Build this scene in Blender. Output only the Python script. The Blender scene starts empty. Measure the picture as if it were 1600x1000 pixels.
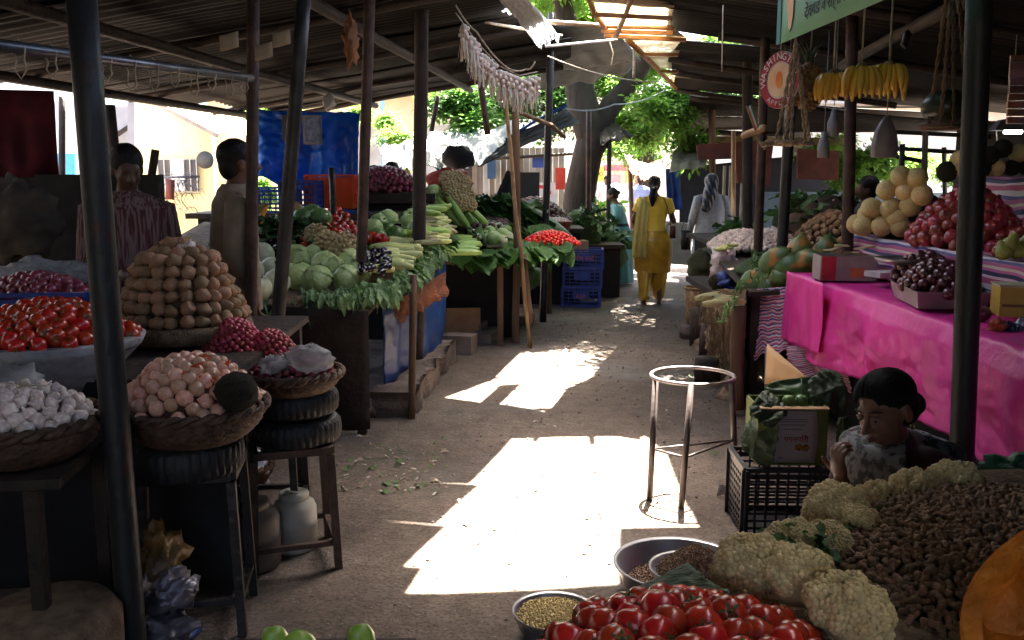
import bpy, math, random
from mathutils import Vector, Matrix, Euler, Quaternion, noise
V = Vector; PI = math.pi
random.seed(7)
R = random.random
def U(a, b): return a + (b - a) * random.random()
sc = bpy.context.scene; C = sc.collection

# ---------------------------------------------------------------- camera
FPX = 1450.0; CAMZ = 1.6; PITCH = math.atan((500 - 275) / FPX)
cam = bpy.data.cameras.new('camera'); co = bpy.data.objects.new('camera', cam); C.objects.link(co)
cam.sensor_width = 36; cam.lens = 36 * FPX / 1600; cam.clip_start = 0.05; cam.clip_end = 500
co.location = (0, 0, CAMZ); co.rotation_euler = (PI / 2 - PITCH, 0, 0)
sc.camera = co
# ---------------------------------------------------------------- sky, sun, exposure
ELEV = math.radians(68)
SH = V((.30, .954, 0)).normalized()                     # horizontal bearing of the sun
SUN = (SH * math.cos(ELEV) + V((0, 0, math.sin(ELEV)))).normalized()
w = bpy.data.worlds.new('World'); sc.world = w; w.use_nodes = True
nt = w.node_tree; bg = nt.nodes['Background']; sk = nt.nodes.new('ShaderNodeTexSky')
sk.sky_type = 'NISHITA'; sk.sun_disc = False; sk.sun_elevation = ELEV; sk.sun_rotation = math.atan2(SH.x, SH.y)
sk.air_density = .8; sk.dust_density = 6.0; sk.ozone_density = 1.0
bg.inputs[1].default_value = .06; nt.links.new(sk.outputs[0], bg.inputs[0])
sl = bpy.data.lights.new('sun', 'SUN'); sl.energy = 5.0; sl.angle = math.radians(.55); sl.color = (1, .92, .79)
so = bpy.data.objects.new('sun', sl); C.objects.link(so); so.rotation_euler = SUN.to_track_quat('Z', 'Y').to_euler(); so.location = SUN * 30
vs = sc.view_settings; sc.display_settings.display_device = 'sRGB'
vs.view_transform = 'Standard'; vs.look = 'None'; vs.exposure = 4.75; vs.gamma = 1; vs.use_curve_mapping = False
sc.render.engine = 'CYCLES'; cy = sc.cycles
cy.use_denoising = True; cy.max_bounces = 7; cy.diffuse_bounces = 5; cy.glossy_bounces = 3; cy.transmission_bounces = 4; cy.transparent_max_bounces = 6
cy.sample_clamp_indirect = 6; cy.caustics_reflective = False; cy.caustics_refractive = False
try: cy.denoiser = 'OPENIMAGEDENOISE'
except Exception: pass

# ---------------------------------------------------------------- photo pixel -> place
_cp, _sp = math.cos(PITCH), math.sin(PITCH)
def ray(px, py):
    a, b = px - 800, 500 - py
    return V((a, FPX * _cp + b * _sp, -FPX * _sp + b * _cp))
def P(px, py, Y):
    d = ray(px, py); return V((0, 0, CAMZ)) + d * (Y / d.y)
def G(px, py, z=0.0):
    d = ray(px, py); return V((0, 0, CAMZ)) + d * ((z - CAMZ) / d.z)
def S(px, Y): return px * Y / (FPX * 1.012)              # pixels -> metres at depth Y
def on(px, py, pl):                                      # pl=(x0,y0,z0,sx,sy): z=z0+sx*(x-x0)+sy*(y-y0)
    d = ray(px, py); x0, y0, z0, sx, sy = pl
    t = (z0 - sx * x0 - sy * y0 - CAMZ) / (d.z - sx * d.x - sy * d.y)
    return V((0, 0, CAMZ)) + d * t
AA = math.radians(6.8); AD = V((math.sin(AA), math.cos(AA), 0)); AR = V((math.cos(AA), -math.sin(AA), 0))
def A(u, v, z=0): return AR * u + AD * v + V((0, 0, z))

# ---------------------------------------------------------------- materials
MATS = {}
def mat(name, col, col2=None, rough=.7, scale=6., bump=.0, bscale=30., metal=0., rand=0., sss=0., trans=0., spec=.4, detail=4., ramp=(.35, .65), uv=False, coat=0., stretch=None, alpha=1.):
    if name in MATS: return MATS[name]
    m = bpy.data.materials.new(name); m.use_nodes = True; MATS[name] = m
    n = m.node_tree; b = n.nodes['Principled BSDF']; L = n.links.new
    b.inputs['Roughness'].default_value = rough; b.inputs['Metallic'].default_value = metal
    b.inputs['Specular IOR Level'].default_value = spec
    if coat: b.inputs['Coat Weight'].default_value = coat; b.inputs['Coat Roughness'].default_value = .15
    if sss:
        b.inputs['Subsurface Weight'].default_value = sss; b.inputs['Subsurface Radius'].default_value = (.02, .01, .005)
    if alpha < 1: b.inputs['Alpha'].default_value = alpha
    tc = n.nodes.new('ShaderNodeTexCoord'); src = tc.outputs['UV' if uv else 'Object']
    if stretch:
        mp = n.nodes.new('ShaderNodeMapping'); mp.inputs['Scale'].default_value = stretch; L(src, mp.inputs[0]); src = mp.outputs[0]
    c2 = col2 or tuple(x * .7 for x in col)
    nz = n.nodes.new('ShaderNodeTexNoise'); nz.inputs['Scale'].default_value = scale; nz.inputs['Detail'].default_value = detail; L(src, nz.inputs['Vector'])
    rp = n.nodes.new('ShaderNodeValToRGB'); rp.color_ramp.elements[0].position, rp.color_ramp.elements[1].position = ramp
    rp.color_ramp.elements[0].color = (*c2, 1); rp.color_ramp.elements[1].color = (*col, 1); L(nz.outputs['Fac'], rp.inputs[0])
    out = rp.outputs[0]
    if rand:
        oi = n.nodes.new('ShaderNodeObjectInfo'); hs = n.nodes.new('ShaderNodeHueSaturation')
        mr = n.nodes.new('ShaderNodeMapRange'); mr.inputs[3].default_value = 1 - rand; mr.inputs[4].default_value = 1 + rand; L(oi.outputs['Random'], mr.inputs[0]); L(mr.outputs[0], hs.inputs['Value'])
        mh = n.nodes.new('ShaderNodeMath'); mh.operation = 'MULTIPLY_ADD'; L(oi.outputs['Random'], mh.inputs[0]); mh.inputs[1].default_value = -rand * .09; mh.inputs[2].default_value = .5 + rand * .045
        L(mh.outputs[0], hs.inputs['Hue']); L(out, hs.inputs['Color']); out = hs.outputs[0]
    L(out, b.inputs['Base Color'])
    if bump:
        n2 = n.nodes.new('ShaderNodeTexNoise'); n2.inputs['Scale'].default_value = bscale; n2.inputs['Detail'].default_value = 5; L(src, n2.inputs['Vector'])
        bp = n.nodes.new('ShaderNodeBump'); bp.inputs['Strength'].default_value = bump; bp.inputs['Distance'].default_value = .02; L(n2.outputs['Fac'], bp.inputs['Height']); L(bp.outputs[0], b.inputs['Normal'])
    if trans:
        tr = n.nodes.new('ShaderNodeBsdfTranslucent'); L(out, tr.inputs[0]); mx = n.nodes.new('ShaderNodeMixShader'); mx.inputs[0].default_value = trans
        L(b.outputs[0], mx.inputs[1]); L(tr.outputs[0], mx.inputs[2]); L(mx.outputs[0], n.nodes['Material Output'].inputs[0])
    m['b'] = 1
    return m
def stripes(name, cols, freq, rough=.6, noise_amt=.02, axis=1):
    m = mat(name, (.5, .5, .5), rough=rough, bump=.3, bscale=25, uv=True)
    n = m.node_tree; L = n.links.new; b = n.nodes['Principled BSDF']
    tc = [x for x in n.nodes if x.type == 'TEX_COORD'][0]; sp = n.nodes.new('ShaderNodeSeparateXYZ'); L(tc.outputs['UV'], sp.inputs[0])
    nz = n.nodes.new('ShaderNodeTexNoise'); nz.inputs['Scale'].default_value = 4; L(tc.outputs['UV'], nz.inputs['Vector'])
    a = n.nodes.new('ShaderNodeMath'); a.operation = 'MULTIPLY_ADD'; L(nz.outputs['Fac'], a.inputs[0]); a.inputs[1].default_value = noise_amt; L(sp.outputs[axis], a.inputs[2])
    k = n.nodes.new('ShaderNodeMath'); k.operation = 'MULTIPLY'; L(a.outputs[0], k.inputs[0]); k.inputs[1].default_value = freq
    f = n.nodes.new('ShaderNodeMath'); f.operation = 'FRACT'; L(k.outputs[0], f.inputs[0])
    r = n.nodes.new('ShaderNodeValToRGB'); r.color_ramp.interpolation = 'CONSTANT'; e = r.color_ramp.elements
    while len(e) < len(cols): e.new(.5)
    for i, (p, c) in enumerate(cols): e[i].position = p; e[i].color = (*c, 1)
    L(f.outputs[0], r.inputs[0]); L(r.outputs[0], b.inputs['Base Color'])
    return m

# ---------------------------------------------------------------- mesh builder
class MB:
    def __init__(s): s.v = []; s.f = []; s.m = []; s.uv = {}
    def add(s, vs_, fs, mi=0, uvs=None):
        o = len(s.v); s.v += [V(x) for x in vs_]
        for f in fs: s.f.append([i + o for i in f]); s.m.append(mi)
        if uvs:
            for i, q in enumerate(uvs): s.uv[o + i] = q
        return s
    def box(s, c, d, rot=None, mi=0, taper=1.):
        c = V(c); h = V(d) / 2; q = []
        for z in (-1, 1):
            t = taper if z > 0 else 1
            for x, y in ((-1, -1), (1, -1), (1, 1), (-1, 1)): q.append(V((x * h.x * t, y * h.y * t, z * h.z)))
        if rot is not None:
            M = rot if isinstance(rot, (Matrix, Quaternion)) else Euler(rot).to_matrix()
            q = [M @ x for x in q]
        return s.add([x + c for x in q], [(3, 2, 1, 0), (4, 5, 6, 7), (0, 1, 5, 4), (1, 2, 6, 5), (2, 3, 7, 6), (3, 0, 4, 7)], mi)
    def bar(s, a, b, w_, h=None, mi=0, up=V((0, 0, 1))):
        a, b = V(a), V(b); d = b - a; L = d.length; d.normalize()
        if abs(d.dot(up)) > .98: up = V((0, 1, 0))
        x = d.cross(up).normalized(); y = x.cross(d); M = Matrix((x, d, y)).transposed()
        return s.box((a + b) / 2, (w_, L, h or w_), M, mi)
    def tube(s, pts, r, seg=8, mi=0, flat=1., closed=False, up=None):
        pts = [V(p) for p in pts]; n = len(pts); rs = r if isinstance(r, (list, tuple)) else [r] * n
        vs_ = []; fs = []; pv = None
        for i, p in enumerate(pts):
            if closed: t = pts[(i + 1) % n] - pts[i - 1]
            else: t = pts[min(i + 1, n - 1)] - pts[max(i - 1, 0)]
            if t.length < 1e-9: t = V((0, 0, 1))
            t.normalize()
            if pv is None:
                a = V((0, 0, 1)) if abs(t.z) < .9 else V((0, 1, 0))
                if up is not None: a = V(up)
                x = t.cross(a).normalized()
            else: x = (pv - t * pv.dot(t)).normalized()
            pv = x; y = t.cross(x)
            for k in range(seg):
                g = 2 * PI * k / seg; vs_.append(p + x * math.cos(g) * rs[i] + y * math.sin(g) * rs[i] * flat)
        for i in range(n if closed else n - 1):
            j = (i + 1) % n
            for k in range(seg): k2 = (k + 1) % seg; fs.append((i * seg + k, i * seg + k2, j * seg + k2, j * seg + k))
        if not closed: fs.append(tuple(range(seg))[::-1]); fs.append(tuple((n - 1) * seg + k for k in range(seg)))
        return s.add(vs_, fs, mi)
    def limb(s, pts, r, seg=10, mi=0, flat=1.):         # tube with rounded ends
        pts = [V(p) for p in pts]; r = list(r)
        d0 = (pts[0] - pts[1]).normalized(); d1 = (pts[-1] - pts[-2]).normalized()
        pre = [pts[0] + d0 * r[0] * k for k in (.95, .7)]; post = [pts[-1] + d1 * r[-1] * k for k in (.7, .95)]
        return s.tube(pre + pts + post, [r[0] * .3, r[0] * .72] + r + [r[-1] * .72, r[-1] * .3], seg, mi, flat)
    def lathe(s, prof, seg=16, c=(0, 0, 0), mi=0, fn=None, sx=1., sy=1., M=None):
        c = V(c); vs_ = []; fs = []; n = len(prof)
        for i, (r, z) in enumerate(prof):
            for k in range(seg):
                g = 2 * PI * k / seg; rr = r * (fn(g, i / (n - 1)) if fn else 1)
                q = V((rr * math.cos(g) * sx, rr * math.sin(g) * sy, z))
                vs_.append((M @ q if M is not None else q) + c)
        for i in range(n - 1):
            for k in range(seg): k2 = (k + 1) % seg; fs.append((i * seg + k, i * seg + k2, (i + 1) * seg + k2, (i + 1) * seg + k))
        if prof[0][0] > 1e-5: fs.append(tuple(range(seg))[::-1])
        if prof[-1][0] > 1e-5: fs.append(tuple((n - 1) * seg + k for k in range(seg)))
        return s.add(vs_, fs, mi)
    def ball(s, c, r, seg=12, rings=8, rot=None, mi=0, amp=0., fr=3., seed=0):
        r = V((r, r, r)) if isinstance(r, (int, float)) else V(r); c = V(c); vs_ = []; fs = []
        M = None if rot is None else (rot if isinstance(rot, (Matrix, Quaternion)) else Euler(rot).to_matrix())
        def f(q):
            if amp: q = q * (1 + amp * noise.noise(q * fr + V((seed * 7.3, seed * 3.1, seed))))
            q = V((q.x * r.x, q.y * r.y, q.z * r.z))
            return (M @ q if M is not None else q) + c
        vs_.append(f(V((0, 0, -1))))
        for i in range(1, rings):
            a = -PI / 2 + PI * i / rings
            for k in range(seg): g = 2 * PI * k / seg; vs_.append(f(V((math.cos(a) * math.cos(g), math.cos(a) * math.sin(g), math.sin(a)))))
        vs_.append(f(V((0, 0, 1)))); T = len(vs_) - 1
        for k in range(seg): k2 = (k + 1) % seg; fs.append((0, 1 + k2, 1 + k)); fs.append((T, T - seg + k, T - seg + k2))
        for i in range(rings - 2):
            o = 1 + i * seg
            for k in range(seg): k2 = (k + 1) % seg; fs.append((o + k, o + k2, o + seg + k2, o + seg + k))
        return s.add(vs_, fs, mi)
    def sheet(s, fn, nu, nv, mi=0, thick=0.):
        vs_ = []; uv = []
        for j in range(nv + 1):
            for i in range(nu + 1): vs_.append(V(fn(i / nu, j / nv))); uv.append((i / nu, j / nv))
        W = nu + 1; fs = [(j * W + i, j * W + i + 1, (j + 1) * W + i + 1, (j + 1) * W + i) for j in range(nv) for i in range(nu)]
        if thick:
            N = len(vs_); nr = []
            for j in range(nv + 1):
                for i in range(nu + 1):
                    a = vs_[j * W + min(i + 1, nu)] - vs_[j * W + max(i - 1, 0)]; b = vs_[min(j + 1, nv) * W + i] - vs_[max(j - 1, 0) * W + i]
                    q = a.cross(b); nr.append(q.normalized() if q.length > 1e-12 else V((0, 0, 1)))
            vs_ += [vs_[i] - nr[i] * thick for i in range(N)]; uv = uv * 2
            fs += [tuple(i + N for i in f)[::-1] for f in fs]
            bd = [i for i in range(nu + 1)] + [j * W + nu for j in range(1, nv + 1)] + [nv * W + i for i in range(nu - 1, -1, -1)] + [j * W for j in range(nv - 1, 0, -1)]
            for i in range(len(bd)): a, b = bd[i], bd[(i + 1) % len(bd)]; fs.append((a, a + N, b + N, b))
        return s.add(vs_, fs, mi, uv)
    def mesh(s, name, mats, smooth=True, shift=None):
        me = bpy.data.meshes.new(name); vv = s.v if shift is None else [q - shift for q in s.v]
        me.from_pydata([tuple(q) for q in vv], [], s.f)
        for m in (mats if isinstance(mats, (list, tuple)) else [mats]): me.materials.append(m)
        me.polygons.foreach_set('material_index', s.m)
        me.polygons.foreach_set('use_smooth', [bool(smooth)] * len(s.f))
        if s.uv:
            u = me.uv_layers.new(name='UVMap')
            for l in me.loops: u.data[l.index].uv = s.uv.get(l.vertex_index, (0, 0))
        me.update(); return me
    def build(s, name, mats, parent=None, smooth=True, local=False, base=None):
        if parent is not None:
            sh = None if local else parent.location.copy()
            if not local and parent.parent is not None: sh = parent.location + parent.parent.location
            o = bpy.data.objects.new(name, s.mesh(name, mats, smooth, sh)); o.parent = parent
        else:
            if base is None:
                lo = V((min(q.x for q in s.v), min(q.y for q in s.v), min(q.z for q in s.v))); hi = V((max(q.x for q in s.v), max(q.y for q in s.v), 0))
                base = V(((lo.x + hi.x) / 2, (lo.y + hi.y) / 2, lo.z))
            o = bpy.data.objects.new(name, s.mesh(name, mats, smooth, V(base))); o.location = base
        C.objects.link(o); return o
def tag(o, label=None, cat=None, group=None, kind=None):
    if label: o['label'] = label
    if cat: o['category'] = cat
    if group: o['group'] = group
    if kind: o['kind'] = kind
    return o
def thing(name, label, cat, loc=(0, 0, 0), rz=0., group=None):
    o = bpy.data.objects.new(name, None); C.objects.link(o); o.location = loc; o.rotation_euler.z = rz; o.empty_display_size = .1
    return tag(o, label, cat, group)
def put(me, name, loc, rot=(0, 0, 0), sc_=1., label=None, cat=None, group=None, parent=None):
    o = bpy.data.objects.new(name, me); C.objects.link(o); o.location = loc
    if isinstance(rot, Quaternion): o.rotation_mode = 'QUATERNION'; o.rotation_quaternion = rot
    else: o.rotation_euler = rot
    o.scale = (sc_,) * 3 if isinstance(sc_, (int, float)) else sc_
    if parent is not None: o.parent = parent; o.location = V(loc) - parent.location
    return tag(o, label, cat, group)
def copytree(o, parent=None):
    c = o.copy(); C.objects.link(c); c.parent = parent
    for ch in list(o.children): copytree(ch, c)
    return c
def fuse(mb, voxel, smooth_it=4):                        # one continuous skin from overlapping forms
    me = mb.mesh('tmp', MATS['skin'], True); o = bpy.data.objects.new('tmp', me); C.objects.link(o)
    r = o.modifiers.new('r', 'REMESH'); r.mode = 'VOXEL'; r.voxel_size = voxel; r.use_smooth_shade = True
    if smooth_it: q = o.modifiers.new('s', 'SMOOTH'); q.iterations = smooth_it; q.factor = .5
    dg = bpy.context.evaluated_depsgraph_get(); dg.update(); res = bpy.data.meshes.new_from_object(o.evaluated_get(dg)); bpy.data.objects.remove(o)
    out = MB(); out.v = [v.co.copy() for v in res.vertices]; out.f = [list(p.vertices) for p in res.polygons]; out.m = [0] * len(out.f)
    bpy.data.meshes.remove(res); return out
def cloth_fn(a, b, c, d, fold=.02, nf=6, rough=.01, seed=0, sag=0., hem=0.):
    """corners a(u0v0) b(u1v0) c(u1v1) d(u0v1); folds run along v and grow with v"""
    a, b, c, d = V(a), V(b), V(c), V(d); n = (b - a).cross(d - a).normalized()
    def f(u, v):
        p = a * (1 - u) * (1 - v) + b * u * (1 - v) + c * u * v + d * (1 - u) * v
        k = noise.noise(V((u * nf, v * 1.2, seed))) * 1.4
        p = p + n * (fold * (.25 + .75 * v) * k + rough * noise.noise(V((u * 14 + seed, v * 14, seed * 2.))))
        p.z -= sag * 4 * u * (1 - u) + hem * v * (.5 + noise.noise(V((u * nf * .9 + 9, seed, 0))))
        return p
    return f
# ---------------------------------------------------------------- shared materials
skin = mat('skin', (.11, .05, .03), (.085, .038, .022), rough=.5, scale=12, spec=.4)
hair = mat('hair', (.007, .006, .006), (.003, .002, .002), rough=.6, scale=60, bump=.3, bscale=140, stretch=(1, 1, .12), spec=.22)
steel = mat('steel', (.45, .45, .47), (.3, .3, .31), rough=.32, scale=9, metal=.85, bump=.1)
aged = mat('galvanised', (.15, .15, .152), (.062, .06, .06), rough=.55, scale=2.2, metal=.25, bump=.25, bscale=14)
darkiron = mat('dark_iron', (.035, .034, .036), (.018, .015, .013), rough=.42, scale=7, metal=.4, bump=.3, bscale=30)
blackpipe = mat('black_pipe', (.02, .022, .023), (.035, .018, .012), rough=.5, scale=9, ramp=(.3, .42), metal=.3, bump=.25, bscale=22)
rust = mat('rusty_iron', (.075, .042, .03), (.03, .018, .014), rough=.65, scale=9, metal=.2, bump=.4, bscale=40)
wood = mat('old_wood', (.16, .095, .055), (.07, .04, .024), rough=.8, scale=7, bump=.5, bscale=30, stretch=(1, 1, .15))
darkwood = mat('dark_wood', (.038, .023, .015), (.015, .009, .007), rough=.75, scale=8, bump=.5, bscale=30)
palewood = mat('pale_wood', (.42, .27, .14), (.3, .17, .08), rough=.7, scale=5, bump=.3, bscale=25, stretch=(1, 4, 1))
bamboo = mat('bamboo', (.32, .2, .1), (.16, .09, .045), rough=.55, scale=8, bump=.2)
wicker = mat('wicker', (.11, .06, .035), (.035, .018, .011), rough=.7, scale=35, bump=.5, bscale=60)
wickerpale = mat('wicker_pale', (.42, .27, .12), (.2, .11, .05), rough=.7, scale=30, bump=.5, bscale=60)
burlap = mat('burlap', (.22, .15, .09), (.1, .062, .036), rough=.95, scale=18, bump=.7, bscale=120)
sacking = mat('white_sacking', (.42, .41, .40), (.16, .15, .15), rough=.8, scale=6, bump=.6, bscale=20)
plastic_clear = mat('clear_plastic', (.62, .64, .66), (.3, .32, .34), rough=.22, scale=12, bump=1., bscale=18, trans=.3, spec=.7, alpha=.38)
tyremat = mat('tyre_rubber', (.016, .016, .017), (.009, .009, .01), rough=.6, scale=10, bump=.3)
tarpblue = mat('blue_tarp', (.02, .085, .32), (.012, .05, .2), rough=.4, scale=4, bump=.35, bscale=11, trans=.35)
tarpgrey = mat('grey_tarp', (.17, .19, .19), (.08, .09, .09), rough=.55, scale=3, bump=.4, bscale=8, trans=.22)
leafg = mat('leaf_green', (.08, .20, .03), (.035, .10, .018), rough=.42, scale=12, bump=.5, bscale=26, rand=.35, trans=.25)
leafpale = mat('leaf_pale', (.27, .40, .19), (.13, .25, .08), rough=.4, scale=10, bump=.4, bscale=30, rand=.3, trans=.25)
leafdull = mat('leaf_dull', (.06, .095, .045), (.035, .06, .028), rough=.6, scale=14, bump=.6, bscale=30, rand=.2, trans=.15)
leafdark = mat('leaf_dark', (.05, .12, .03), (.022, .06, .016), rough=.45, scale=12, rand=.4, trans=.15)
bluecrate = mat('blue_crate', (.018, .05, .27), (.012, .032, .17), rough=.4, scale=5, bump=.1)
blackcrate = mat('black_crate', (.028, .03, .045), (.016, .017, .024), rough=.45, scale=7)
orangecrate = mat('orange_crate', (.75, .09, .015), (.6, .06, .012), rough=.45, scale=4, trans=.25)

# ---------------------------------------------------------------- ground
def ground_mat():
    m = mat('packed_dirt', (.14, .112, .092), (.076, .059, .049), rough=.88, scale=1.1, detail=8, ramp=(.38, .66))
    n = m.node_tree; L = n.links.new; b = n.nodes['Principled BSDF']; tc = [x for x in n.nodes if x.type == 'TEX_COORD'][0].outputs['Object']
    rp = [x for x in n.nodes if x.type == 'VALTORGB'][0]
    def nz(s, d=8, r=.6):
        q = n.nodes.new('ShaderNodeTexNoise'); q.inputs['Scale'].default_value = s; q.inputs['Detail'].default_value = d; q.inputs['Roughness'].default_value = r; L(tc, q.inputs['Vector']); return q.outputs['Fac']
    def ramp(x, p0, c0, p1, c1):
        q = n.nodes.new('ShaderNodeValToRGB'); e = q.color_ramp.elements; e[0].position = p0; e[0].color = (*c0, 1); e[1].position = p1; e[1].color = (*c1, 1); L(x, q.inputs[0]); return q.outputs[0]
    def mix(a, c, f=None, mode='MULTIPLY', fv=1.):
        q = n.nodes.new('ShaderNodeMixRGB'); q.blend_type = mode; q.inputs[0].default_value = fv
        if f is not None: L(f, q.inputs[0])
        L(a, q.inputs[1])
        if isinstance(c, tuple): q.inputs[2].default_value = (*c, 1)
        else: L(c, q.inputs[2])
        return q.outputs[0]
    c = mix(rp.outputs[0], ramp(nz(9), .35, (.72, .7, .7), .62, (1.12, 1.1, 1.08)))
    c = mix(c, ramp(nz(60, 4), .38, (.6, .58, .56), .55, (1.1, 1.08, 1.05)))
    vo = n.nodes.new('ShaderNodeTexVoronoi'); vo.inputs['Scale'].default_value = 26; L(tc, vo.inputs['Vector'])
    c = mix(c, (.34, .31, .28), ramp(vo.outputs['Distance'], .05, (.55,) * 3, .13, (0,) * 3), 'MIX')
    wet = ramp(nz(.75, 5), .52, (0,) * 3, .66, (1,) * 3)
    c = mix(c, (.5, .5, .53), wet, 'MULTIPLY')
    L(c, b.inputs['Base Color'])
    rr = n.nodes.new('ShaderNodeMapRange'); L(wet, rr.inputs[0]); rr.inputs[3].default_value = .9; rr.inputs[4].default_value = .48; L(rr.outputs[0], b.inputs['Roughness'])
    bp = n.nodes.new('ShaderNodeBump'); bp.inputs['Strength'].default_value = .55; bp.inputs['Distance'].default_value = .02
    ad = n.nodes.new('ShaderNodeMath'); L(nz(7, 10, .7), ad.inputs[0]); L(nz(45, 4), ad.inputs[1]); L(ad.outputs[0], bp.inputs['Height']); L(bp.outputs[0], b.inputs['Normal'])
    return m
dirt = ground_mat()
def gh(x, y):
    return .022 * noise.noise(V((x * .9, y * .9, 0))) + .008 * noise.noise(V((x * 4, y * 4, 3)))
xs = [-150, -60, -25, -12] + [-7 + .12 * i for i in range(125)] + [12, 25, 60, 150]
ys = [-40, -15, -5] + [-2 + .12 * i for i in range(170)] + [22, 28, 40, 80, 160]
g = MB(); W_ = len(xs)
g.add([V((x, y, gh(x, y) if abs(x) < 9 and -3 < y < 19 else 0)) for y in ys for x in xs],
      [(j * W_ + i, j * W_ + i + 1, (j + 1) * W_ + i + 1, (j + 1) * W_ + i) for j in range(len(ys) - 1) for i in range(W_ - 1)])
tag(g.build('ground', dirt, base=V((0, 0, 0))), kind='structure')

# ---------------------------------------------------------------- roofs
def zL(u): return 2.35 + (u + 4.7) * .148
def zR(u): return 2.84 - (u - .35) * .165
def uvof(p): return p.dot(AR), p.dot(AD)
def lift(gp, left=True):
    """point of the roof that shades ground point gp"""
    z = 2.84
    for _ in range(6):
        q = gp + SH * (z / math.tan(ELEV)); u, v = uvof(q); z = zL(u) if left else zR(u)
    q.z = z; return q
def corr(mb, p00, p01, p10, p11, nw, amp=.011, nu=4, sag=.0, mi=0, seed=0):
    """p0*: inner edge near, far ; p1*: outer edge near, far.  ridges run inner->outer"""
    def f(u, v):
        p = (p00 * (1 - u) + p10 * u) * (1 - v) + (p01 * (1 - u) + p11 * u) * v
        p = V(p); p.z += amp * math.sin(v * nw * 2 * PI) - sag * 4 * u * (1 - u) + .03 * noise.noise(V((u * 2.5, v * 2, seed)))
        return p
    mb.sheet(f, nu * 2, nw * 5, mi, thick=.003)
lroof = thing('corrugated_roof', 'dark corrugated iron roof over the left stalls, open along the aisle', 'roof', A(-2.5, 4, 2.4))
rroof = thing('corrugated_roof', 'corrugated iron roof sloping down over the near fruit stall on the right', 'roof', A(3, 3, 2.4))
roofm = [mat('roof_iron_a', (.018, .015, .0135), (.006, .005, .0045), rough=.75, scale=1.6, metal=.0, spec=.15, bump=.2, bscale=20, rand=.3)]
ltags = [0]
def Lsheet(near, far, u_out=-4.7, bump_z=0., ext=.1):
    """near/far: roof points of the inner edge; the sheet runs away from the aisle, lapping its neighbours"""
    q = []
    for p, e in ((near, -ext), (far, ext)): u, v = uvof(p); q.append(A(u_out, v + e, zL(u_out)))
    k = ltags[0]; ltags[0] += 1; dz = V((0, 0, .014 * (k % 2) + bump_z)); nw = max(2, int((near - far).length / .085))
    e = (far - near).normalized() * .012
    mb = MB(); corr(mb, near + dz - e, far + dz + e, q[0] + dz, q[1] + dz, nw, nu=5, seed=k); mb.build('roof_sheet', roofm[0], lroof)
def Rsheet(near, far, u_out=5.4, dz_=0., nw=None, ext=.1):
    q = []
    for p, e in ((near, -ext), (far, ext)): u, v = uvof(p); q.append(A(u_out, v + e, zR(u_out)))
    k = ltags[0]; ltags[0] += 1; dz = V((0, 0, .014 * (k % 2) + dz_)); nw = nw or max(2, int((near - far).length / .085))
    e = (far - near).normalized() * .012
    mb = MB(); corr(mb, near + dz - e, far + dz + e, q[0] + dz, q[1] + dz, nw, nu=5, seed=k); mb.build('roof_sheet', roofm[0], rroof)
def at_u(v, u, left=True): return A(u, v, zL(u) if left else zR(u))
def ll(px, py): return lift(G(px, py), True)
def lr(px, py): return lift(G(px, py), False)
# left sheets that bound the near patch of sunlight, saw-toothed
patch1 = [((638, 922), (660, 889)), ((632, 885), (697, 824)), ((683, 819), (748, 758)), ((735, 753), (805, 681))]
for a_, b_ in patch1: Lsheet(ll(*a_), ll(*b_))
vn = uvof(ll(638, 922))[1]; uR_ = .55
# nearer than the patch: the left roof reaches across
def quad_sheet(c, root, dz=.02):
    c = [V(p) + V((0, 0, dz)) for p in c]; mb = MB(); corr(mb, c[0], c[1], c[2], c[3], 9, nu=4, seed=dz); mb.build('roof_sheet', roofm[0], root)
quad_sheet([ll(1120, 1060), ll(1090, 908), ll(440, 1100), ll(560, 926)], lroof, .03)
v_ = uvof(ll(640, 960))[1]
while v_ > -4.5: Lsheet(at_u(v_ - .82, 1.1), at_u(v_ + .03, 1.1)); v_ -= .82  # runs on behind the camera, added to hold back rear sky light
Lsheet(ll(640, 980), ll(636, 921))
# cover between the two patches
quad_sheet([ll(1016, 684), ll(836, 641), ll(790, 684), ll(680, 619)], lroof, .035)
Lsheet(ll(806, 684), ll(692, 622)); Lsheet(ll(693, 623), ll(745, 603)); Lsheet(ll(731, 608), ll(768, 592)); Lsheet(ll(768, 594), ll(822, 545))
v_ = uvof(ll(822, 546))[1]
for k, ue in enumerate((-.55, -.6, -.7)):
    v1 = min(v_ + .85, 11.6); Lsheet(at_u(v_, ue), at_u(v1 + .03, ue - .05), u_out=-4.4); v_ = v1
# right sheets
quad_sheet([lr(960, 1090), lr(966, 830), lr(1500, 1050), lr(1500, 822)], rroof, -.05)
for a_, b_ in (((968, 930), (970, 836)), ((1095, 832), (1072, 790)), ((1072, 792), (1040, 709)), ((1040, 711), (1010, 683)), ((1012, 685), (832, 640))): Rsheet(lr(*a_), lr(*b_))
v_ = uvof(lr(968, 930))[1]
while v_ > -4.5: Rsheet(at_u(v_ - .82, 1.0, False), at_u(v_ + .03, 1.0, False), dz_=-.06); v_ -= .82  # right roof likewise extended out of view to cut light from behind
v_ = uvof(lr(832, 640))[1]; V1 = 8.48
Rsheet(at_u(v_ - .22, .30, False), at_u(V1, .34, False), dz_=.03)
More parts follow.
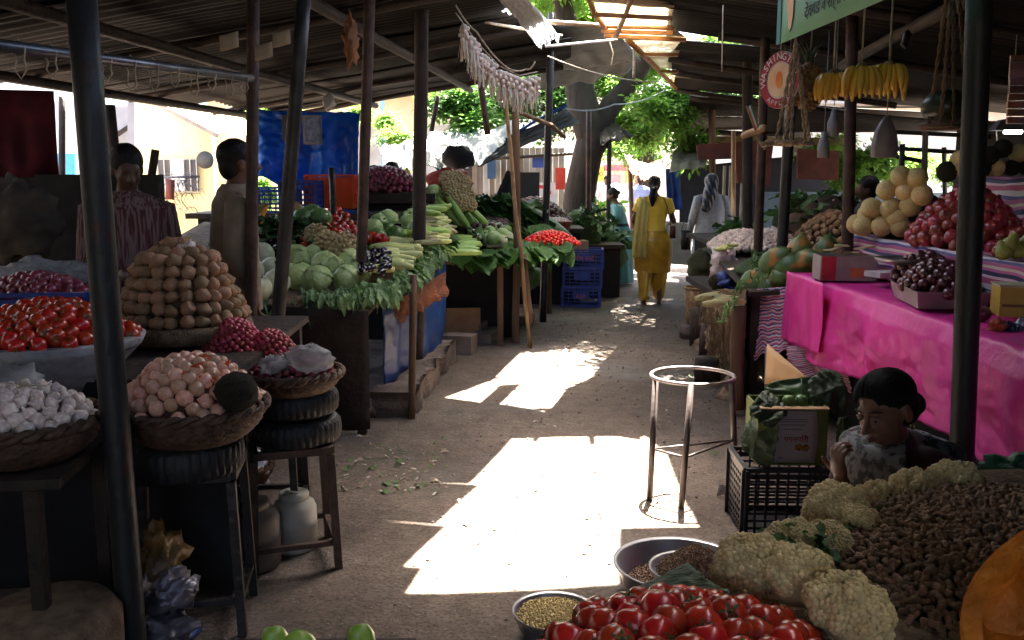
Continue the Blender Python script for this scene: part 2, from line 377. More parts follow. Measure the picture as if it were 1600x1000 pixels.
# second tier of the right roof, saw-toothed, beyond a slit of daylight
rroof2 = thing('corrugated_roof', 'saw-toothed second tier of iron roofing beyond the green banner', 'roof', A(3, 10.5, 2.5))
def tier(root, pts, u_out, z_out, drop=0.):
    for k in range(len(pts) - 1):
        (a_, b_) = pts[k], pts[k + 1]; n_ = a_[1]; f_ = b_[0]
        o1 = n_ + AR * (u_out - uvof(n_)[0]); o2 = f_ + AR * (u_out - uvof(f_)[0]); o1.z = z_out; o2.z = z_out
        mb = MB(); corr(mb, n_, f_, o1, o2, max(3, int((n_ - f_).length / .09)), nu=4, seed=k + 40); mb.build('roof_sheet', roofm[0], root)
P2 = [(None, P(1066, 64, 8.5)), (P(1045, 84, 9.6), P(1052, 84, 9.6)), (P(1046, 106, 10.9), P(1056, 106, 10.9)), (P(1052, 137, 13), None)]
tier(rroof2, P2, 6.2, 2.32)
rroof3 = thing('corrugated_roof', 'low dark iron awning beyond the second tier on the right', 'roof', A(3, 15, 2.3))
tier(rroof3, [(None, P(1078, 150, 13.1)), (P(1074, 180, 14.5), P(1078, 180, 14.5)), (P(1080, 204, 15.7), None)], 4.2, 2.42)
# beams
def beam(root, a_, b_, r=.035, m=None, seg=7, wob=.012):
    mb = MB(); n_ = 7; pts = []
    for i in range(n_):
        t = i / (n_ - 1); p = V(a_).lerp(V(b_), t); p += V((noise.noise(V((t * 3, a_[0], 1))), 0, noise.noise(V((t * 3, a_[1], 5))))) * wob * 2; pts.append(p)
    mb.tube(pts, r, seg); return mb.build('beam', m or darkwood, root)
for v in (.4, 2.6, 4.7, 6.55, 8.4, 10.2, 11.5):
    beam(lroof, A(-4.6, v, zL(-4.6) - .06), A(-.75 if v > 3.0 else 1.0, v, zL(-.7) - .05), .032)
for u in (-4.3, -3.1, -1.9):
    beam(lroof, A(u, -1, zL(u) - .12), A(u, 11.6, zL(u) - .12), .04)
for v in (.5, 2.4, 4.3, 6.2, 8.0): beam(rroof, A(.75, v, zR(.75) - .05), A(5.3, v, zR(5.3) - .05), .034)
for u in (1.75, 3.1, 4.6): beam(rroof, A(u, -1, zR(u) - .11), A(u, 8.1, zR(u) - .11), .04)
for a_, b_, Ya, Yb in (((1046, 92), (1330, 140), 9.7, 9.0), ((1050, 112), (1400, 165), 11, 10.5), ((1053, 140), (1440, 192), 13, 12.4)):
    beam(rroof2, P(*a_, Ya), P(*b_, Yb), .035)
beam(rroof3, P(1076, 205, 15.6), P(1240, 212, 15.4), .05); beam(rroof3, P(1076, 152, 13.2), P(1240, 170, 13), .04)
# translucent sheets with orange battens between aisle gap and right roof
fib = mat('yellowed_fibreglass', (.8, .74, .62), (.6, .5, .36), rough=.5, scale=3, trans=.62, bump=.2)
batt = mat('orange_batten', (.42, .2, .075), (.25, .11, .04), rough=.6, scale=6, trans=.12)
lat = thing('skylight', 'yellowed translucent roofing on orange wooden battens, bright with sun above the aisle', 'skylight', A(.8, 8.5, 2.8))
def sky_q(pts, Ys):
    q = [P(*p, y) for p, y in zip(pts, Ys)]; mb = MB(); mb.sheet(lambda u, v: ((q[0] * (1 - u) + q[1] * u) * (1 - v) + (q[3] * (1 - u) + q[2] * u) * v) + V((0, 0, .006 * math.sin(v * 60))), 2, 40, thick=.003); mb.build('sheet_panel', fib, lat)
sky_q([(915, -30), (1062, -30), (1046, 42), (944, 44)], (6.9, 6.6, 7.9, 8.1)); sky_q([(938, 40), (1048, 40), (1074, 60), (986, 62)], (8.0, 7.85, 8.5, 8.6))
sky_q([(980, 56), (1076, 56), (1056, 90), (1014, 90)], (8.4, 8.35, 9.7, 9.8)); sky_q([(1014, 88), (1048, 88), (1050, 107), (1032, 106)], (9.7, 9.6, 10.8, 10.9)); sky_q([(1044, 116), (1056, 118), (1162, 136), (1058, 134)], (11.5, 11.4, 12.9, 13))
for a_, b_, Ya, Yb in (((926, 16), (1050, 22), 7.3, 7.1), ((940, 43), (1052, 46), 8, 7.8), ((944, 50), (1072, 57), 8.2, 8.2), ((1006, 80), (1060, 81), 9.4, 9.4), ((1030, 107), (1060, 108), 10.8, 10.8)):
    mb = MB(); mb.bar(P(*a_, Ya) - V((0, 0, .03)), P(*b_, Yb) - V((0, 0, .03)), .045, .03); mb.build('batten', batt, lat, smooth=False)
mb = MB(); mb.tube([P(912, -25, 6.6), P(928, 20, 7.3), P(947, 46, 8.1)], .02); mb.tube([P(981, 62, 8.5), P(1010, 90, 9.7), P(1040, 120, 11.5), P(1056, 138, 12.9)], .028); mb.build('edge_rail', batt, lat)
mb = MB(); mb.tube([P(993, -20, 6.5), P(978, 22, 7.2), P(963, 55, 8.1)], [.022, .02, .024]); tag(mb.build('bamboo_pole', bamboo), 'slanting bamboo pole crossing below the bright translucent roofing', 'pole')

# grey tarps strung across the far end of the aisle gap
def tarp(name, pts, Ys, m, label, nu=20, nv=14, **k):
    q = [P(*p, y) for p, y in zip(pts, Ys)]; mb = MB(); mb.sheet(cloth_fn(*q, **k), nu, nv, thick=.002)
    return tag(mb.build(name, m), label, 'tarp')
tarp('tarpaulin', [(776, 28), (948, 36), (1002, 92), (842, 112)], (9.9, 9.9, 11.6, 11.8), tarpgrey, 'dull grey tarpaulin stretched across the aisle in front of the tree fork', fold=.05, sag=.05, seed=1)
tarp('tarpaulin', [(858, 66), (1000, 88), (985, 108), (838, 140)], (11.2, 11.6, 12.6, 12.4), tarpgrey, 'lower grey tarpaulin hanging over the tree fork under the first one', fold=.06, sag=.03, seed=2)
whitepl = mat('torn_white_plastic', (.72, .74, .78), (.45, .47, .5), rough=.35, scale=8, bump=.8, bscale=14, trans=.35)
tarp('plastic_sheet', [(768, -14), (812, -14), (874, 56), (842, 74)], (6.3, 6.4, 8.2, 8.1), whitepl, 'torn white plastic sheeting crumpled along the edge of the left roof', fold=.06, nf=7, rough=.06, seed=3)
# wires, cords and rails
cord = mat('pale_cord', (.45, .38, .28), (.25, .2, .14), rough=.8, scale=40)
def rope(pts, Ys, r, m, label, name='rope', sag=0., cat='rope', n=10, parent=None):
    q = [P(*p, y) for p, y in zip(pts, Ys)]; out = []
    for i in range(len(q) - 1):
        for k in range(n):
            t = k / n; p = q[i].lerp(q[i + 1], t); p.z -= sag * 4 * t * (1 - t); out.append(p)
    out.append(q[-1]); mb = MB(); mb.tube(out, r, 5); o = mb.build(name, m, parent)
    return tag(o, label, cat) if parent is None else o
rope([(856, 88), (1030, 128)], (9, 11), .007, cord, 'pale cord hanging from the left roof towards the bright roof edge', sag=.06)
rope([(850, 34), (966, 42), (1052, 44)], (8, 8, 7.8), .02, bamboo, 'pale bamboo rail across the aisle just under the grey tarpaulin', 'rail', cat='rail')
rope([(852, 73), (965, 62)], (8.4, 8.3), .012, mat('bright_rod', (.6, .6, .62), rough=.3, metal=.3), 'thin white rod crossing below the torn plastic', 'rod', cat='rod')
rope([(758, 35), (878, 56)], (7.8, 8.2), .012, cord, 'straight pale stick under the left roof above the tassels', 'stick', cat='stick')
rope([(884, 169), (960, 163), (1040, 140)], (11.5, 11.5, 12), .009, mat('pale_wire', (.5, .55, .6)), 'thin pale wire looped behind the tree fork', 'wire', sag=.05, cat='wire')
rope([(991, 76), (990, 122)], (9, 9), .014, cord, 'frayed cord dangling from the roof edge over the aisle', sag=0)
rope([(1130, 8), (1128, 112)], (5.5, 5.5), .004, cord, 'single string hanging under the right roof near the banner', 'string', sag=0, cat='string')
rope([(952, 64), (958, 84), (955, 102)], (8.6, 8.6, 8.6), .006, cord, 'short curled cord end dangling from the bamboo rail', 'string', cat='string')

# ---------------------------------------------------------------- posts
def post(pts, Ys, r, m, label, name='post', seg=10, foot=True, wob=0., group=None):
    q = [P(*p, y) for p, y in zip(pts, Ys)]
    if foot:
        d = (q[-1] - q[0]).normalized(); q.append(q[-1] + d * (q[-1].z / max(.2, -d.z))); q[-1].z = -.02
    out = []
    for i in range(len(q) - 1):
        for k in range(5): t = k / 5; p = q[i].lerp(q[i + 1], t); out.append(p + V((noise.noise(p * 1.7 + V((3, 0, 0))), noise.noise(p * 1.7 + V((0, 9, 0))), 0)) * wob)
    out.append(q[-1]); mb = MB(); mb.tube(out, r, seg); return tag(mb.build(name, m), label, 'post', group)
T_ = -40
post([(124, T_), (207, 995)], (2.75, 2.75), .042, blackpipe, 'thick black pipe post standing in front of the tomatoes at the left', seg=16)
post([(1532, T_), (1516, 360), (1502, 730)], (3.45, 3.45, 3.45), .045, blackpipe, 'thick black pipe post between the pink cloth and the seated woman', seg=16)
post([(396, T_), (392, 520)], (5.1, 5.0), .034, rust, 'straight rusty post rising behind the potatoes', seg=12)
post([(478, T_), (432, 530)], (4.9, 4.9), .037, darkiron, 'leaning dark post left of the cabbages', seg=12)
post([(579, T_), (566, 355)], (6.2, 6.2), .036, rust, 'rusty post right of the blue wall tarpaulin', seg=12)
post([(660, T_), (655, 340)], (7.2, 7.2), .052, mat('dark_timber', (.04, .028, .022), (.022, .015, .012), rough=.8, scale=5, bump=.5), 'thick dark timber post behind the corn and gourds', seg=10, wob=.01)
post([(646, 430), (643, 655)], (6.02, 6.02), .024, wood, 'thin wooden prop in front of the blue hanging tarpaulin', foot=False)
post([(806, 165), (808, 400), (806, 505)], (8.9, 8.9, 8.9), .036, wood, 'brown timber post at the corner of the gourd stall', wob=.01)
post([(818, 398), (829, 505)], (8.8, 8.7), .03, wood, 'short slanting wooden prop beside the gourd stall post', foot=False)
post([(862, T_ + 60), (852, 370)], (10.2, 10.2), .04, darkiron, 'dark post rising through the little tomatoes')
post([(790, 150), (798, 250), (812, 372)], (8.6, 8.6, 8.6), .018, bamboo, 'thin pale bamboo leaning on the timber post', wob=.02)
post([(920, 170), (919, 380)], (12.5, 12.5), .035, rust, 'slim post in front of the tree trunk')
post([(953, 190), (950, 370)], (14.5, 14.5), .035, darkiron, 'slim dark post left of the woman in the teal sari')
post([(984, 248), (990, 400)], (16, 16), .04, wood, 'wooden post holding the ragged brown awning')
post([(746, 95), (762, 210)], (9, 9), .03, rust, 'short hanging post stub left of the timber post', foot=False)
post([(684, 150), (674, 205)], (12, 12), .03, darkwood, 'thin tilted pole above the grey cloth shelter', foot=False)
post([(518, 262), (524, 420)], (7.8, 7.8), .025, darkiron, 'short dark post in front of the orange crate')
post([(97, 150), (97, 275)], (8.5, 8.5), .03, darkwood, 'bare pole in the bright gap beside the dark red curtain')
post([(172, 165), (178, 240)], (8, 8), .055, darkwood, 'crooked trunk-like pole behind the man in the checked shirt', wob=.03)
post([(243, 234), (230, 320)], (6.3, 6.3), .028, darkwood, 'short slanting plank-like pole right of the checked shirt man', foot=False)
post([(1168, 40), (1168, 350)], (9.6, 9.6), .055, mat('dark_timber', (.04, .03, .02)), 'thick dark post right of the woman in white')
post([(1196, 60), (1184, 400)], (7.6, 7.6), .038, rust, 'rusty post behind the garlic heap')
post([(1236, 150), (1222, 384)], (6.9, 6.9), .042, darkiron, 'dark post standing behind the papayas')
post([(1332, 20), (1324, 392)], (6.2, 6.2), .040, rust, 'reddish square-looking post behind the hanging bananas')
post([(1112, 150), (1114, 330)], (14, 14), .05, wood, 'post under the low awning behind the woman in white')
post([(1146, 205), (1146, 360)], (12.5, 12.5), .03, palewood, 'pale wooden batten post right of the woman in white')
post([(1410, 225), (1408, 300)], (10, 10), .03, darkiron, 'thin post in the bright gap behind the melons')
post([(1446, 205), (1444, 280)], (9.6, 9.6), .03, wood, 'brown thin post in the bright gap behind the melons')
post([(1475, 230), (1476, 280)], (12, 12), .03, darkiron, 'far thin post in the bright gap right of the melons')
# conduit with rings under the left roof
mb = MB(); a_, b_ = P(-20, 68, 3.2), P(392, 122, 5.0); mb.tube([a_, a_.lerp(b_, .5), b_], .022, 12)
pipe = thing('hanging_rail', 'shiny steel pipe slung under the left roof with wire loops', 'pipe', a_); mb.build('pipe', mat('shiny_pipe', (.2, .21, .24), (.08, .08, .09), rough=.35, metal=.7, scale=4), pipe)
for k in range(11):
    t = .08 + .088 * k; p = a_.lerp(b_, t); mb = MB(); L_ = U(.05, .13)
    mb.tube([p + V((0, .0, .03)), p + V((.022, 0, 0)), p + V((.015, 0, -.04)), p + V((.02, 0, -L_)), p + V((0, 0, -L_ - .03)), p + V((-.02, 0, -L_)), p + V((-.012, 0, -.04)), p + V((-.024, 0, 0))], .0035, 5, closed=True); mb.build('wire_loop', cord, pipe)
# ---------------------------------------------------------------- produce, one mesh per kind (a few variants each)
def M1(mb, name, mats, smooth=True): return mb.mesh(name, mats, smooth)
KIND = {}
pot_m = mat('potato', (.34, .20, .105), (.2, .115, .058), rough=.7, scale=16, bump=.25, bscale=60, rand=.25)
KIND['potato'] = [M1(MB().ball((0, 0, 0), (.5, .37, .35), 14, 9, amp=.25, fr=1.6, seed=k), 'potato', pot_m) for k in range(5)]
def onion_mb(seg=12, k=0):
    return MB().lathe([(.02, -.46), (.2, -.42), (.42, -.25), (.5, 0), (.44, .24), (.25, .4), (.1, .47), (.045, .53), (.03, .56)], seg, fn=lambda g, t: 1 + .05 * math.sin(g * 2 + k) + .02 * math.sin(g * 5))
for nm, c1, c2, tr in (('onion_pale', (.68, .42, .29), (.5, .23, .14), 0), ('onion_red', (.24, .035, .055), (.13, .016, .03), 0), ('shallot', (.42, .045, .06), (.24, .02, .035), 0), ('onion_dark', (.09, .02, .025), (.04, .01, .014), 0)):
    KIND[nm] = [M1(onion_mb(10, k), nm, mat(nm, c1, c2, rough=.35, scale=5, rand=.3, stretch=(3, 3, .4), spec=.55)) for k in range(3)]
def garlic_mb(k):
    return MB().lathe([(.05, -.36), (.3, -.38), (.5, -.2), (.52, 0), (.36, .22), (.13, .33), (.08, .44), (.05, .58)], 20, fn=lambda g, t: 1 + .09 * math.cos(g * (5 + k)) * math.sin(PI * min(1, t * 1.3)) - .03)
KIND['garlic'] = [M1(garlic_mb(k), 'garlic', mat('garlic', (.78, .70, .60), (.55, .40, .36), rough=.5, scale=4, rand=.15)) for k in range(3)]
calyx = mat('calyx', (.05, .12, .02))
def tomato_mb(k, star=True, tall=.86):
    mb = MB().lathe([(.03, -.44 * tall), (.2, -.48 * tall), (.42, -.32 * tall), (.5, -.02), (.46, .24 * tall), (.3, .42 * tall), (.12, .45 * tall), (.02, .4 * tall)], 14, fn=lambda g, t: 1 + .035 * math.sin(g * (4 + k) + k))
    if star:
        for i in range(5):
            a = i * 2 * PI / 5; d = V((math.cos(a), math.sin(a), 0)); s_ = V((-d.y, d.x, 0)); mb.add([V((0, 0, .42 * tall)), d * .14 + s_ * .05 + V((0, 0, .47 * tall)), d * .3 + V((0, 0, .46 * tall)), d * .14 - s_ * .05 + V((0, 0, .47 * tall))], [(0, 1, 2, 3)], 1)
        mb.tube([V((0, 0, .38 * tall)), V((.02, 0, .58 * tall))], .03, 5, 1)
    return mb
tomm = mat('tomato', (.56, .038, .015), (.4, .02, .01), rough=.27, scale=3, rand=.16, spec=.6, sss=.05)
KIND['tomato'] = [M1(tomato_mb(k), 'tomato', [tomm, calyx]) for k in range(4)]
KIND['tomato_small'] = [M1(tomato_mb(0, False), 'tomato_small', [mat('tomato_bright', (.75, .035, .015), (.6, .02, .01), rough=.25, rand=.15), calyx])]
def cabbage_mb(seed):
    mb = MB(); mb.ball((0, 0, 0), (.47, .45, .4), 18, 12, amp=.1, fr=1.5, seed=seed)
    for k in range(6):
        a = k * 1.05 + seed; ax = V((math.cos(a), math.sin(a), 0)); tl = .5 + .3 * (k % 3)
        q = V((0, 0, 1)).rotation_difference(V((ax.x * math.sin(tl + .5), ax.y * math.sin(tl + .5), math.cos(tl + .5))))
        def f(u, v, q=q, k=k):
            th = (v * 1.25); ph = u * 2 * PI * .999; r = .475 + .012 * k + .03 * v * v + .012 * math.cos(ph * 7) * v + .03 * noise.noise(V((math.cos(ph) * 2, math.sin(ph) * 2, k * 3 + seed)))
            x = V((math.sin(th) * math.cos(ph), math.sin(th) * math.sin(ph), math.cos(th))) * r; p = q @ x; p.z *= .88; return p
        mb.sheet(f, 20, 6)
    return mb
KIND['cabbage'] = [M1(cabbage_mb(k), 'cabbage', mat('cabbage', (.55, .64, .28), (.38, .5, .17), rough=.45, scale=5, bump=.3, bscale=12, rand=.13, stretch=(1, 1, .5))) for k in range(4)]
def curdball(mb, n, r0, hemi=.35, jit=.1, seg=7, rings=5, R_=.5, seed=0):
    for i in range(n):
        z = 1 - (i + .5) / n * (1 + hemi); rr = math.sqrt(max(0, 1 - z * z)); a = i * 2.39996 + seed
        d = V((rr * math.cos(a), rr * math.sin(a), z * .8)); c = d * R_ * (1 - r0 / R_ * .5 + jit * noise.noise(d * 3 + V((seed, 0, 0))))
        mb.ball(c, r0 * U(.8, 1.25), seg, rings, amp=.35, fr=2.5, seed=i + seed)
    return mb
def cauli_mb(fine, seed=0, leaves=True):
    mb = MB(); mb.ball((0, 0, -.02), (.42, .42, .33), 12, 8)
    if fine:
        for i in range(30):
            z = 1 - (i + .5) / 30 * 1.3; rr = math.sqrt(max(0, 1 - z * z)); a = i * 2.39996 + seed; d = V((rr * math.cos(a), rr * math.sin(a), z * .8))
            c = d * (.38 + .05 * noise.noise(d * 2 + V((seed, 1, 1)))); s_ = U(.10, .145)
            q = V((0, 0, 1)).rotation_difference(d.normalized())
            for j in range(26):
                zz = 1 - (j + .5) / 26 * 1.15; r2 = math.sqrt(max(0, 1 - zz * zz)); b = j * 2.4 + i
                e = V((r2 * math.cos(b), r2 * math.sin(b), zz)); mb.ball(c + q @ e * s_, s_ * U(.24, .40), 7, 5)
            mb.ball(c, s_ * .95, 8, 6)
    else: curdball(mb, 46, .09, seed=seed)
    if leaves:
        for k in range(6):
            a = k * 1.05 + seed; d = V((math.cos(a), math.sin(a), 0)); s_ = V((-d.y, d.x, 0))
            mb.sheet(lambda u, v: d * (.3 + .28 * math.sin(v * 1.7) - .04 * (2 * u - 1) ** 2 * 3) + s_ * (u - .5) * .42 * math.sin(PI * min(1, v * .75 + .22)) + V((0, 0, -.34 + v * .42 + .02 * noise.noise(V((u * 4, v * 4, k))))), 4, 5, 1)
    return mb
cfm = mat('cauliflower', (.78, .66, .36), (.62, .49, .24), rough=.8, scale=5, bump=.3, bscale=85, rand=.12, sss=.05)
cfw = mat('cauliflower_far', (.6, .47, .25), (.45, .33, .15), rough=.8, scale=6, bump=.5, bscale=60, rand=.12)
KIND['cauli_fine'] = [M1(cauli_mb(True, k * 1.7, False), 'cauliflower', [cfm, leafpale]) for k in range(3)]
KIND['cauli'] = [M1(cauli_mb(False, k), 'cauliflower', [cfw, leafg]) for k in range(3)]
def gourd_mb(R0, R1, k=0, bend=.2, n=9, seg=10, ridg=0.):
    pts = []; rs = []
    for i in range(n):
        t = i / (n - 1); pts.append(V((t - .5, bend * (t - .5) ** 2 * 1.6, 0))); rs.append(max(.012, (R0 + (R1 - R0) * t) * math.sin(PI * (.06 + .88 * t)) ** .38))
    mb = MB().tube(pts, rs, seg); mb.tube([pts[0] + V((.01, 0, 0)), pts[0] - V((.09, 0, -.02))], .014, 5, 1)
    return mb
stem = mat('stem', (.16, .2, .06))
def gk(nm, col, c2, R0, R1, bend=.2, n=3, **k): KIND[nm] = [M1(gourd_mb(R0, R1, i, bend * (i - 1)), nm, [mat(nm, col, c2, rough=.35, rand=.18, scale=9, stretch=(.4, 3, 3), **k), stem]) for i in range(n)]
gk('snake_gourd', (.36, .52, .13), (.22, .38, .07), .075, .1); gk('cucumber_pale', (.64, .66, .28), (.46, .52, .17), .13, .16); gk('zucchini', (.42, .6, .16), (.28, .46, .1), .07, .085, .08)
gk('corn', (.62, .6, .32), (.5, .46, .2), .13, .09, .05, bump=.8, bscale=90); gk('okra', (.09, .2, .04), (.05, .12, .02), .09, .05, .3); gk('chilli', (.04, .12, .03), (.02, .07, .015), .12, .04, .5)
gk('carrot_red', (.5, .09, .03), (.4, .06, .02), .16, .08, .1)
def eggplant_mb(k): return MB().lathe([(.02, -.62), (.2, -.58), (.36, -.4), (.4, -.15), (.33, .12), (.2, .33), (.1, .43), (.05, .45)], 14, fn=lambda g, t: 1 + .02 * math.sin(g * 3 + k)).lathe([(.23, .28), (.16, .42), (.05, .5), (.035, .7), (.02, .7)], 8, mi=1, fn=lambda g, t: 1 + .25 * math.cos(g * 4) * (1 - t))
KIND['eggplant'] = [M1(eggplant_mb(k), 'eggplant', [mat('eggplant', (.022, .008, .025), (.012, .004, .014), rough=.12, spec=.8, rand=.2), stem]) for k in range(2)]
def round_mb(sz=.88, seg=14, dim=.06, ribs=0, rib=.0): return MB().lathe([(.02, -.48 * sz), (.25, -.46 * sz), (.44, -.26 * sz), (.5, 0), (.44, .26 * sz), (.26, .44 * sz), (.1, .48 * sz), (.03, (.48 - dim) * sz)], seg, fn=(lambda g, t: 1 + rib * math.cos(g * ribs)) if ribs else None)
KIND['round_gourd'] = [M1(round_mb(.95).tube([V((0, 0, .44)), V((.03, .02, .6))], .03, 5, 1), 'round_gourd', [mat('round_gourd', (.36, .47, .2), (.2, .33, .1), rough=.35, scale=3, rand=.2), stem])]
KIND['ash_gourd'] = [M1(round_mb(1.02).tube([V((0, 0, .44)), V((.03, .02, .58))], .03, 5, 1), 'ash_gourd', [mat('ash_gourd', (.62, .62, .44), (.42, .46, .28), rough=.4, scale=3, rand=.15), stem])]
KIND['green_gourd'] = [M1(round_mb(.9, 20, .06, 10, .03), 'green_gourd', [mat('green_gourd', (.13, .25, .07), (.06, .13, .035), rough=.4, scale=5, rand=.2), stem])]
KIND['melon'] = [M1(MB().ball((0, 0, 0), (.5, .5, .47), 24, 16, amp=.04, seed=k), 'melon', mat('melon', (.7, .54, .24), (.56, .4, .15), rough=.6, scale=22, bump=.35, bscale=45, rand=.2, ramp=(.45, .55))) for k in range(2)]
def papaya_mb(k): return MB().lathe([(.02, -.62), (.14, -.58), (.3, -.42), (.38, -.15), (.36, .12), (.25, .36), (.12, .5), (.06, .54)], 18, fn=lambda g, t: 1 + .035 * math.cos(g * 5 + k)).tube([V((0, 0, .5)), V((0, 0, .6))], .045, 6, 1)
KIND['papaya'] = [M1(papaya_mb(k), 'papaya', [mat('papaya', (.09, .15, .04), (.45, .17, .035), rough=.4, scale=1.9, rand=.25, detail=2, ramp=(.34, .5)), stem]) for k in range(3)]
KIND['pomegranate'] = [M1(MB().lathe([(.02, -.46), (.22, -.45), (.44, -.25), (.5, .02), (.42, .28), (.2, .43), (.1, .47), (.12, .6), (.09, .6), (.07, .46)], 14, fn=lambda g, t: 1 + .03 * math.cos(g * 6 + k)), 'pomegranate', mat('pomegranate', (.34, .03, .028), (.2, .015, .018), rough=.3, scale=3, rand=.3, spec=.55)) for k in range(3)]
KIND['plum'] = [M1(MB().ball((0, 0, 0), (.5, .5, .46), 12, 8), 'plum', mat('plum', (.11, .012, .022), (.05, .008, .014), rough=.28, scale=3, rand=.35, spec=.6))]
KIND['pear'] = [M1(MB().lathe([(.02, -.45), (.28, -.43), (.45, -.2), (.42, .05), (.25, .3), (.17, .48), (.1, .56), (.02, .56)], 14).tube([V((0, 0, .5)), V((.03, 0, .72))], .02, 5, 1), 'pear', [mat('pear', (.32, .34, .08), (.24, .24, .05), rough=.4, rand=.2), stem])]
def peanut_mb(k): return MB().lathe([(.05, -.5), (.22, -.46), (.31, -.28), (.27, -.05), (.28, .08), (.31, .28), (.22, .46), (.04, .5)], 8, fn=lambda g, t: 1 + .08 * math.cos(g * 4) + .06 * math.sin(t * 20))
pn_m = mat('peanut', (.38, .24, .145), (.22, .13, .075), rough=.8, scale=14, bump=.5, bscale=45, rand=.32)
KIND['peanut'] = [M1(peanut_mb(k), 'peanut', pn_m) for k in range(3)]
KIND['mango'] = [M1(MB().ball((0, 0, 0), (.5, .34, .32), 14, 10, amp=.25, fr=1.2, seed=k), 'mango', mat('green_mango', (.2, .38, .04), (.3, .42, .08), rough=.3, rand=.15)) for k in range(2)]

def rq(up=V((0, 0, 1)), tilt=.3, spin=None):
    q = V((0, 0, 1)).rotation_difference(V(up)); q = q @ Euler((U(-tilt, tilt), U(-tilt, tilt), 0)).to_quaternion()
    return q @ Euler((0, 0, U(0, 2 * PI) if spin is None else spin)).to_quaternion()
def item(kind, loc, size, rot=None, name=None, label=None, cat=None, group=None, parent=None, jit=.12):
    ms = KIND[kind]; return put(random.choice(ms), name or kind, loc, rot if rot is not None else rq(), size * U(1 - jit, 1 + jit), label, cat, group, parent)
def core(name, c, rx, ry, h, m, label, rz=0., p=2., z0=0.):
    mb = MB(); E = Euler((0, 0, rz)).to_matrix(); c = V(c)
    pr = [(r, max(0, 1 - r ** p)) for r in (1, .9, .75, .6, .45, .3, .15, .02)]
    mb.lathe([(r, h * z) for r, z in pr], 22, c, sx=rx, sy=ry, M=None); mb.v = [c + E @ (q - c) for q in mb.v]
    return tag(mb.build(name, m), label, kind='stuff')
def dome(kind, c, rx, ry, h, size, name, label, cat, group, cover=1., p=2., rz=0., corem=None, corelabel=None, maxn=300, flat=True, orient=None, lift_=.25, tilt=.5, cull=True):
    c = V(c); E = Euler((0, 0, rz)).to_matrix(); area = PI * rx * ry * math.sqrt(1 + (1.2 * h / min(rx, ry)) ** 2)
    n = min(maxn, int(area / (size * size * .72) * cover)); out = []
    for i in range(n):
        r = math.sqrt((i + .5) / n); a = i * 2.39996 + .3; r = min(1, r * U(.97, 1.03)); x, y = r * math.cos(a), r * math.sin(a)
        z = h * max(0, 1 - r ** p); nr_ = E @ V((x * p * max(r, .01) ** (p - 2) * h / rx, y * p * max(r, .01) ** (p - 2) * h / ry, 1)).normalized(); cd = V((0, 0, CAMZ)) - (c + E @ V((x * rx, y * ry, z)))
        if nr_.dot(cd.normalized()) < -.12 and y > 0 and cull: continue
        nr = V((x * p * r ** (p - 2) * h / rx if r > .01 else 0, y * p * r ** (p - 2) * h / ry if r > .01 else 0, 1)).normalized()
        pos = c + E @ (V((x * rx, y * ry, z)) + nr * size * (lift_ + U(-.06, .06)))
        q = orient() if orient else (rq(V((U(-1, 1), U(-1, 1), U(-.3, 1))).normalized(), .3) if kind in ('garlic', 'onion_pale', 'onion_red', 'shallot', 'onion_dark') else rq(E @ nr, tilt))
        out.append(item(kind, pos, size, q, name, label, cat, group))
    if corem: core(name + '_heap', c, rx * .97, ry * .97, h * .96, corem, corelabel or 'more of the same packed beneath the top layer', rz, p)
    return out
def anyrot(): return Euler((U(0, 6.3), U(0, 6.3), U(0, 6.3))).to_quaternion()
def lying(a=0., s=.3): return lambda: Euler((U(0, 6.28), 0, 0)).to_quaternion() if False else Euler((0, U(-s, s) * .4, a + U(-s, s))).to_quaternion() @ Euler((U(0, 6.28), 0, 0)).to_quaternion()
DK = {k: mat('core_' + k, c, rough=.9) for k, c in dict(potato=(.09, .055, .035), onion=(.16, .07, .05), tomato=(.12, .008, .006), dark=(.02, .015, .012), green=(.03, .06, .015), garlic=(.25, .22, .2), peanut=(.06, .035, .02), red=(.07, .01, .015), plum=(.02, .004, .006)).items()}  # heap cores in darkened produce colours: shade between items put into the colour

# ---------------------------------------------------------------- containers
def basket(c, r, depth, label, m=wicker, r0=.62, hh=.012):
    c = V(c); t = thing('basket', label, 'basket', c - V((0, 0, depth)))
    mb = MB(); rows = 12; seg = 96; pr = []
    for i in range(rows * 2 + 1): s_ = i / (rows * 2); pr.append((r * (r0 + (1 - r0) * math.sin(s_ * PI / 2)), -depth + depth * s_ ** 1.3))
    mb.lathe(pr, seg, c, fn=lambda g, s_: 1 + .013 * math.sin(g * 24 + PI * int(s_ * rows * 2 / 2 + .01)) + .010 * math.cos(s_ * rows * 2 * PI))
    mb.lathe([(r * r0 * k, -depth + .002) for k in (1, .01)], 24, c); mb.build('bowl', m, t)
    mb = MB()
    for ph in (0, PI):
        mb.tube([c + V(((r + .010 * math.cos(g * 14 + ph)) * math.cos(g), (r + .010 * math.cos(g * 14 + ph)) * math.sin(g), .010 * math.sin(g * 14 + ph))) for g in [2 * PI * k / 112 for k in range(112)]], hh, 6, closed=True)
    mb.build('rim', m, t); return t
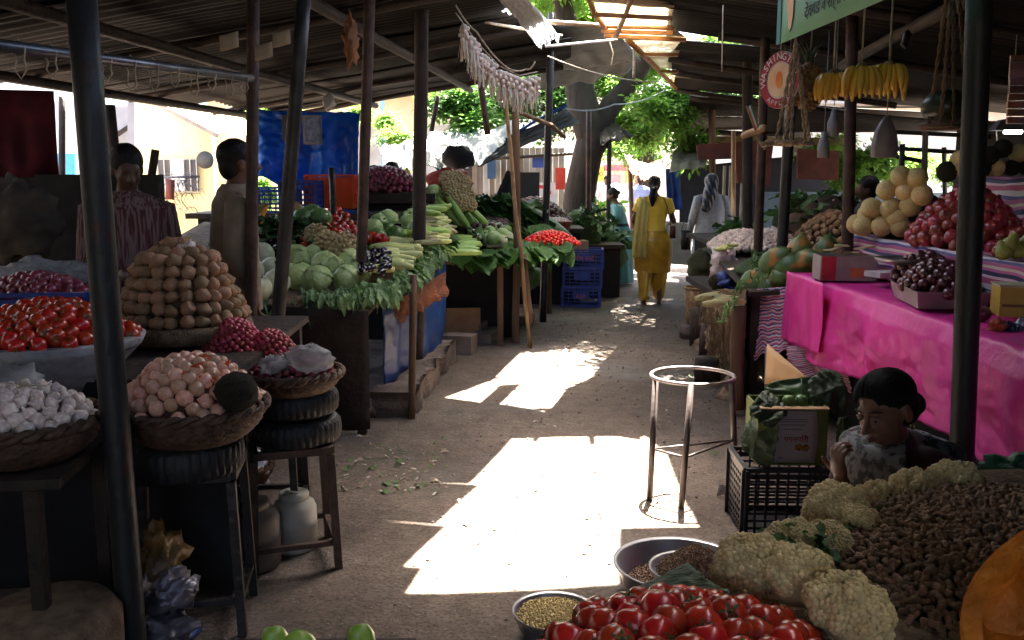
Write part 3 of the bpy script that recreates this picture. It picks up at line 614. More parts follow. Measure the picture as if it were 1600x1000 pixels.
def tyre(c, r, wd, label, rot=(0, 0, 0)):
    c = V(c); mb = MB(); M = Euler(rot).to_matrix(); n = 120; sec = [(r - wd * .75, -.3), (r - wd * .8, -.42), (r - wd * .35, -.52), (r - .012, -.42), (r, -.3), (r + .004, 0), (r, .3), (r - .012, .42), (r - wd * .35, .52), (r - wd * .8, .42), (r - wd * .75, .3)]
    vs_ = []; fs = []; K = len(sec)
    for i in range(n):
        g = 2 * PI * i / n
        for j, (q, z) in enumerate(sec):
            if 3 <= j <= 7: q += .006 * (1 if (i + (j % 2)) % 3 else -1)
            vs_.append(c + M @ V((q * math.cos(g), q * math.sin(g), z * wd)))
    for i in range(n):
        i2 = (i + 1) % n
        for j in range(K - 1): fs.append((i * K + j, i2 * K + j, i2 * K + j + 1, i * K + j + 1))
    mb.add(vs_, fs); return tag(mb.build('tyre', tyremat), label, 'tyre')
def stool(cx, cy_, z, half, label, m=rust, rz=.4, spread=1.12, shelf=True):
    t = thing('stool', label, 'stool', (cx, cy_, 0)); c = V((cx, cy_, 0)); E = Euler((0, 0, rz)).to_matrix(); cs = [V((a, b, 0)) for a, b in ((-1, -1), (1, -1), (1, 1), (-1, 1))]
    for q in cs: mb = MB(); mb.bar(c + E @ (q * half) + V((0, 0, z - .02)), c + E @ (q * half * spread), .03, .03, up=E @ V((1, 0, 0))); mb.build('leg', m, t, smooth=False)
    for i in range(4):
        a, b = c + E @ (cs[i] * half), c + E @ (cs[(i + 1) % 4] * half); mb = MB(); mb.bar(a + V((0, 0, z)), b + V((0, 0, z)), .035, .03); mb.build('top_rail', m, t, smooth=False)
        if shelf: k = 1 + (spread - 1) * .75; mb = MB(); mb.bar(c + (a - c) * k + V((0, 0, z * .22)), c + (b - c) * k + V((0, 0, z * .22)), .022, .02); mb.build('stretcher', m, t, smooth=False)
    return t
def slat_crate(c, w_, d, h, m, label, rz=0., name='crate', rows=5, cols=7, group=None, tl=0.):
    """moulded crate: four lattice sides, base, rim.  c = centre of the bottom"""
    t = thing(name, label, 'crate', c, rz, group)
    def side(a, b):
        a, b = V(a), V(b); mb = MB(); L_ = (b - a); n_ = V((-L_.y, L_.x, 0)).normalized()
        for k in range(rows + 1):
            z = .02 + (h - .05) * k / rows; mb.bar(a + V((0, 0, z)), b + V((0, 0, z)), .006, .011 if 0 < k < rows else .022)
        for k in range(cols + 1):
            p = a + L_ * k / cols; wv = .035 if k in (0, cols) else .010; mb.bar(p + n_ * .002 + V((0, 0, .0)), p + n_ * .002 + V((0, 0, h)), wv, .010, up=n_)
        mb.build('side_panel', m, t, smooth=False, local=True)
    x, y = w_ / 2, d / 2
    side((-x, -y, 0), (x, -y, 0)); side((x, -y, 0), (x, y, 0)); side((x, y, 0), (-x, y, 0)); side((-x, y, 0), (-x, -y, 0))
    MB().box((0, 0, .006), (w_, d, .01)).build('base', m, t, smooth=False, local=True)
    mb = MB()
    for a, b in (((-x, -y), (x, -y)), ((x, -y), (x, y)), ((x, y), (-x, y)), ((-x, y), (-x, -y))): mb.bar(V((*a, h)), V((*b, h)), .022, .018)
    mb.build('rim', m, t, smooth=False, local=True); return t
def leaf_mesh(nm, m, L_=1., w_=.5, curl=.3, wav=.05, nu=4, nv=7, lobes=0):
    mb = MB()
    def f(u, v):
        ww = w_ * math.sin(PI * min(1, v * .93 + .04)) ** .7 * (1 + (.25 * math.sin(v * lobes * PI) if lobes else 0)); x = (u - .5) * 2
        return V((v * L_, x * ww / 2, -curl * v * v + abs(x) * .12 * w_ + wav * math.sin(v * 11 + x * 2) * abs(x)))
    mb.sheet(f, nu, nv); mb.tube([V((-.12 * L_, 0, .0)), V((.3 * L_, 0, -.0)), V((.9 * L_, 0, -curl * .81))], [.018 * L_, .014 * L_, .004 * L_], 4); return mb.mesh(nm, m)
LEAF = [leaf_mesh('leaf', leafg, 1, .45, c_, .06) for c_ in (.1, .35, .6)]
LEAFP = [leaf_mesh('leaf', leafpale, 1, .38, c_, .08) for c_ in (.2, .5, .8)]
LEAFB = [leaf_mesh('leaf', leafg, 1, .95, c_, .03, 6, 8) for c_ in (.15, .35)]
LEAFW = [leaf_mesh('leaf', leafdark, 1, .3, c_, .08) for c_ in (.1, .3)]
def leafrow(root, pts, size, meshes, n, az=None, down=.4, jit=.5):
    for i in range(n):
        t = i / n * (len(pts) - 1); k = min(int(t), len(pts) - 2); p = pts[k].lerp(pts[k + 1], t - k) + V((U(-.04, .04), U(-.04, .04), U(-.02, .03)))
        a = (az if az is not None else 0) + U(-jit, jit); put(random.choice(meshes), 'leaf', p, Euler((U(-.5, .5), down + U(-.3, .35), a)), size * U(.75, 1.25), parent=root)
def table(pl, x0, x1, y0, y1, label, m=wood, th=.03, legs=True, name='market_table', xa=None):
    """board following plane pl between x0..x1, y0..y1"""
    f = lambda x, y: pl[2] + pl[3] * (x - pl[0]) + pl[4] * (y - pl[1])
    t = thing(name, label, 'table', ((x0 + x1) / 2, (y0 + y1) / 2, 0)); n = 5
    for i in range(n):
        a = x0 + (x1 - x0) * i / n + .004; b = x0 + (x1 - x0) * (i + 1) / n - .004; sk = xa or 0
        q = [V((a, y0, f(a, y0) - .02)), V((b, y0, f(b, y0) - .02)), V((b + sk, y1, f(b, y1) - .02)), V((a + sk, y1, f(a, y1) - .02))]
        mb = MB(); mb.add(q + [p - V((0, 0, th)) for p in q], [(0, 1, 2, 3), (7, 6, 5, 4), (0, 4, 5, 1), (1, 5, 6, 2), (2, 6, 7, 3), (3, 7, 4, 0)]); mb.build('plank', m, t, smooth=False)
    if legs:
        for x, y, s_ in ((x0 + .06, y0 + .06, 0), (x1 - .06, y0 + .06, 0), (x0 + .06, y1 - .06, 1), (x1 - .06, y1 - .06, 1)):
            mb = MB(); xx = x + (xa or 0) * s_; mb.bar((xx, y, -.02), (xx, y, f(x, y) - .05), .055, .055); mb.build('leg', m, t, smooth=False)
    return t

def text_mesh(body, size, m, parent, loc, rot, local=False, name='lettering', ext=.001, align='CENTER', shear=0.):
    fc = bpy.data.curves.new('text', 'FONT'); fc.body = body; fc.size = size; fc.extrude = ext; fc.align_x = align; fc.align_y = 'CENTER'; fc.resolution_u = 3
    fo = bpy.data.objects.new('text', fc); C.objects.link(fo); dg = bpy.context.evaluated_depsgraph_get(); dg.update()
    me = bpy.data.meshes.new_from_object(fo.evaluated_get(dg)); bpy.data.objects.remove(fo); bpy.data.curves.remove(fc); me.materials.clear(); me.materials.append(m)
    o = bpy.data.objects.new(name, me); C.objects.link(o); o.parent = parent; o.location = V(loc) if local else V(loc) - parent.location; 
    if isinstance(rot, Quaternion): o.rotation_mode = 'QUATERNION'; o.rotation_quaternion = rot
    else: o.rotation_euler = rot
    return o
# ================================================================ LEFT, NEAR
# garlic basket on a small table
c = P(30, 655, 2.75); gr = .235
basket(c, gr, .12, 'dark wicker basket heaped with white garlic at the left edge of the photo')
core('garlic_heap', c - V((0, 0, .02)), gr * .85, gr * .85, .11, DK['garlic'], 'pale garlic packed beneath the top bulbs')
dome('garlic', c - V((0, 0, .01)), gr * .84, gr * .84, .10, .05, 'garlic', 'white garlic bulb heaped in the dark basket at the left edge', 'garlic', 'garlic bulbs in the left basket', cover=1.15)
z = c.z - .13; tb = thing('small_table', 'low dark board table under the garlic basket', 'table', (c.x - .1, c.y, 0))
MB().box((c.x - .14, c.y + .03, z - .015), (.62, .5, .03), (0, 0, .12)).build('board', darkwood, tb, smooth=False)
for x, y in ((-.4, -.18), (.12, -.18), (-.4, .22), (.12, .25)): MB().bar((c.x + x, c.y + y, -.02), (c.x + x, c.y + y, z - .03), .04).build('leg', darkwood, tb, smooth=False)
mb = MB(); q = [P(0, 590, 2.8), P(50, 572, 2.85), P(75, 605, 2.8)]
mb.ball(P(20, 600, 2.8), (.085, .06, .06), 16, 10, amp=.6, fr=3, seed=3); tag(mb.build('plastic_bag', plastic_clear), 'clear plastic bag lying on the garlic at the left edge', 'bag')
mb = MB()
for k in range(60):
    p = P(30 + U(-22, 22), 622 + U(-12, 10), 2.72); mb.tube([p, p + V((U(-.03, .03), U(-.02, .02), U(0, .03))), p + V((U(-.05, .05), U(-.03, .03), U(-.02, .03)))], .0015, 3)
tag(mb.build('dry_roots', mat('dry_straw', (.5, .42, .22), rough=.9)), 'tuft of dry garlic roots on top of the bulbs', 'roots')

# onion basket, tyre and stool
c = P(300, 632, 3.1); br = .245
basket(c, br, .12, 'wide wicker basket heaped with pale onions in front of the potatoes')
core('onion_heap', c - V((0, 0, .02)), br * .86, br * .86, .15, DK['onion'], 'onions packed beneath the top layer', p=2.4)
dome('onion_pale', c - V((0, 0, .005)), br * .88, br * .88, .155, .052, 'onion', 'pale pinkish onion heaped in the wide wicker basket', 'onion', 'pale onions in the wide basket', cover=1.15, p=2.2)
for k in range(7):
    p = P(random.choice((235, 262, 330, 352, 300)) + U(-9, 9), U(555, 625), 2.98); mb = MB(); q = [p + V((U(-.03, .03), U(-.02, .02), U(-.012, .012))) for _ in range(6)]
    mb.tube(q, .003, 4); tag(mb.build('net_scrap', mat('orange_net', (.85, .1, .03), rough=.5)), 'scrap of orange net among the pale onions', 'net', 'orange net scraps on the onions')
KIND['coir'] = [M1(MB().ball((0, 0, 0), (.5, .5, .46), 26, 18, amp=.12, fr=9, seed=2), 'coir', mat('coir_ball', (.05, .042, .018), (.022, .018, .008), rough=1, scale=30, bump=1, bscale=90))]
item('coir', P(370, 612, 2.95), .155, name='fibrous_fruit', label='round brown-green fibrous fruit resting at the right rim of the onion basket', cat='fruit')
tyre(P(290, 708, 3.12), .19, .13, 'worn black tyre carrying the pale onion basket')
sz = P(290, 708, 3.12).z - .07; stool(P(305, 735, 3.2).x, 3.2, sz, .145, 'dark iron stool under the tyre and the pale onion basket', m=darkiron, rz=.15)
# small basket on two tyres on stool at the aisle
c = P(455, 582, 3.72); b2 = .2
basket(c, b2, .085, 'small wicker basket with bagged shallots standing on two tyres by the aisle')
core('shallot_heap', c - V((0, 0, .04)), b2 * .93, b2 * .93, .07, DK['red'], 'shallots packed beneath the top layer')
dome('onion_red', c - V((0, 0, .02)), b2 * .85, b2 * .85, .08, .034, 'shallot', 'small reddish shallot in the basket on two tyres', 'shallot', 'shallots in the small basket', maxn=90)
mb = MB(); mb.ball(P(482, 560, 3.65), (.095, .09, .055), 20, 14, amp=.45, fr=3.5, seed=5); tag(mb.build('plastic_bag', plastic_clear), 'clear plastic bag of shallots in the small basket', 'bag')
mb = MB(); mb.ball(P(428, 570, 3.6), (.06, .06, .035), 18, 12, amp=.5, fr=4, seed=9); tag(mb.build('plastic_bag', plastic_clear), 'crumpled clear bag at the left of the small basket', 'bag')
tyre(P(458, 625, 3.75), .178, .105, 'upper of the two black tyres under the small basket')
tyre(P(461, 668, 3.75), .182, .11, 'lower of the two black tyres on the aisle stool')
z = P(461, 668, 3.75).z - .065; stool(P(461, 690, 3.72).x - .03, 3.74, z, .15, 'rusty four-legged stool by the aisle carrying two tyres', rz=.32)
# plastic jars under the stools
jar_m = mat('milky_plastic', (.42, .42, .36), (.33, .32, .27), rough=.35, scale=3, trans=.25)
jar_d = mat('dusty_plastic', (.1, .09, .075), (.07, .06, .05), rough=.5, scale=3)
def jar(c, r, h, m, label):
    t = thing('jar', label, 'jar', c); MB().lathe([(.001, 0), (r * .9, 0), (r, .02), (r, h * .45), (r * 1.02, h * .47), (r, h * .5), (r, h * .74), (r * .9, h * .84), (r * .6, h * .9), (r * .6, h * .93), (.001, h * .93)], 28, c).build('body', m, t)
    MB().lathe([(r * .66, h * .9), (r * .68, h * .93), (r * .68, h), (r * .6, h * 1.02), (.001, h * 1.02)], 28, c, fn=lambda g, s_: 1 + .015 * math.cos(g * 20)).build('lid', m, t)
    MB().tube([c + V((-r * .35, -r * .5, h * 1.0)), c + V((-r * .2, -r * .6, h * 1.1)), c + V((r * .3, -r * .5, h * 1.06))], .006, 5).build('handle', m, t)
p = G(454, 872); jar(p + V((0, .1, 0)), .094, .255, jar_m, 'milky white lidded plastic jar on the ground under the aisle stool')
p = G(378, 905); jar(p + V((0, .13, 0)), .125, .28, jar_d, 'dusty dark plastic jar left of the milky jar')
p = G(312, 898); jar(p + V((0, .13, 0)), .13, .29, jar_d, 'second dusty jar behind the legs of the iron stool')
# rubbish and bags on the ground at the left
def rag(c, d, m, label, name='plastic_bag', seed=0, amp=.7, cat='bag'):
    mb = MB(); mb.ball(c, d, 28, 18, amp=amp, fr=2.6, seed=seed)
    for q in mb.v: q += V((noise.noise(q * 22), noise.noise(q * 22 + V((5, 0, 0))), noise.noise(q * 22 + V((0, 5, 0))))) * .02
    return tag(mb.build(name, m), label, cat)
rag(G(300, 850) + V((-.02, .75, .08)), (.15, .12, .1), mat('white_bag', (.42, .44, .5), (.25, .26, .3), rough=.35, bump=1, bscale=14), 'crumpled white plastic bag on the ground behind the iron stool', seed=1)
rag(P(252, 880, 3.05), (.07, .09, .13), mat('yellow_bag', (.2, .11, .02), (.09, .05, .015), rough=.4, bump=1, bscale=12), 'crumpled yellow printed bag beside the thick black post', seed=2)
rag(P(262, 925, 2.95), (.085, .08, .07), mat('silver_bag', (.2, .19, .22), (.05, .045, .06), rough=.3, metal=.3, bump=1, bscale=12), 'crumpled silvery packet lying under the yellow bag', seed=4)
rag(P(255, 980, 2.9), (.10, .07, .045), mat('dark_bag', (.015, .015, .025), (.16, .15, .17), rough=.35, bump=1, bscale=12), 'black and white plastic wrapping beside the foot of the thick post', seed=6)
mb = MB(); mb.sheet(cloth_fn(G(255, 1010, .03), G(318, 968, .02), G(312, 990, .01), G(262, 1030, .02), fold=.01, rough=.02), 6, 6, thick=.003); tag(mb.build('blue_sheet', tarpblue), 'corner of blue plastic sheeting on the ground at the bottom left', 'sheet')
mb = MB(); c = P(80, 975, 2.6); mb.lathe([(.001, -.25), (.17, -.25), (.2, -.1), (.2, .02), (.17, .06), (.001, .07)], 24, c); tag(mb.build('sack', burlap), 'full brown sack standing in the dark under the garlic table', 'sack')

c = G(360, 800) + V((-.05, .35, .12)); basket(c, .16, .12, 'empty brown wicker basket on the ground behind the dusty jars')
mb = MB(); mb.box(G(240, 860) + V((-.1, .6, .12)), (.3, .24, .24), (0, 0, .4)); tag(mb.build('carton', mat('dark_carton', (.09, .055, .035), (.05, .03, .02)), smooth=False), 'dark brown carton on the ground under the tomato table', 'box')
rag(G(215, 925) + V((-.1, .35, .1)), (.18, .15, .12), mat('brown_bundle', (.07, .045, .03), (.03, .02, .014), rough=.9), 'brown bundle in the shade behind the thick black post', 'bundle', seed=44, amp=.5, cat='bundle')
# plank table with tomatoes, crate and potatoes
TP = (-1.8, 4.2, P(285, 505, 4.1).z - .055, 0, .02)
table(TP, -3.2, -1.05, 3.35, 4.75, 'dark plank table carrying the potatoes, the tomato tray and the blue crate', m=darkwood, name='plank_table')
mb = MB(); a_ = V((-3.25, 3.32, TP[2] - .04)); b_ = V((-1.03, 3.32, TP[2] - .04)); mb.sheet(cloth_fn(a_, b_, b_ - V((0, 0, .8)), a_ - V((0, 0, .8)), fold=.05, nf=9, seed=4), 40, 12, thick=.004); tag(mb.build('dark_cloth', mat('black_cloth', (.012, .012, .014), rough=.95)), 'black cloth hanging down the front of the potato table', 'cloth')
c = P(285, 506, 4.1); pr_ = .29
mb = MB(); mb.lathe([(pr_ * .8, -.06), (pr_ * 1.0, -.055), (pr_ * 1.07, -.01), (pr_ * 1.03, .02), (pr_ * .9, .015), (.01, .01)], 40, c, fn=lambda g, s_: 1 + .03 * noise.noise(V((math.cos(g) * 3, math.sin(g) * 3, s_ * 2)))); tag(mb.build('sack_ring', burlap), 'round burlap-covered base under the potato pile', 'sack')
zz = .0; k = 0; R_ = pr_ * .97
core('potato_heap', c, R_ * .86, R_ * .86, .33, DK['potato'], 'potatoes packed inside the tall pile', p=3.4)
while R_ > .04:
    n = max(1, int(2 * PI * R_ / .064))
    for i in range(n):
        a = 2 * PI * (i + .5 * (k % 2)) / n + U(-.03, .03); q = c + V((math.cos(a) * (R_ - .02), math.sin(a) * (R_ - .02), zz + .045 + U(-.006, .006)))
        if math.sin(a) > .55 and R_ > .12: continue
        item('potato', q, .08, Euler((U(-.5, .5), U(-.2, .35), a + U(-.7, .7))).to_quaternion(), 'potato', 'brown potato stacked in the tall round pile', 'potato', 'potatoes in the tall pile', jit=.12)
    zz += .05 if k < 5 else .03; R_ -= .023 if k < 5 else .055; k += 1
for k in range(8): item('garlic', c + V((.02 + U(-.05, .05), U(-.06, .04), .34 + U(0, .02))), .045, name='small_gourd', label='little dark green gourd on top of the potato pile', cat='gourd', group='little gourds on the potato pile').active_material
# tomatoes on a sacking covered tray
c = P(75, 533, 3.45); tr_ = .33
mb = MB(); mb.lathe([(.001, -.2), (tr_ * .62, -.2), (tr_ * .75, -.1), (tr_ * 1.0, -.02), (tr_ * 1.05, .015), (tr_ * .95, .02), (.01, .0)], 48, c, fn=lambda g, s_: 1 + .035 * noise.noise(V((math.cos(g) * 5, math.sin(g) * 5, s_ * 3)))); tag(mb.build('covered_tray', sacking), 'round tray wrapped in grimy white sacking under the tomatoes', 'tray')
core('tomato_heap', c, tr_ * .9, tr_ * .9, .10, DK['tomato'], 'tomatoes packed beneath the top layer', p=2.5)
dome('tomato', c, tr_ * .92, tr_ * .92, .12, .066, 'tomato', 'glossy red tomato on the sacking covered tray at the left', 'tomato', 'tomatoes on the left tray', tilt=1.2, cover=1.1)
# blue crate of red onions, plastic bag
c = P(60, 498, 4.15); slat_crate(c, .56, .36, .13, bluecrate, 'blue plastic crate filled with red onions behind the tomato tray', rz=.1, rows=3, cols=6)
core('onion_heap', c + V((0, 0, .05)), .26, .16, .12, DK['red'], 'red onions packed beneath the top layer')
dome('onion_red', c + V((0, 0, .09)), .25, .16, .09, .055, 'red_onion', 'red onion in the blue crate behind the tomatoes', 'onion', 'red onions in the blue crate', cover=1.2)
rag(P(70, 432, 4.6), (.22, .12, .08), plastic_clear, 'big limp clear plastic bag lying behind the red onions', seed=7)
# shallot net bundles
c = P(385, 548, 4.0)
for (dx, dy, s_, lab) in ((-.05, .02, 1, 'left'), (.09, -.02, .8, 'right')):
    cc = P(368 if dx < 0 else 424, 548 if dx < 0 else 552, 3.95); s_ *= 1.3
    core('shallot_heap', cc - V((0, 0, .05)), .115 * s_, .1 * s_, .13 * s_, DK['red'], 'shallots packed inside the bundle')
    dome('shallot', cc - V((0, 0, .05)), .12 * s_, .1 * s_, .135 * s_, .03, 'shallot', 'bright pinkish-red shallot in the %s bundle behind the onion basket' % ('bigger left' if dx < 0 else 'smaller right'), 'shallot', 'shallots in the %s bundle' % ('bigger left' if dx < 0 else 'smaller right'), cover=1.2)
zt = P(385, 560, 4).z - .06; st = stool(P(395, 560, 3.98).x, 3.98, zt, .17, 'dark stool standing behind the two baskets under the shallot bundles', m=darkiron, rz=.1)
MB().box((P(395, 560, 3.98).x, 3.98, zt + .02), (.42, .36, .03)).build('seat', darkwood, st, smooth=False)
# bottom centre: green mangoes on a board
for px, py in ((432, 998), (472, 1004), (566, 996)):
    item('mango', P(px, py + 4, 1.55), .075, Euler((0, .9, 1.2)).to_quaternion(), 'green_mango', {432: 'leftmost', 472: 'middle', 566: 'rightmost'}[px] + ' of the three green mangoes cut off by the bottom edge', 'mango', jit=.05)
c = P(495, 1040, 1.55); tb = thing('board_table', 'low board just below the picture edge carrying green mangoes', 'table', (c.x, c.y, 0)); MB().box((c.x, c.y - .02, c.z - .005), (.34, .22, .02)).build('board', darkwood, tb, smooth=False)
for sx in (-1, 1): MB().bar((c.x + sx * .14, c.y, -.02), (c.x + sx * .14, c.y, c.z - .01), .04).build('leg', darkwood, tb, smooth=False)

# ================================================================ MAIN VEGETABLE STALL
MP = (-.7, 5.7, .80, -.05, .12)
table(MP, -2.7, -.88, 5.6, 8.15, 'long sloping vegetable stall table with blue sheeting on its aisle side', m=darkwood, xa=.22)
mo = lambda x, y, dz=0: on(x, y, (MP[0], MP[1], MP[2] + dz, MP[3], MP[4]))
# base cloth and front skirts
mb = MB(); f_ = lambda x, y: MP[2] + MP[3] * (x - MP[0]) + MP[4] * (y - MP[1])
mb.sheet(lambda u, v: V((-2.7 + (1.84 + .2 * v) * u, 5.58 + 2.6 * v, f_(-2.7 + 2.0 * u, 5.58 + 2.6 * v) + .006 + .006 * noise.noise(V((u * 8, v * 8, 0))))), 20, 20, thick=.004); tag(mb.build('sacking_cover', burlap), 'brown sacking spread over the vegetable stall table', 'cloth')
a_, b_ = V((-2.7, 5.56, f_(-2.7, 5.56))), V((-.87, 5.56, f_(-.87, 5.56)))
mb = MB(); mb.sheet(cloth_fn(a_, b_, V((-.88, 5.58, .05)), V((-2.7, 5.58, .02)), fold=.05, nf=8, seed=2), 40, 14, thick=.005); tag(mb.build('dark_cloth', mat('brown_black_cloth', (.022, .014, .012), (.012, .009, .008), rough=.95, bump=.5)), 'dark brown cloth hanging on the near end of the vegetable stall', 'cloth')
a_, b_ = P(596, 455, 6.0), P(696, 392, 8.05); mb = MB(); mb.sheet(cloth_fn(a_, b_, P(692, 545, 7.95), P(600, 602, 6.25), fold=.06, nf=5, rough=.012, seed=8), 50, 26, thick=.003); tag(mb.build('tarpaulin', tarpblue), 'creased blue plastic sheet hanging down the aisle side of the vegetable stall', 'tarp')
mb = MB(); a_, b_ = P(618, 470, 6.1), P(695, 425, 7.3); mb.sheet(cloth_fn(a_, b_, P(700, 455, 7.3), P(622, 500, 6.1), fold=.05, nf=9, rough=.02, hem=.05, seed=3), 24, 6, thick=.004); tag(mb.build('straw_fringe', mat('red_straw', (.24, .075, .03), (.1, .03, .015), rough=.9, bump=.8, bscale=60)), 'ragged reddish straw edging below the hanging leaves', 'fringe')
lf = thing('leaf_edging', 'fringe of pale green radish leaves draped over the front edge of the vegetable stall', 'leaves', V((-.8, 6.3, .85)))
edge = [mo(470, 462, .04), mo(540, 470, .05), mo(600, 462, .06), mo(650, 435, .05), mo(695, 395, .03)]
leafrow(lf, [p + V((0, 0, .03)) for p in edge], .09, LEAFP, 170, az=-1.0, down=.7, jit=.8); leafrow(lf, [p + V((-.05, .08, .05)) for p in edge[1:]], .10, LEAFP + LEAFP + LEAF, 110, az=-.7, down=.3, jit=1.2)
leafrow(lf, [mo(640, 402, .04), mo(690, 372, .03)], .16, LEAF, 30, az=-.7, down=.3, jit=1.2)
leafrow(lf, [mo(395, 478, .0), mo(500, 478, .0)], .2, LEAFW, 20, az=-1.5, down=1.0, jit=.6)
def many(kind, pts, sizepx, label, group, name=None, cat=None, orient=None, dz=0, pl=None):
    for (px, py) in pts:
        q = mo(px, py, dz) if pl is None else on(px, py, (pl[0], pl[1], pl[2] + dz, pl[3], pl[4])); s_ = S(sizepx, q.y); q = q + V((0, 0, s_ * .1))
        item(kind, q, s_, orient() if orient else rq(tilt=1.), name or kind, label, cat or name or kind, group, jit=.09)
many('ash_gourd', [(410, 402), (395, 428), (425, 425), (432, 446), (404, 455), (378, 400), (402, 380)], 42, 'pale greenish-white gourd between the two dark posts left of the cabbages', 'pale gourds left of the cabbages', 'ash_gourd', 'gourd', dz=.07)
many('cabbage', [(464, 410), (492, 408), (520, 402), (470, 436), (495, 440), (522, 425), (540, 438), (556, 430), (452, 434), (540, 414), (508, 418)], 44, 'pale green cabbage piled at the front of the vegetable stall', 'cabbages at the front of the vegetable stall', 'cabbage', dz=.06)
many('eggplant', [(437, 385), (452, 392), (475, 388), (490, 392), (424, 392)], 40, 'large glossy dark eggplant behind the cabbages', 'large eggplants behind the cabbages', 'eggplant', dz=.05, orient=lambda: rq(V((U(-1, 1), U(-1, 0), .1)).normalized()))
many('eggplant', [(560 + U(0, 46), 396 + U(0, 32)) for _ in range(40)], 16, 'small round purple eggplant in the glossy cluster right of the cabbages', 'small eggplants right of the cabbages', 'eggplant', dz=.13, orient=anyrot)
many('cauli', [(495, 372), (512, 386), (530, 393), (540, 385)], 44, 'creamy cauliflower behind the cabbages and below the red tomatoes', 'creamy cauliflowers behind the cabbages', 'cauliflower', dz=.15, orient=lambda: rq(V((.2, -.6, .7)).normalized(), .2))
tp_ = []
for r_ in range(6):
    for k in range(4 + (r_ % 3)): tp_.append((500 + k * 13 + r_ * 7, 350 + r_ * 5 + U(-2, 2)))
many('tomato', tp_, 18, 'shiny red tomato in the heap at the middle of the vegetable stall', 'tomatoes at the middle of the vegetable stall', 'tomato', dz=.14)
many('tomato', [(518, 334), (526, 331), (532, 337), (540, 340), (522, 342)], 16, 'red tomato at the far side of the stall near the orange crate', 'far tomatoes near the orange crate', 'tomato', dz=.16)
many('carrot_red', [(468 + U(0, 18), 374 + U(0, 12)) for _ in range(12)], 20, 'short reddish radish between the eggplants and the cauliflower', 'red radishes beside the eggplants', 'radish', dz=.10, orient=anyrot)
many('chilli', [(U(410, 482), U(342, 374)) for _ in range(150)], 22, 'slim dark green chilli in the heap behind the leaning post', 'green chillies behind the leaning post', 'chilli', dz=.12, orient=lying(.3, 1.2))
core('chilli_heap', mo(448, 372, .0), .38, .3, .16, DK['green'], 'green chillies packed beneath the top layer')
many('okra', [(U(512, 572), U(362, 392)) for _ in range(90)], 17, 'short dark green pepper pod right of the creamy cauliflowers', 'dark green peppers right of the cauliflowers', 'pepper', dz=.08, orient=anyrot)
core('pepper_heap', mo(542, 385, .0), .26, .3, .1, DK['green'], 'peppers packed beneath the top layer')
many('cucumber_pale', [(U(592, 650), 382 + k * 1.9 + U(-2, 2)) for k in range(22)], 46, 'pale yellow-green cucumber in the stack right of the small eggplants', 'pale cucumbers on the vegetable stall', 'cucumber', dz=.09, orient=lying(.15, .25))
many('snake_gourd', [(600 + k * 9, 376 - k * 1.2 + U(-3, 3)) for k in range(8)], 75, 'long light green gourd lying behind the pale cucumbers', 'long gourds behind the pale cucumbers', 'gourd', dz=.09, orient=lying(.1, .12))
many('round_gourd', [(592, 352), (606, 348), (640, 352), (652, 362), (582, 362)], 34, 'round green gourd right of the tomatoes', 'round green gourds right of the tomatoes', 'gourd', dz=.14)
many('green_gourd', [(604, 366), (616, 372), (590, 374)], 32, 'dark ribbed green gourd in front of the round gourds', 'dark ribbed gourds', 'gourd', dz=.10)
many('eggplant', [(624, 362)], 30, 'single big eggplant among the round gourds', None, 'eggplant', dz=.12, orient=lambda: rq(V((1, -.5, .2)).normalized()))
many('corn', [(U(650, 678), 338 + k * 1.35) for k in range(34)], 26, 'pale yellow ear in the stack behind the long gourds', 'yellow ears beside the pale stack', 'corn', dz=.12, orient=lying(.2, .3))
many('cucumber_pale', [(U(676, 698), 340 + k * 2.1) for k in range(20)], 26, 'small pale green squash stacked at the right end of the stall', 'pale squashes at the right end of the stall', 'squash', dz=.10, orient=lying(.2, .3))
many('snake_gourd', [(668, 334), (676, 331), (660, 338)], 62, 'long gourd laid on top of the pale squash stack', 'long gourds on the pale squash stack', 'gourd', dz=.2, orient=lying(.25, .1))
many('corn', [(703, 358), (706, 364)], 34, 'stubby pale ear at the far right corner of the stack', 'stubby ears at the stack corner', 'corn', dz=.1, orient=lying(-.9, .2))
core('squash_heap', mo(672, 375, 0), .26, .45, .13, DK['green'], 'vegetables packed beneath the squash stack')
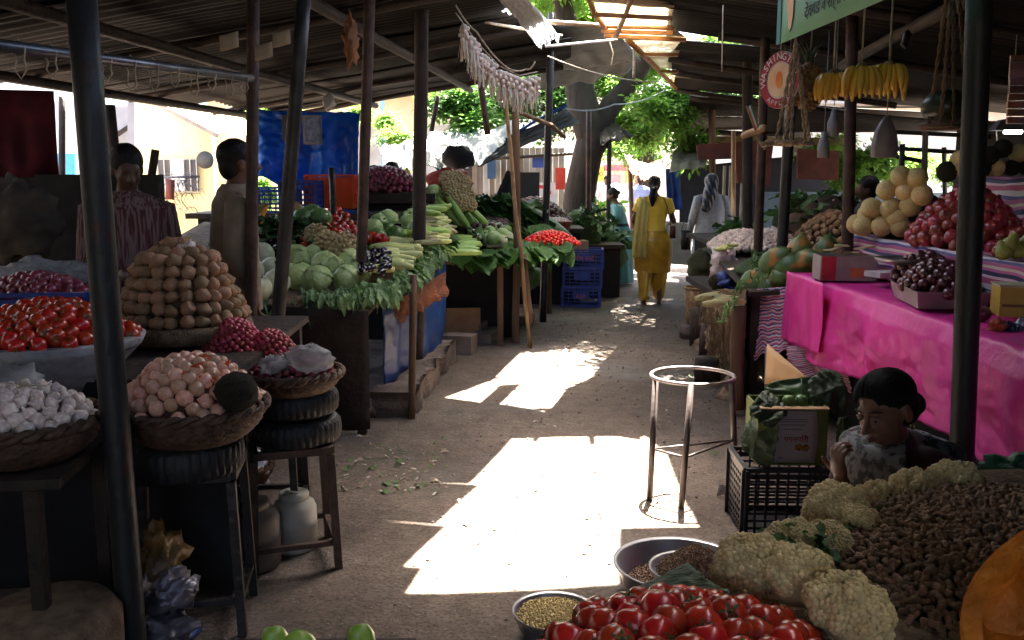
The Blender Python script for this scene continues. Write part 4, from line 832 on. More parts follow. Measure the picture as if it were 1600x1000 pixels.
# pumpkins
pump = mat('pumpkin_flesh', (.85, .3, .03), (.7, .2, .02), rough=.55, scale=5, bump=.4); prind = mat('pumpkin_rind', (.3, .17, .05), (.14, .12, .04), rough=.5)
def wedge(c, r, a0, a1, label, rot=(0, 0, 0), seg=8):
    mb = MB(); n = 8; M = Euler(rot).to_matrix(); c = V(c); rings = []
    for i in range(seg + 1):
        a = a0 + (a1 - a0) * i / seg; rg = []
        for j in range(n + 1): th = -PI / 2 + PI * j / n; rr = r * (1 + .05 * math.cos(a * 8)); rg.append(V((rr * math.cos(th) * math.cos(a), rr * math.cos(th) * math.sin(a), .72 * rr * math.sin(th))))
        rings.append(rg)
    vs_ = [c + M @ q for rg in rings for q in rg]; fs = [(i * (n + 1) + j, (i + 1) * (n + 1) + j, (i + 1) * (n + 1) + j + 1, i * (n + 1) + j + 1) for i in range(seg) for j in range(n)]
    t = thing('pumpkin_slice', label, 'pumpkin', c); MB().add(vs_, fs).build('rind', prind, t)
    m2 = MB(); k = .985
    for rg in (rings[0], rings[-1]):
        o = len(m2.v); inner = [q * k * (.45 if 0 < j < n else 1) for j, q in enumerate(rg)]
        m2.add([c + M @ (q * k) for q in rg] + [c + M @ q for q in inner], [(j, j + 1, n + 2 + j, n + 1 + j) for j in range(n)])
    ins = [[q * (.45 if 0 < j < n else .98) for j, q in enumerate(rg)] for rg in rings]
    m2.add([c + M @ q for rg in ins for q in rg], [(i * (n + 1) + j, i * (n + 1) + j + 1, (i + 1) * (n + 1) + j + 1, (i + 1) * (n + 1) + j) for i in range(seg) for j in range(n)])
    m2.build('flesh', pump, t); return t
wedge(mo(343, 376, .25), .085, 1.0, 2.1, 'bright orange pumpkin slice lying behind the potato pile', rot=(.3, -1.3, .4))
wedge(mo(418, 338, .22), .14, 3.0, 4.6, 'orange pumpkin piece with flesh showing below the blue crates', rot=(.2, .2, 0))
wedge(mo(452, 330, .2), .14, 4.2, 6.8, 'brown-skinned cut pumpkin left of the far tomatoes', rot=(.1, .3, .2))
many('green_gourd', [(486, 340), (500, 346), (473, 346)], 36, 'dull olive gourd in front of the orange crate', 'olive gourds in front of the orange crate', 'gourd', dz=.18)
many('okra', [(U(330, 412), U(372, 392)) for _ in range(70)], 22, 'dark green bean pod behind the potato pile', 'dark beans behind the potato pile', 'bean', dz=.12, orient=lying(.2, 1.5))
lf2 = thing('leafy_bunch', 'dark heap of leafy greens between the two dark posts behind the chillies', 'leaves', mo(420, 350, .1))
leafrow(lf2, [mo(370, 350, .2), mo(480, 345, .22)], .18, LEAFW, 50, az=-1.4, down=.1, jit=1.5); leafrow(lf2, [mo(400, 365, .16), mo(480, 352, .18)], .16, LEAFW, 40, az=-1.4, down=.1, jit=1.5)
# kerb of earth and stone under the stall
kerb = mat('earthen_kerb', (.15, .11, .09), (.08, .058, .048), rough=.95, scale=5, bump=1, bscale=18)
mb = MB(); a_, b_ = V((-1.35, 5.95, 0)), V((-.62, 8.3, 0)); k_ = [G(560, 655), G(652, 645), G(712, 562), G(690, 545)]
a_, b_ = G(648, 650), G(712, 560)
def kf(u, v):
    p = a_.lerp(b_, v); s_ = u; x = -1.1 * max(0, (s_ - .35) / .65); h = .17 * min(1, s_ / .25) ** .6
    q = p + V((x, 0, h)); q += V((noise.noise(q * 5), noise.noise(q * 5 + V((9, 0, 0))), noise.noise(q * 5 + V((0, 9, 0))))) * .04; return q
mb.sheet(kf, 16, 30); mb.sheet(lambda u, v: V((a_.x - 1.1 * u + .03 * noise.noise(V((u * 6, v * 4, 2))), a_.y - .02 + .04 * noise.noise(V((u * 5, v * 3, 7))), -.03 + .2 * v)), 14, 5); tag(mb.build('kerb', kerb), kind='structure')
for px, py, w_, h_, lab in ((590, 640, .16, .12, 'rounded stone lying at the near end of the earthen kerb'), (560, 648, .14, .1, 'smaller stone in the dark left of the kerb end')):
    mb = MB(); mb.ball(G(px, py) + V((0, 0, h_ * .4)), (w_, w_ * .8, h_), 12, 8, amp=.5, seed=px); tag(mb.build('stone', kerb), lab, 'stone')

# ================================================================ SECOND STALL (gourds)
SP = (-.5, 8.7, .84, -.03, .10)
so_ = lambda x, y, dz=0: on(x, y, (SP[0], SP[1], SP[2] + dz, SP[3], SP[4]))
table(SP, -2.6, -.05, 8.62, 10.9, 'second vegetable stall table with light green gourds', m=wood, xa=.55)
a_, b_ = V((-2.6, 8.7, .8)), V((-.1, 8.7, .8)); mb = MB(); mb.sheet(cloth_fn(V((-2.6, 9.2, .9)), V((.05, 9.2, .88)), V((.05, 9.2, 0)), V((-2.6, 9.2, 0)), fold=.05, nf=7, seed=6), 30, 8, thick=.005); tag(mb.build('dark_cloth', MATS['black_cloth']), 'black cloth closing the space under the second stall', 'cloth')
def many2(*a, **k): k['pl'] = SP; many(*a, **k)
many2('zucchini', [(716 + (k % 2) * 6, 377 + k * 2.6) for k in range(10)], 60, 'smooth light green zucchini stacked on the second stall', 'zucchini on the second stall', 'zucchini', dz=.08, orient=lying(.1, .08))
many2('eggplant', [(735, 366), (746, 377)], 26, 'glossy dark eggplant behind the zucchini', 'two eggplants behind the zucchini', 'eggplant', dz=.1, orient=lambda: rq(V((.3, -1, .2)).normalized()))
many2('round_gourd', [(752, 362), (765, 366), (778, 362), (758, 374), (772, 376), (785, 370), (790, 364)], 24, 'round pale green gourd on the second stall', 'round pale gourds on the second stall', 'gourd', dz=.1)
many2('ash_gourd', [(782, 380), (792, 376)], 24, 'white gourd right of the round pale gourds', 'white gourds on the second stall', 'gourd', dz=.06)
many2('corn', [(760, 384), (770, 387), (765, 380)], 22, 'yellow-green squash in front of the round pale gourds', 'yellow-green squashes', 'squash', dz=.04, orient=lying(0, .3))
lf3 = thing('leaf_edging', 'big dark green leaves laid along the front of the second stall', 'leaves', so_(760, 395))
leafrow(lf3, [so_(700, 402, .03), so_(760, 398, .05), so_(825, 392, .04), so_(880, 384, .04)], .2, LEAFB, 50, az=-1.1, down=.35, jit=1.0)
leafrow(lf3, [so_(720, 372, .1), so_(800, 360, .1), so_(850, 372, .05)], .3, LEAFB + LEAF, 40, az=-1.0, down=.3, jit=1.4)
leafrow(lf3, [so_(790, 380, .08), so_(830, 384, .05), so_(880, 380, .05)], .2, LEAFB, 26, az=-1.1, down=.5, jit=1.0)
many2('onion_dark', [(U(738, 792), U(340, 356)) for _ in range(60)], 11, 'small dark purple onion in the heap behind the round pale gourds', 'dark onions on the second stall', 'onion', dz=.15)
core('onion_heap', so_(766, 354, .02), .36, .3, .14, DK['plum'], 'dark onions packed beneath the top layer')
many2('snake_gourd', [(702 + k * 8, 338 + U(-3, 3)) for k in range(6)], 66, 'long pale green stalk hanging below the cauliflowers', 'long pale stalks below the cauliflowers', 'stalk', dz=.25, orient=lambda: Euler((0, .95 + U(-.2, .2), -.4 + U(-.4, .4))).to_quaternion())
core('gourd_heap', so_(745, 366, -.01), .65, .55, .2, DK['green'], 'vegetables packed beneath the second stall display')
mb = MB()
for (px, py, Y, h) in ((705, 300, 10.3, 0),):
    c = P(700, 345, 10.3); core('cauliflower_heap', c - V((0, 0, .25)), .42, .35, .58, leafdark, 'green leaves packed beneath the cauliflower stack')
for i, (px, py) in enumerate([(700, 275), (714, 272), (724, 279), (704, 290), (718, 292), (728, 300), (710, 304), (722, 312), (732, 314), (712, 283)]):
    item('cauli', P(px, py + 6, 10.1 - (py - 275) * .012), S(26, 10.1), rq(V((.2, -.7, .6)).normalized(), .3), 'cauliflower', 'yellowish cauliflower stacked high beside the red net', 'cauliflower', 'cauliflowers stacked high')
for i, (px, py) in enumerate([(678, 292), (690, 298), (672, 308), (686, 312), (698, 318), (680, 300)]):
    item('cabbage', P(px, py + 8, 10.0), S(26, 10.0), None, 'green_cabbage', 'green cabbage left of the stacked cauliflowers', 'cabbage', 'green cabbages left of the stacked cauliflowers')
mb = MB(); mb.ball(P(702, 282, 10.6), (.26, .2, .13), 20, 12, amp=.3, seed=3); tag(mb.build('red_net_bag', mat('red_net', (.42, .035, .02), (.25, .02, .012), rough=.7, bump=1, bscale=60)), 'bulging red net bag behind the stacked cauliflowers', 'bag')
lg = thing('leek_bundle', 'long dark green stalks and leaves spread across the back of the second stall', 'greens', P(770, 340, 10.3))
for k in range(90):
    p = P(U(730, 800), U(305, 345), 10.4); put(random.choice(LEAFW), 'leaf', p, Euler((U(-.6, .6), .35 + U(-.2, .2), -.5 + U(-.3, .3))), U(.35, .6), parent=lg)
core('leaf_heap', P(790, 368, 10.4), .75, .3, .38, leafdark, 'dark leaves packed below the long stalks')
# small red tomatoes
c = so_(860, 382, .03); core('tomato_heap', c, .27, .22, .11, DK['tomato'], 'small tomatoes packed beneath the top layer')
dome('tomato_small', c, .29, .22, .12, .045, 'small_tomato', 'small bright red tomato at the corner of the second stall', 'small tomato', 'small tomatoes at the corner of the second stall', cover=1.)
mb = MB(); c = P(872, 352, 10.9); mb.lathe([(.001, -.07), (.13, -.07), (.16, .05), (.17, .05), (.15, .03), (.001, .02)], 24, c); tag(mb.build('plastic_basket', mat('terracotta_plastic', (.4, .12, .07), rough=.6)), 'reddish plastic bowl behind the small tomatoes', 'bowl')
dome('garlic', c + V((0, 0, .03)), .13, .13, .04, .04, 'garlic', 'garlic bulb in the reddish bowl behind the small tomatoes', 'garlic', 'garlic in the reddish bowl')
c = P(835, 345, 12.0); core('onion_heap', c, .42, .3, .26, DK['red'], 'dark red onions packed beneath the top layer'); dome('onion_dark', c, .44, .3, .27, .07, 'dark_red_onion', 'dark red onion in the far heap in front of the tree trunk', 'onion', 'dark red onions by the tree trunk')
c = P(600, 300, 10.0); core('onion_heap', c, .42, .3, .22, DK['red'], 'red onions packed beneath the top layer'); dome('onion_red', c, .44, .32, .24, .062, 'red_onion', 'red onion in the raised heap before the two seated sellers', 'onion', 'red onions in the raised heap')
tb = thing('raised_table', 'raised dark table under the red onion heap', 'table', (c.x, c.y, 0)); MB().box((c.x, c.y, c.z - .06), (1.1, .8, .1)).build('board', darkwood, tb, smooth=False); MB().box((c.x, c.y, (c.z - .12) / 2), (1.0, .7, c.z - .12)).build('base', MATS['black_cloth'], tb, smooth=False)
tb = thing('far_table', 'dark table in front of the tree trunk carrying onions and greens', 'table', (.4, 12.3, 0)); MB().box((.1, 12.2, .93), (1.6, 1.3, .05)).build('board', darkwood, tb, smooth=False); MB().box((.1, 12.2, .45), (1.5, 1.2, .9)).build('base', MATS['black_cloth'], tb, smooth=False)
# prop blocks, boards and cardboard under the stalls
blockm = mat('grey_wood', (.2, .15, .115), (.1, .075, .06), rough=.9, scale=5, bump=.6, bscale=25)
mb = MB(); mb.box(G(715, 556) + V((0, .13, .09)), (.3, .2, .17), (0, 0, -.25)); tag(mb.build('wood_block', blockm, smooth=False), 'heavy wooden block under a leg of the second stall', 'block')
mb = MB(); mb.box(P(722, 508, 9.0), (.36, .04, .34), (0, 0, .1)); tag(mb.build('cardboard_box', mat('cardboard', (.33, .2, .1), (.24, .13, .07), rough=.85, bump=.2), smooth=False), 'tan cardboard standing behind the wooden block', 'cardboard')
mb = MB(); a_ = P(745, 526, 8.9); mb.bar(P(748, 520, 9.0), P(806, 476, 10.3), .05, .16); tag(mb.build('plank', blockm, smooth=False), 'long grey plank on edge along the aisle under the second stall', 'plank')
mb = MB(); mb.bar(P(752, 532, 8.8), P(782, 510, 9.5), .2, .12); tag(mb.build('wood_block', blockm, smooth=False), 'squared timber lying below the grey plank', 'block')
mb = MB(); mb.box(G(818, 508) + V((-.05, .1, .05)), (.3, .22, .1), (0, 0, -.2)); tag(mb.build('wood_block', blockm, smooth=False), 'flat dark block at the foot of the timber post', 'block')
mb = MB(); c = P(826, 432, 10.6); mb.ball(c, (.16, .14, .14), 14, 10, amp=.4, seed=1); tag(mb.build('watermelon', MATS['green_gourd']), 'green melon lying in the dark under the second stall corner', 'melon')
# stacked blue crates
c = G(909, 480) + V((0, .16, 0)); hz = .235
for k in range(3):
    t = slat_crate(c + V((.015 * k, 0, hz * k)), .46, .32, hz, bluecrate, ['bottom', 'middle', 'top'][k] + ' blue plastic crate in the stack beside the aisle', rz=-.08, rows=4, cols=6)
    MB().box((0, -.168, hz * .62), (.2, .006, .09)).build('plate', bluecrate, t, smooth=False, local=True)
    if k != 1:
        text_mesh('ओम साई' if k else 'ASR', .075, mat('faded_red', (.5, .12, .12)), t, (0, -.175, hz * .56), (PI / 2, 0, 0), local=True)
# greens past the crates
for i, (px, py, Y, w_, lab) in enumerate(((905, 350, 12.6, .38, 'bushy dark greens heaped in front of the tree trunk'), (925, 362, 13.2, .42, 'dark leafy heap right of the tree trunk'), (945, 378, 13.0, .4, 'low dark greens beside the woman in the teal sari'))):
    c = P(px, py, Y); t = thing('leafy_heap', lab, 'greens', c); MB().ball(c - V((0, 0, .12)), (w_ * .8, w_ * .6, .28), 14, 8, amp=.3, seed=i).build('base', DK['green'], t)
    for k in range(70): p = c + V((U(-w_, w_) * .8, U(-.3, .1), U(-.1, .18))); put(random.choice(LEAFW), 'leaf', p, Euler((U(-1, 1), U(-.8, .6), U(0, 6.3))), U(.14, .26), parent=t)
mb = MB(); mb.box(P(904, 388, 11.6), (.2, .2, .2), (0, 0, .2)); tag(mb.build('carton', mat('tan_carton', (.42, .27, .16), rough=.8), smooth=False), 'small tan carton above the blue crates', 'box')
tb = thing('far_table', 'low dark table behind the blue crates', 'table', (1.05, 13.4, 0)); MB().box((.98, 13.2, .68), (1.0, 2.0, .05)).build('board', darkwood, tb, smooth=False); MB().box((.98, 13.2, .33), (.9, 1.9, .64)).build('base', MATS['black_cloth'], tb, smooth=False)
t = thing('potted_plant', 'bright green leafy plant standing left of the woman in the teal sari', 'plant', P(942, 335, 15)); MB().lathe([(.001, -.35), (.16, -.33), (.2, 0), (.001, .02)], 16, P(942, 350, 15)).build('pot', mat('red_cloth', (.4, .02, .015), rough=.8), t)
brl = [leaf_mesh('leaf', mat('leaf_bright', (.16, .36, .05), (.1, .24, .03), trans=.4, rand=.2), 1, .5, c_) for c_ in (.2, .5)]
for k in range(45): put(random.choice(brl), 'leaf', P(942 + U(-22, 26), 325 + U(-12, 12), 15 + U(-.15, .15)), Euler((U(-1, 1), U(-1, .8), U(0, 6.3))), U(.12, .22), parent=t)
# left background objects
slat_crate(P(432, 335, 9.2), .42, .3, .26, mat('blue_crate_bright', (.04, .12, .5), (.03, .08, .35), rough=.4, trans=.25), 'bright blue crate on the far side of the vegetable stall', rz=.0, rows=5, cols=7)
slat_crate(P(472, 332, 9.0), .34, .3, .30, bluecrate, 'darker blue crate beside the orange crate', rows=5, cols=6)
t = slat_crate(P(520, 325, 9.3), .46, .3, .32, orangecrate, 'vivid orange plastic crate glowing behind the far tomatoes', rows=2, cols=4)
MB().box((0, -.148, .15), (.44, .006, .28)).build('front_panel', orangecrate, t, smooth=False, local=True)
mb = MB(); mb.box(P(545, 333, 8.9), (.4, .03, .06), (0, .1, 0)); tag(mb.build('shelf_board', bluecrate, smooth=False), 'dark blue bar in front of the orange crate', 'board')
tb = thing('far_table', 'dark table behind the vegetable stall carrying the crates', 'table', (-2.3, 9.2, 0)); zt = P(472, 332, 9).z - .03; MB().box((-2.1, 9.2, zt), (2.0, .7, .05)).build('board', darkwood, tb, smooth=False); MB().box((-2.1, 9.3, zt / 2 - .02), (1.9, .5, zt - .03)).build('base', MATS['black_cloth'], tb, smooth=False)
q = [P(400, 172, 9.9), P(562, 176, 9.9), P(556, 300, 9.7), P(398, 272, 9.7)]
mb = MB(); mb.sheet(cloth_fn(*q, fold=.16, nf=5, rough=.05, hem=.12, seed=21), 40, 30, thick=.003); tag(mb.build('tarpaulin', mat('bright_blue_tarp', (.02, .16, .55), (.012, .09, .38), rough=.4, scale=3, bump=.5, bscale=8, trans=.45)), 'bright blue tarpaulin hung as a wall behind the stall', 'tarp')
mb = MB(); mb.sheet(cloth_fn(P(530, 255, 9.5), P(560, 250, 9.5), P(556, 300, 9.5), P(538, 296, 9.5), fold=.08, nf=3, seed=5), 10, 12, thick=.003); tag(mb.build('tarpaulin', MATS['bright_blue_tarp']), 'loose lower flap of blue tarpaulin above the orange crate', 'tarp')
fr = thing('framed_picture', 'small framed print hanging on the blue tarpaulin', 'picture', P(488, 203, 9.6)); MB().box(P(488, 203, 9.62), (.19, .02, .29)).build('frame', mat('tin_frame', (.2, .19, .17), rough=.5), fr, smooth=False); MB().box(P(488, 203, 9.605), (.15, .015, .25)).build('print', mat('faded_print', (.16, .2, .3), (.06, .08, .12), scale=22), fr, smooth=False)
mb = MB(); mb.box(P(450, 200, 9.6), (.12, .02, .26)); tag(mb.build('board', mat('dark_board', (.03, .035, .05)), smooth=False), 'small dark board on the blue tarpaulin left of the framed print', 'board')
# corner walls at far left
mb = MB(); mb.sheet(cloth_fn(P(-160, 135, 6.0), P(84, 142, 6.3), P(92, 276, 6.3), P(-160, 280, 6.0), fold=.09, nf=9, seed=12), 40, 12, thick=.005); tag(mb.build('curtain', mat('maroon_cloth', (.10, .008, .014), (.05, .004, .008), rough=.9, trans=.25)), 'dark maroon curtain hanging at the far left', 'curtain')
mb = MB(); mb.box((P(-60, 340, 6.2).x, 6.3, .8), (2.6, .12, 1.62)); tag(mb.build('low_wall', mat('dark_wall', (.03, .026, .022), (.015, .013, .012), rough=.95, bump=.5), smooth=False), 'dark low wall below the maroon curtain', 'wall')  # near-black tone over the whole wall
# ================================================================ RIGHT: FRUIT STALL WITH PINK CLOTH
pink = mat('pink_cloth', (.9, .06, .45), (.74, .035, .3), rough=.36, scale=3, bump=.9, bscale=6, trans=.22)
strp = stripes('striped_cloth', [(0, (.55, .5, .52)), (.16, (.40, .05, .13)), (.34, (.62, .45, .5)), (.42, (.03, .03, .10)), (.56, (.5, .12, .3)), (.66, (.6, .5, .4)), (.76, (.38, .08, .2)), (.9, (.06, .05, .2))], 6.5, noise_amt=.10)
FT = .95; tb = thing('fruit_table', 'fruit stall table under the bright pink cloth', 'table', (2.7, 4.7, 0))
for k in range(5): MB().box((2.13 + k * .355, 4.7, FT - .02), (.35, 3.1, .03)).build('plank', darkwood, tb, smooth=False)
for x, y in ((2.0, 3.3), (3.55, 3.3), (2.0, 6.05), (3.55, 6.05)): MB().bar((x, y, -.02), (x, y, FT - .04), .06).build('leg', darkwood, tb, smooth=False)
def pinkf(u, v):
    y = 3.05 + 3.12 * u; xe = 1.91 + .02 * math.sin(u * 3) - .06 * max(0, u - .6) ; n1 = noise.noise(V((u * 5, v * 1.5, 1))); n2 = noise.noise(V((u * 13, v * 2, 4)))
    if v < .42: s_ = v / .42; return V((xe + 1.0 * (1 - s_), y, FT + .008 + .006 * noise.noise(V((u * 9, s_ * 5, 2)))))
    s_ = (v - .42) / .58; h = .49 + .05 * noise.noise(V((u * 4, 0, 5)))
    return V((xe - .03 * min(1, s_ * 6) - .02 * s_ + (.11 * n1 + .05 * n2 + .022 * abs(noise.noise(V((u * 30, s_ * 7 + u * 9, 3))))) * min(1, s_ * 1.8), y, FT + .008 - s_ * h - .01 * min(1, s_ * 8)))
mb = MB(); mb.sheet(pinkf, 110, 60, thick=.002); tag(mb.build('pink_cloth', pink), 'bright pink cloth over the fruit table hanging down towards the aisle', 'cloth')
mb = MB()
def endf(u, v): 
    x = 1.87 + .35 * u; s_ = v
    return V((x, 6.19 + .03 * noise.noise(V((u * 4, v, 8))) * s_ , FT + .012 - s_ * (.5 - .1 * u)))
mb.sheet(endf, 10, 14, thick=.002)
mb.sheet(lambda u, v: V((1.84 + .035 * noise.noise(V((u * 5, v, 3))) * (.3 + v) - .015 * v, 5.45 + .74 * u, FT + .022 - .43 * v - .03 * u * v)), 24, 20, thick=.002)
tag(mb.build('pink_cloth', pink), 'separate short pink cloth lapped over the far corner of the fruit table', 'cloth')
# striped risers
def riser(x0, x1, y0, y1, z0, z1, label, seed):
    t = thing('display_step', label, 'display step', ((x0 + x1) / 2, (y0 + y1) / 2, z0)); MB().box(((x0 + x1) / 2 + .02, (y0 + y1) / 2, (z0 + z1) / 2 + .004), (x1 - x0 - .06, y1 - y0 - .06, z1 - z0 - .02)).build('frame', darkwood, t, smooth=False)
    mb = MB(); H = z1 - z0; W_ = x1 - x0; tot = H + W_
    def f(u, v):
        y = y0 + (y1 - y0) * u; d = v * tot; n1 = noise.noise(V((u * 9, v * 2, seed))); n2 = noise.noise(V((u * 22, v * 5, seed + 3)))
        if d < H: return V((x0 + .03 * n1 + .015 * n2 - .02 * (1 - d / H), y, z0 + d + .012))
        return V((x0 + d - H, y, z1 + .008 * n2 + .008))
    mb.sheet(f, 70, 26, thick=.002); c_ = mb.build('cover', strp, t)
    mb = MB(); mb.sheet(lambda u, v: V((x0 + (x1 - x0) * u, y0 - .004 + .02 * noise.noise(V((u * 8, v * 3, seed))), z0 + .012 + (H - .004) * v)), 16, 10, thick=.002); mb.build('end_cover', strp, t)
    return t
riser(2.30, 2.95, 3.1, 6.3, FT + .01, 1.20, 'lower long display step covered in purple striped cloth on the fruit table', 3)
riser(2.98, 3.6, 3.6, 6.0, FT + .01, 1.58, 'tall back display step covered in purple striped cloth', 7)
RI = 1.215
# melons pyramid
ml = [(1349, 353), (1378, 353), (1407, 355), (1338, 350), (1362, 325), (1392, 326), (1422, 322), (1385, 297), (1415, 300), (1440, 305), (1408, 276), (1433, 278), (1355, 335), (1402, 340)]
for i, (px, py) in enumerate(ml): item('melon', P(px, py, 5.9 - .0022 * (px - 1340) + (.12 if i in (3, 12) else 0)), S(33, 5.85), rq(tilt=2), 'melon', 'round yellow netted melon in the pyramid on the striped step', 'melon', 'yellow melons in the pyramid', jit=.05)
core('melon_heap', (2.62, 5.9, RI - .02), .27, .3, .3, DK['dark'], 'dark filler inside the melon pyramid, its colour standing for shade between melons', p=1.6)
c = V((2.55, 5.22, RI)); core('pomegranate_heap', c, .22, .38, .27, DK['tomato'], 'pomegranates packed inside the heap'); dome('pomegranate', c, .24, .40, .28, .092, 'pomegranate', 'glossy red pomegranate heaped on the striped step right of the melons', 'pomegranate', 'pomegranates on the striped step', cover=1.2, tilt=1.5, p=1.7)
dome('pomegranate', V((2.6, 4.5, RI)), .2, .16, .14, .09, 'pomegranate', 'dark red pomegranate heaped behind the thick post', 'pomegranate', 'pomegranates behind the thick post', tilt=1.5)
for i, (px, py) in enumerate(((1568, 392), (1590, 392), (1612, 394), (1580, 380), (1604, 380))): item('pear', P(px, py, 4.35), S(30, 4.35), rq(tilt=.3), 'pear', 'yellow-green pear at the right edge on the striped step', 'pear', 'pears at the right edge', jit=.05)
for i, (px, py) in enumerate(((1492, 264), (1512, 262), (1535, 262), (1556, 262), (1580, 262), (1604, 260), (1500, 250), (1545, 245), (1566, 232), (1592, 240), (1480, 268))):
    item('coir' if i % 3 else 'melon', P(px, py, 5.5), S(30, 5.5), rq(tilt=2), 'brown_fruit', 'dull round fruit on the tall striped step at the upper right', 'fruit', 'round fruits on the tall striped step')
# metal tray with plums
c = P(1452, 476, 4.62); c.z = FT + .02
def tray(c, w_, d, h, m, label, rz=0.):
    t = thing('tray', label, 'tray', c, rz); mb = MB(); q = lambda k, z: [(-w_ / 2 * k, -d / 2 * k, z), (w_ / 2 * k, -d / 2 * k, z), (w_ / 2 * k, d / 2 * k, z), (-w_ / 2 * k, d / 2 * k, z)]
    mb.add(q(.9, 0) + q(1, h) + q(1.04, h) + q(1.04, h - .006) + q(.94, -.0) + q(.96, h - .004) + q(.87, .006), [(3, 2, 1, 0)] + [(i, (i + 1) % 4, 4 + (i + 1) % 4, 4 + i) for i in range(4)] + [(4 + i, 4 + (i + 1) % 4, 8 + (i + 1) % 4, 8 + i) for i in range(4)] + [(20 + (i + 1) % 4, 20 + i, 24 + i, 24 + (i + 1) % 4) for i in range(4)] + [(24, 25, 26, 27)])
    mb.build('body', m, t, smooth=False, local=True); return t
tray(c + V((.04, .0, 0)), .34, .52, .085, mat('dull_steel', (.42, .38, .38), (.3, .27, .27), rough=.42, metal=.6, bump=.1), 'shallow dull metal tray of dark plums on the pink cloth', -.15)
c2 = c + V((.04, 0, .06)); core('plum_heap', c2, .16, .25, .12, DK['plum'], 'plums packed beneath the top layer', rz=-.15); dome('plum', c2, .16, .25, .13, .06, 'plum', 'dark red plum heaped in the metal tray', 'plum', 'plums in the metal tray', cover=1.0, rz=-.15)
dome('plum', c2 + V((.06, .3, .02)), .15, .18, .13, .055, 'dark_apple', 'very dark red fruit heaped behind the metal tray', 'fruit', 'dark fruit behind the metal tray', cover=1.)
# balance scale
c = P(1452, 430, 4.95); c.z = FT + .02; t = thing('balance_scale', 'old balance scale with shiny pans between the plums and the pomegranates', 'scale', c)
MB().box(c + V((0, 0, .04)), (.3, .16, .08)).box(c + V((0, 0, .1)), (.1, .1, .06)).build('base', mat('scale_body', (.03, .035, .05), rough=.4, metal=.5), t, smooth=False)
MB().bar(c + V((-.17, .0, .15)), c + V((.17, 0, .16)), .02, .03).build('beam', steel, t, smooth=False)
for sx in (-1, 1): MB().lathe([(.001, .16), (.06, .162), (.12, .18), (.135, .2), (.13, .2), (.1, .175), (.001, .168)], 28, c + V((sx * .16, 0, 0))).build('pan', steel, t)
MB().box(c + V((.0, -.06, .19)), (.012, .01, .07)).build('pointer', mat('white_paint', (.7, .7, .68)), t, smooth=False)
# boxes on the pink cloth
c = P(1318, 442, 5.72); c.z = FT + .02; t = thing('carton', 'open red and grey fruit carton holding papers at the far end of the pink cloth', 'box', c, -.1)
cb = mat('grey_carton', (.34, .3, .28), (.26, .2, .2), rough=.6)
for (x, y, w_, d) in ((0, -.11, .33, .008), (0, .11, .33, .008), (-.165, 0, .008, .22), (.165, 0, .008, .22)): MB().box((x, y, .075), (w_, d, .15)).build('side_panel', cb, t, smooth=False, local=True)
MB().box((0, 0, .006), (.32, .21, .01)).build('base', cb, t, smooth=False, local=True)
MB().box((-.12, -.1155, .075), (.085, .002, .145)).build('red_print', mat('red_print', (.45, .03, .05), rough=.4), t, smooth=False, local=True); MB().box((.05, -.1155, .05), (.09, .002, .06)).build('orange_print', mat('orange_print', (.6, .2, .08), rough=.4), t, smooth=False, local=True)
for i in range(6): MB().box((U(-.1, .12), U(-.06, .06), .15 + .012 * i), (.1, .08, .008), (U(-.2, .2), U(-.2, .2), U(0, 3))).build('paper', mat('brown_paper', (.45, .33, .16), (.3, .24, .14), rough=.7), t, smooth=False, local=True)
mb = MB(); mb.box(P(1385, 428, 5.4), (.2, .14, .03), (0, 0, .3)); tag(mb.build('paper_stack', mat('paper', (.55, .53, .5), (.4, .38, .38), rough=.8), smooth=False), 'stack of papers between the carton and the plum tray', 'papers')
c = P(1588, 492, 4.05); t = thing('carton', 'yellow printed carton at the right edge of the pink cloth', 'box', c, -.25)
MB().box((.04, 0, .065), (.26, .16, .13)).build('body', mat('yellow_carton', (.5, .36, .06), (.4, .27, .04), rough=.5), t, smooth=False, local=True); MB().box((.04, 0, .134), (.27, .17, .008)).build('lid', mat('pale_lid', (.55, .5, .35)), t, smooth=False, local=True)
MB().box((.04, -.0815, .05), (.24, .002, .012)).build('print_line', mat('brown_print', (.2, .08, .05)), t, smooth=False, local=True); text_mesh('10', .045, mat('brown_print', (.2, .08, .05)), t, (.02, -.083, .025), (PI / 2, 0, 0), local=True)
item('plum', P(1536, 490, 4.1), .07, name='apple', label='single dark red apple beside the yellow carton', cat='apple')
for i, (px, py, m, lab) in enumerate(((1562, 512, mat('packet_orange', (.5, .1, .04), rough=.3), 'orange and navy snack packet at the right edge'), (1580, 515, mat('packet_navy', (.03, .04, .12), rough=.3), 'navy packet lying right of the orange packet'), (1600, 508, mat('packet_foil', (.5, .5, .58), (.1, .1, .2), rough=.2, metal=.5, bump=1, bscale=15), 'crumpled foil packet at the right edge'))): rag(P(px, py, 3.85), (.035, .03, .035), m, lab, 'packet', seed=i, cat='packet')
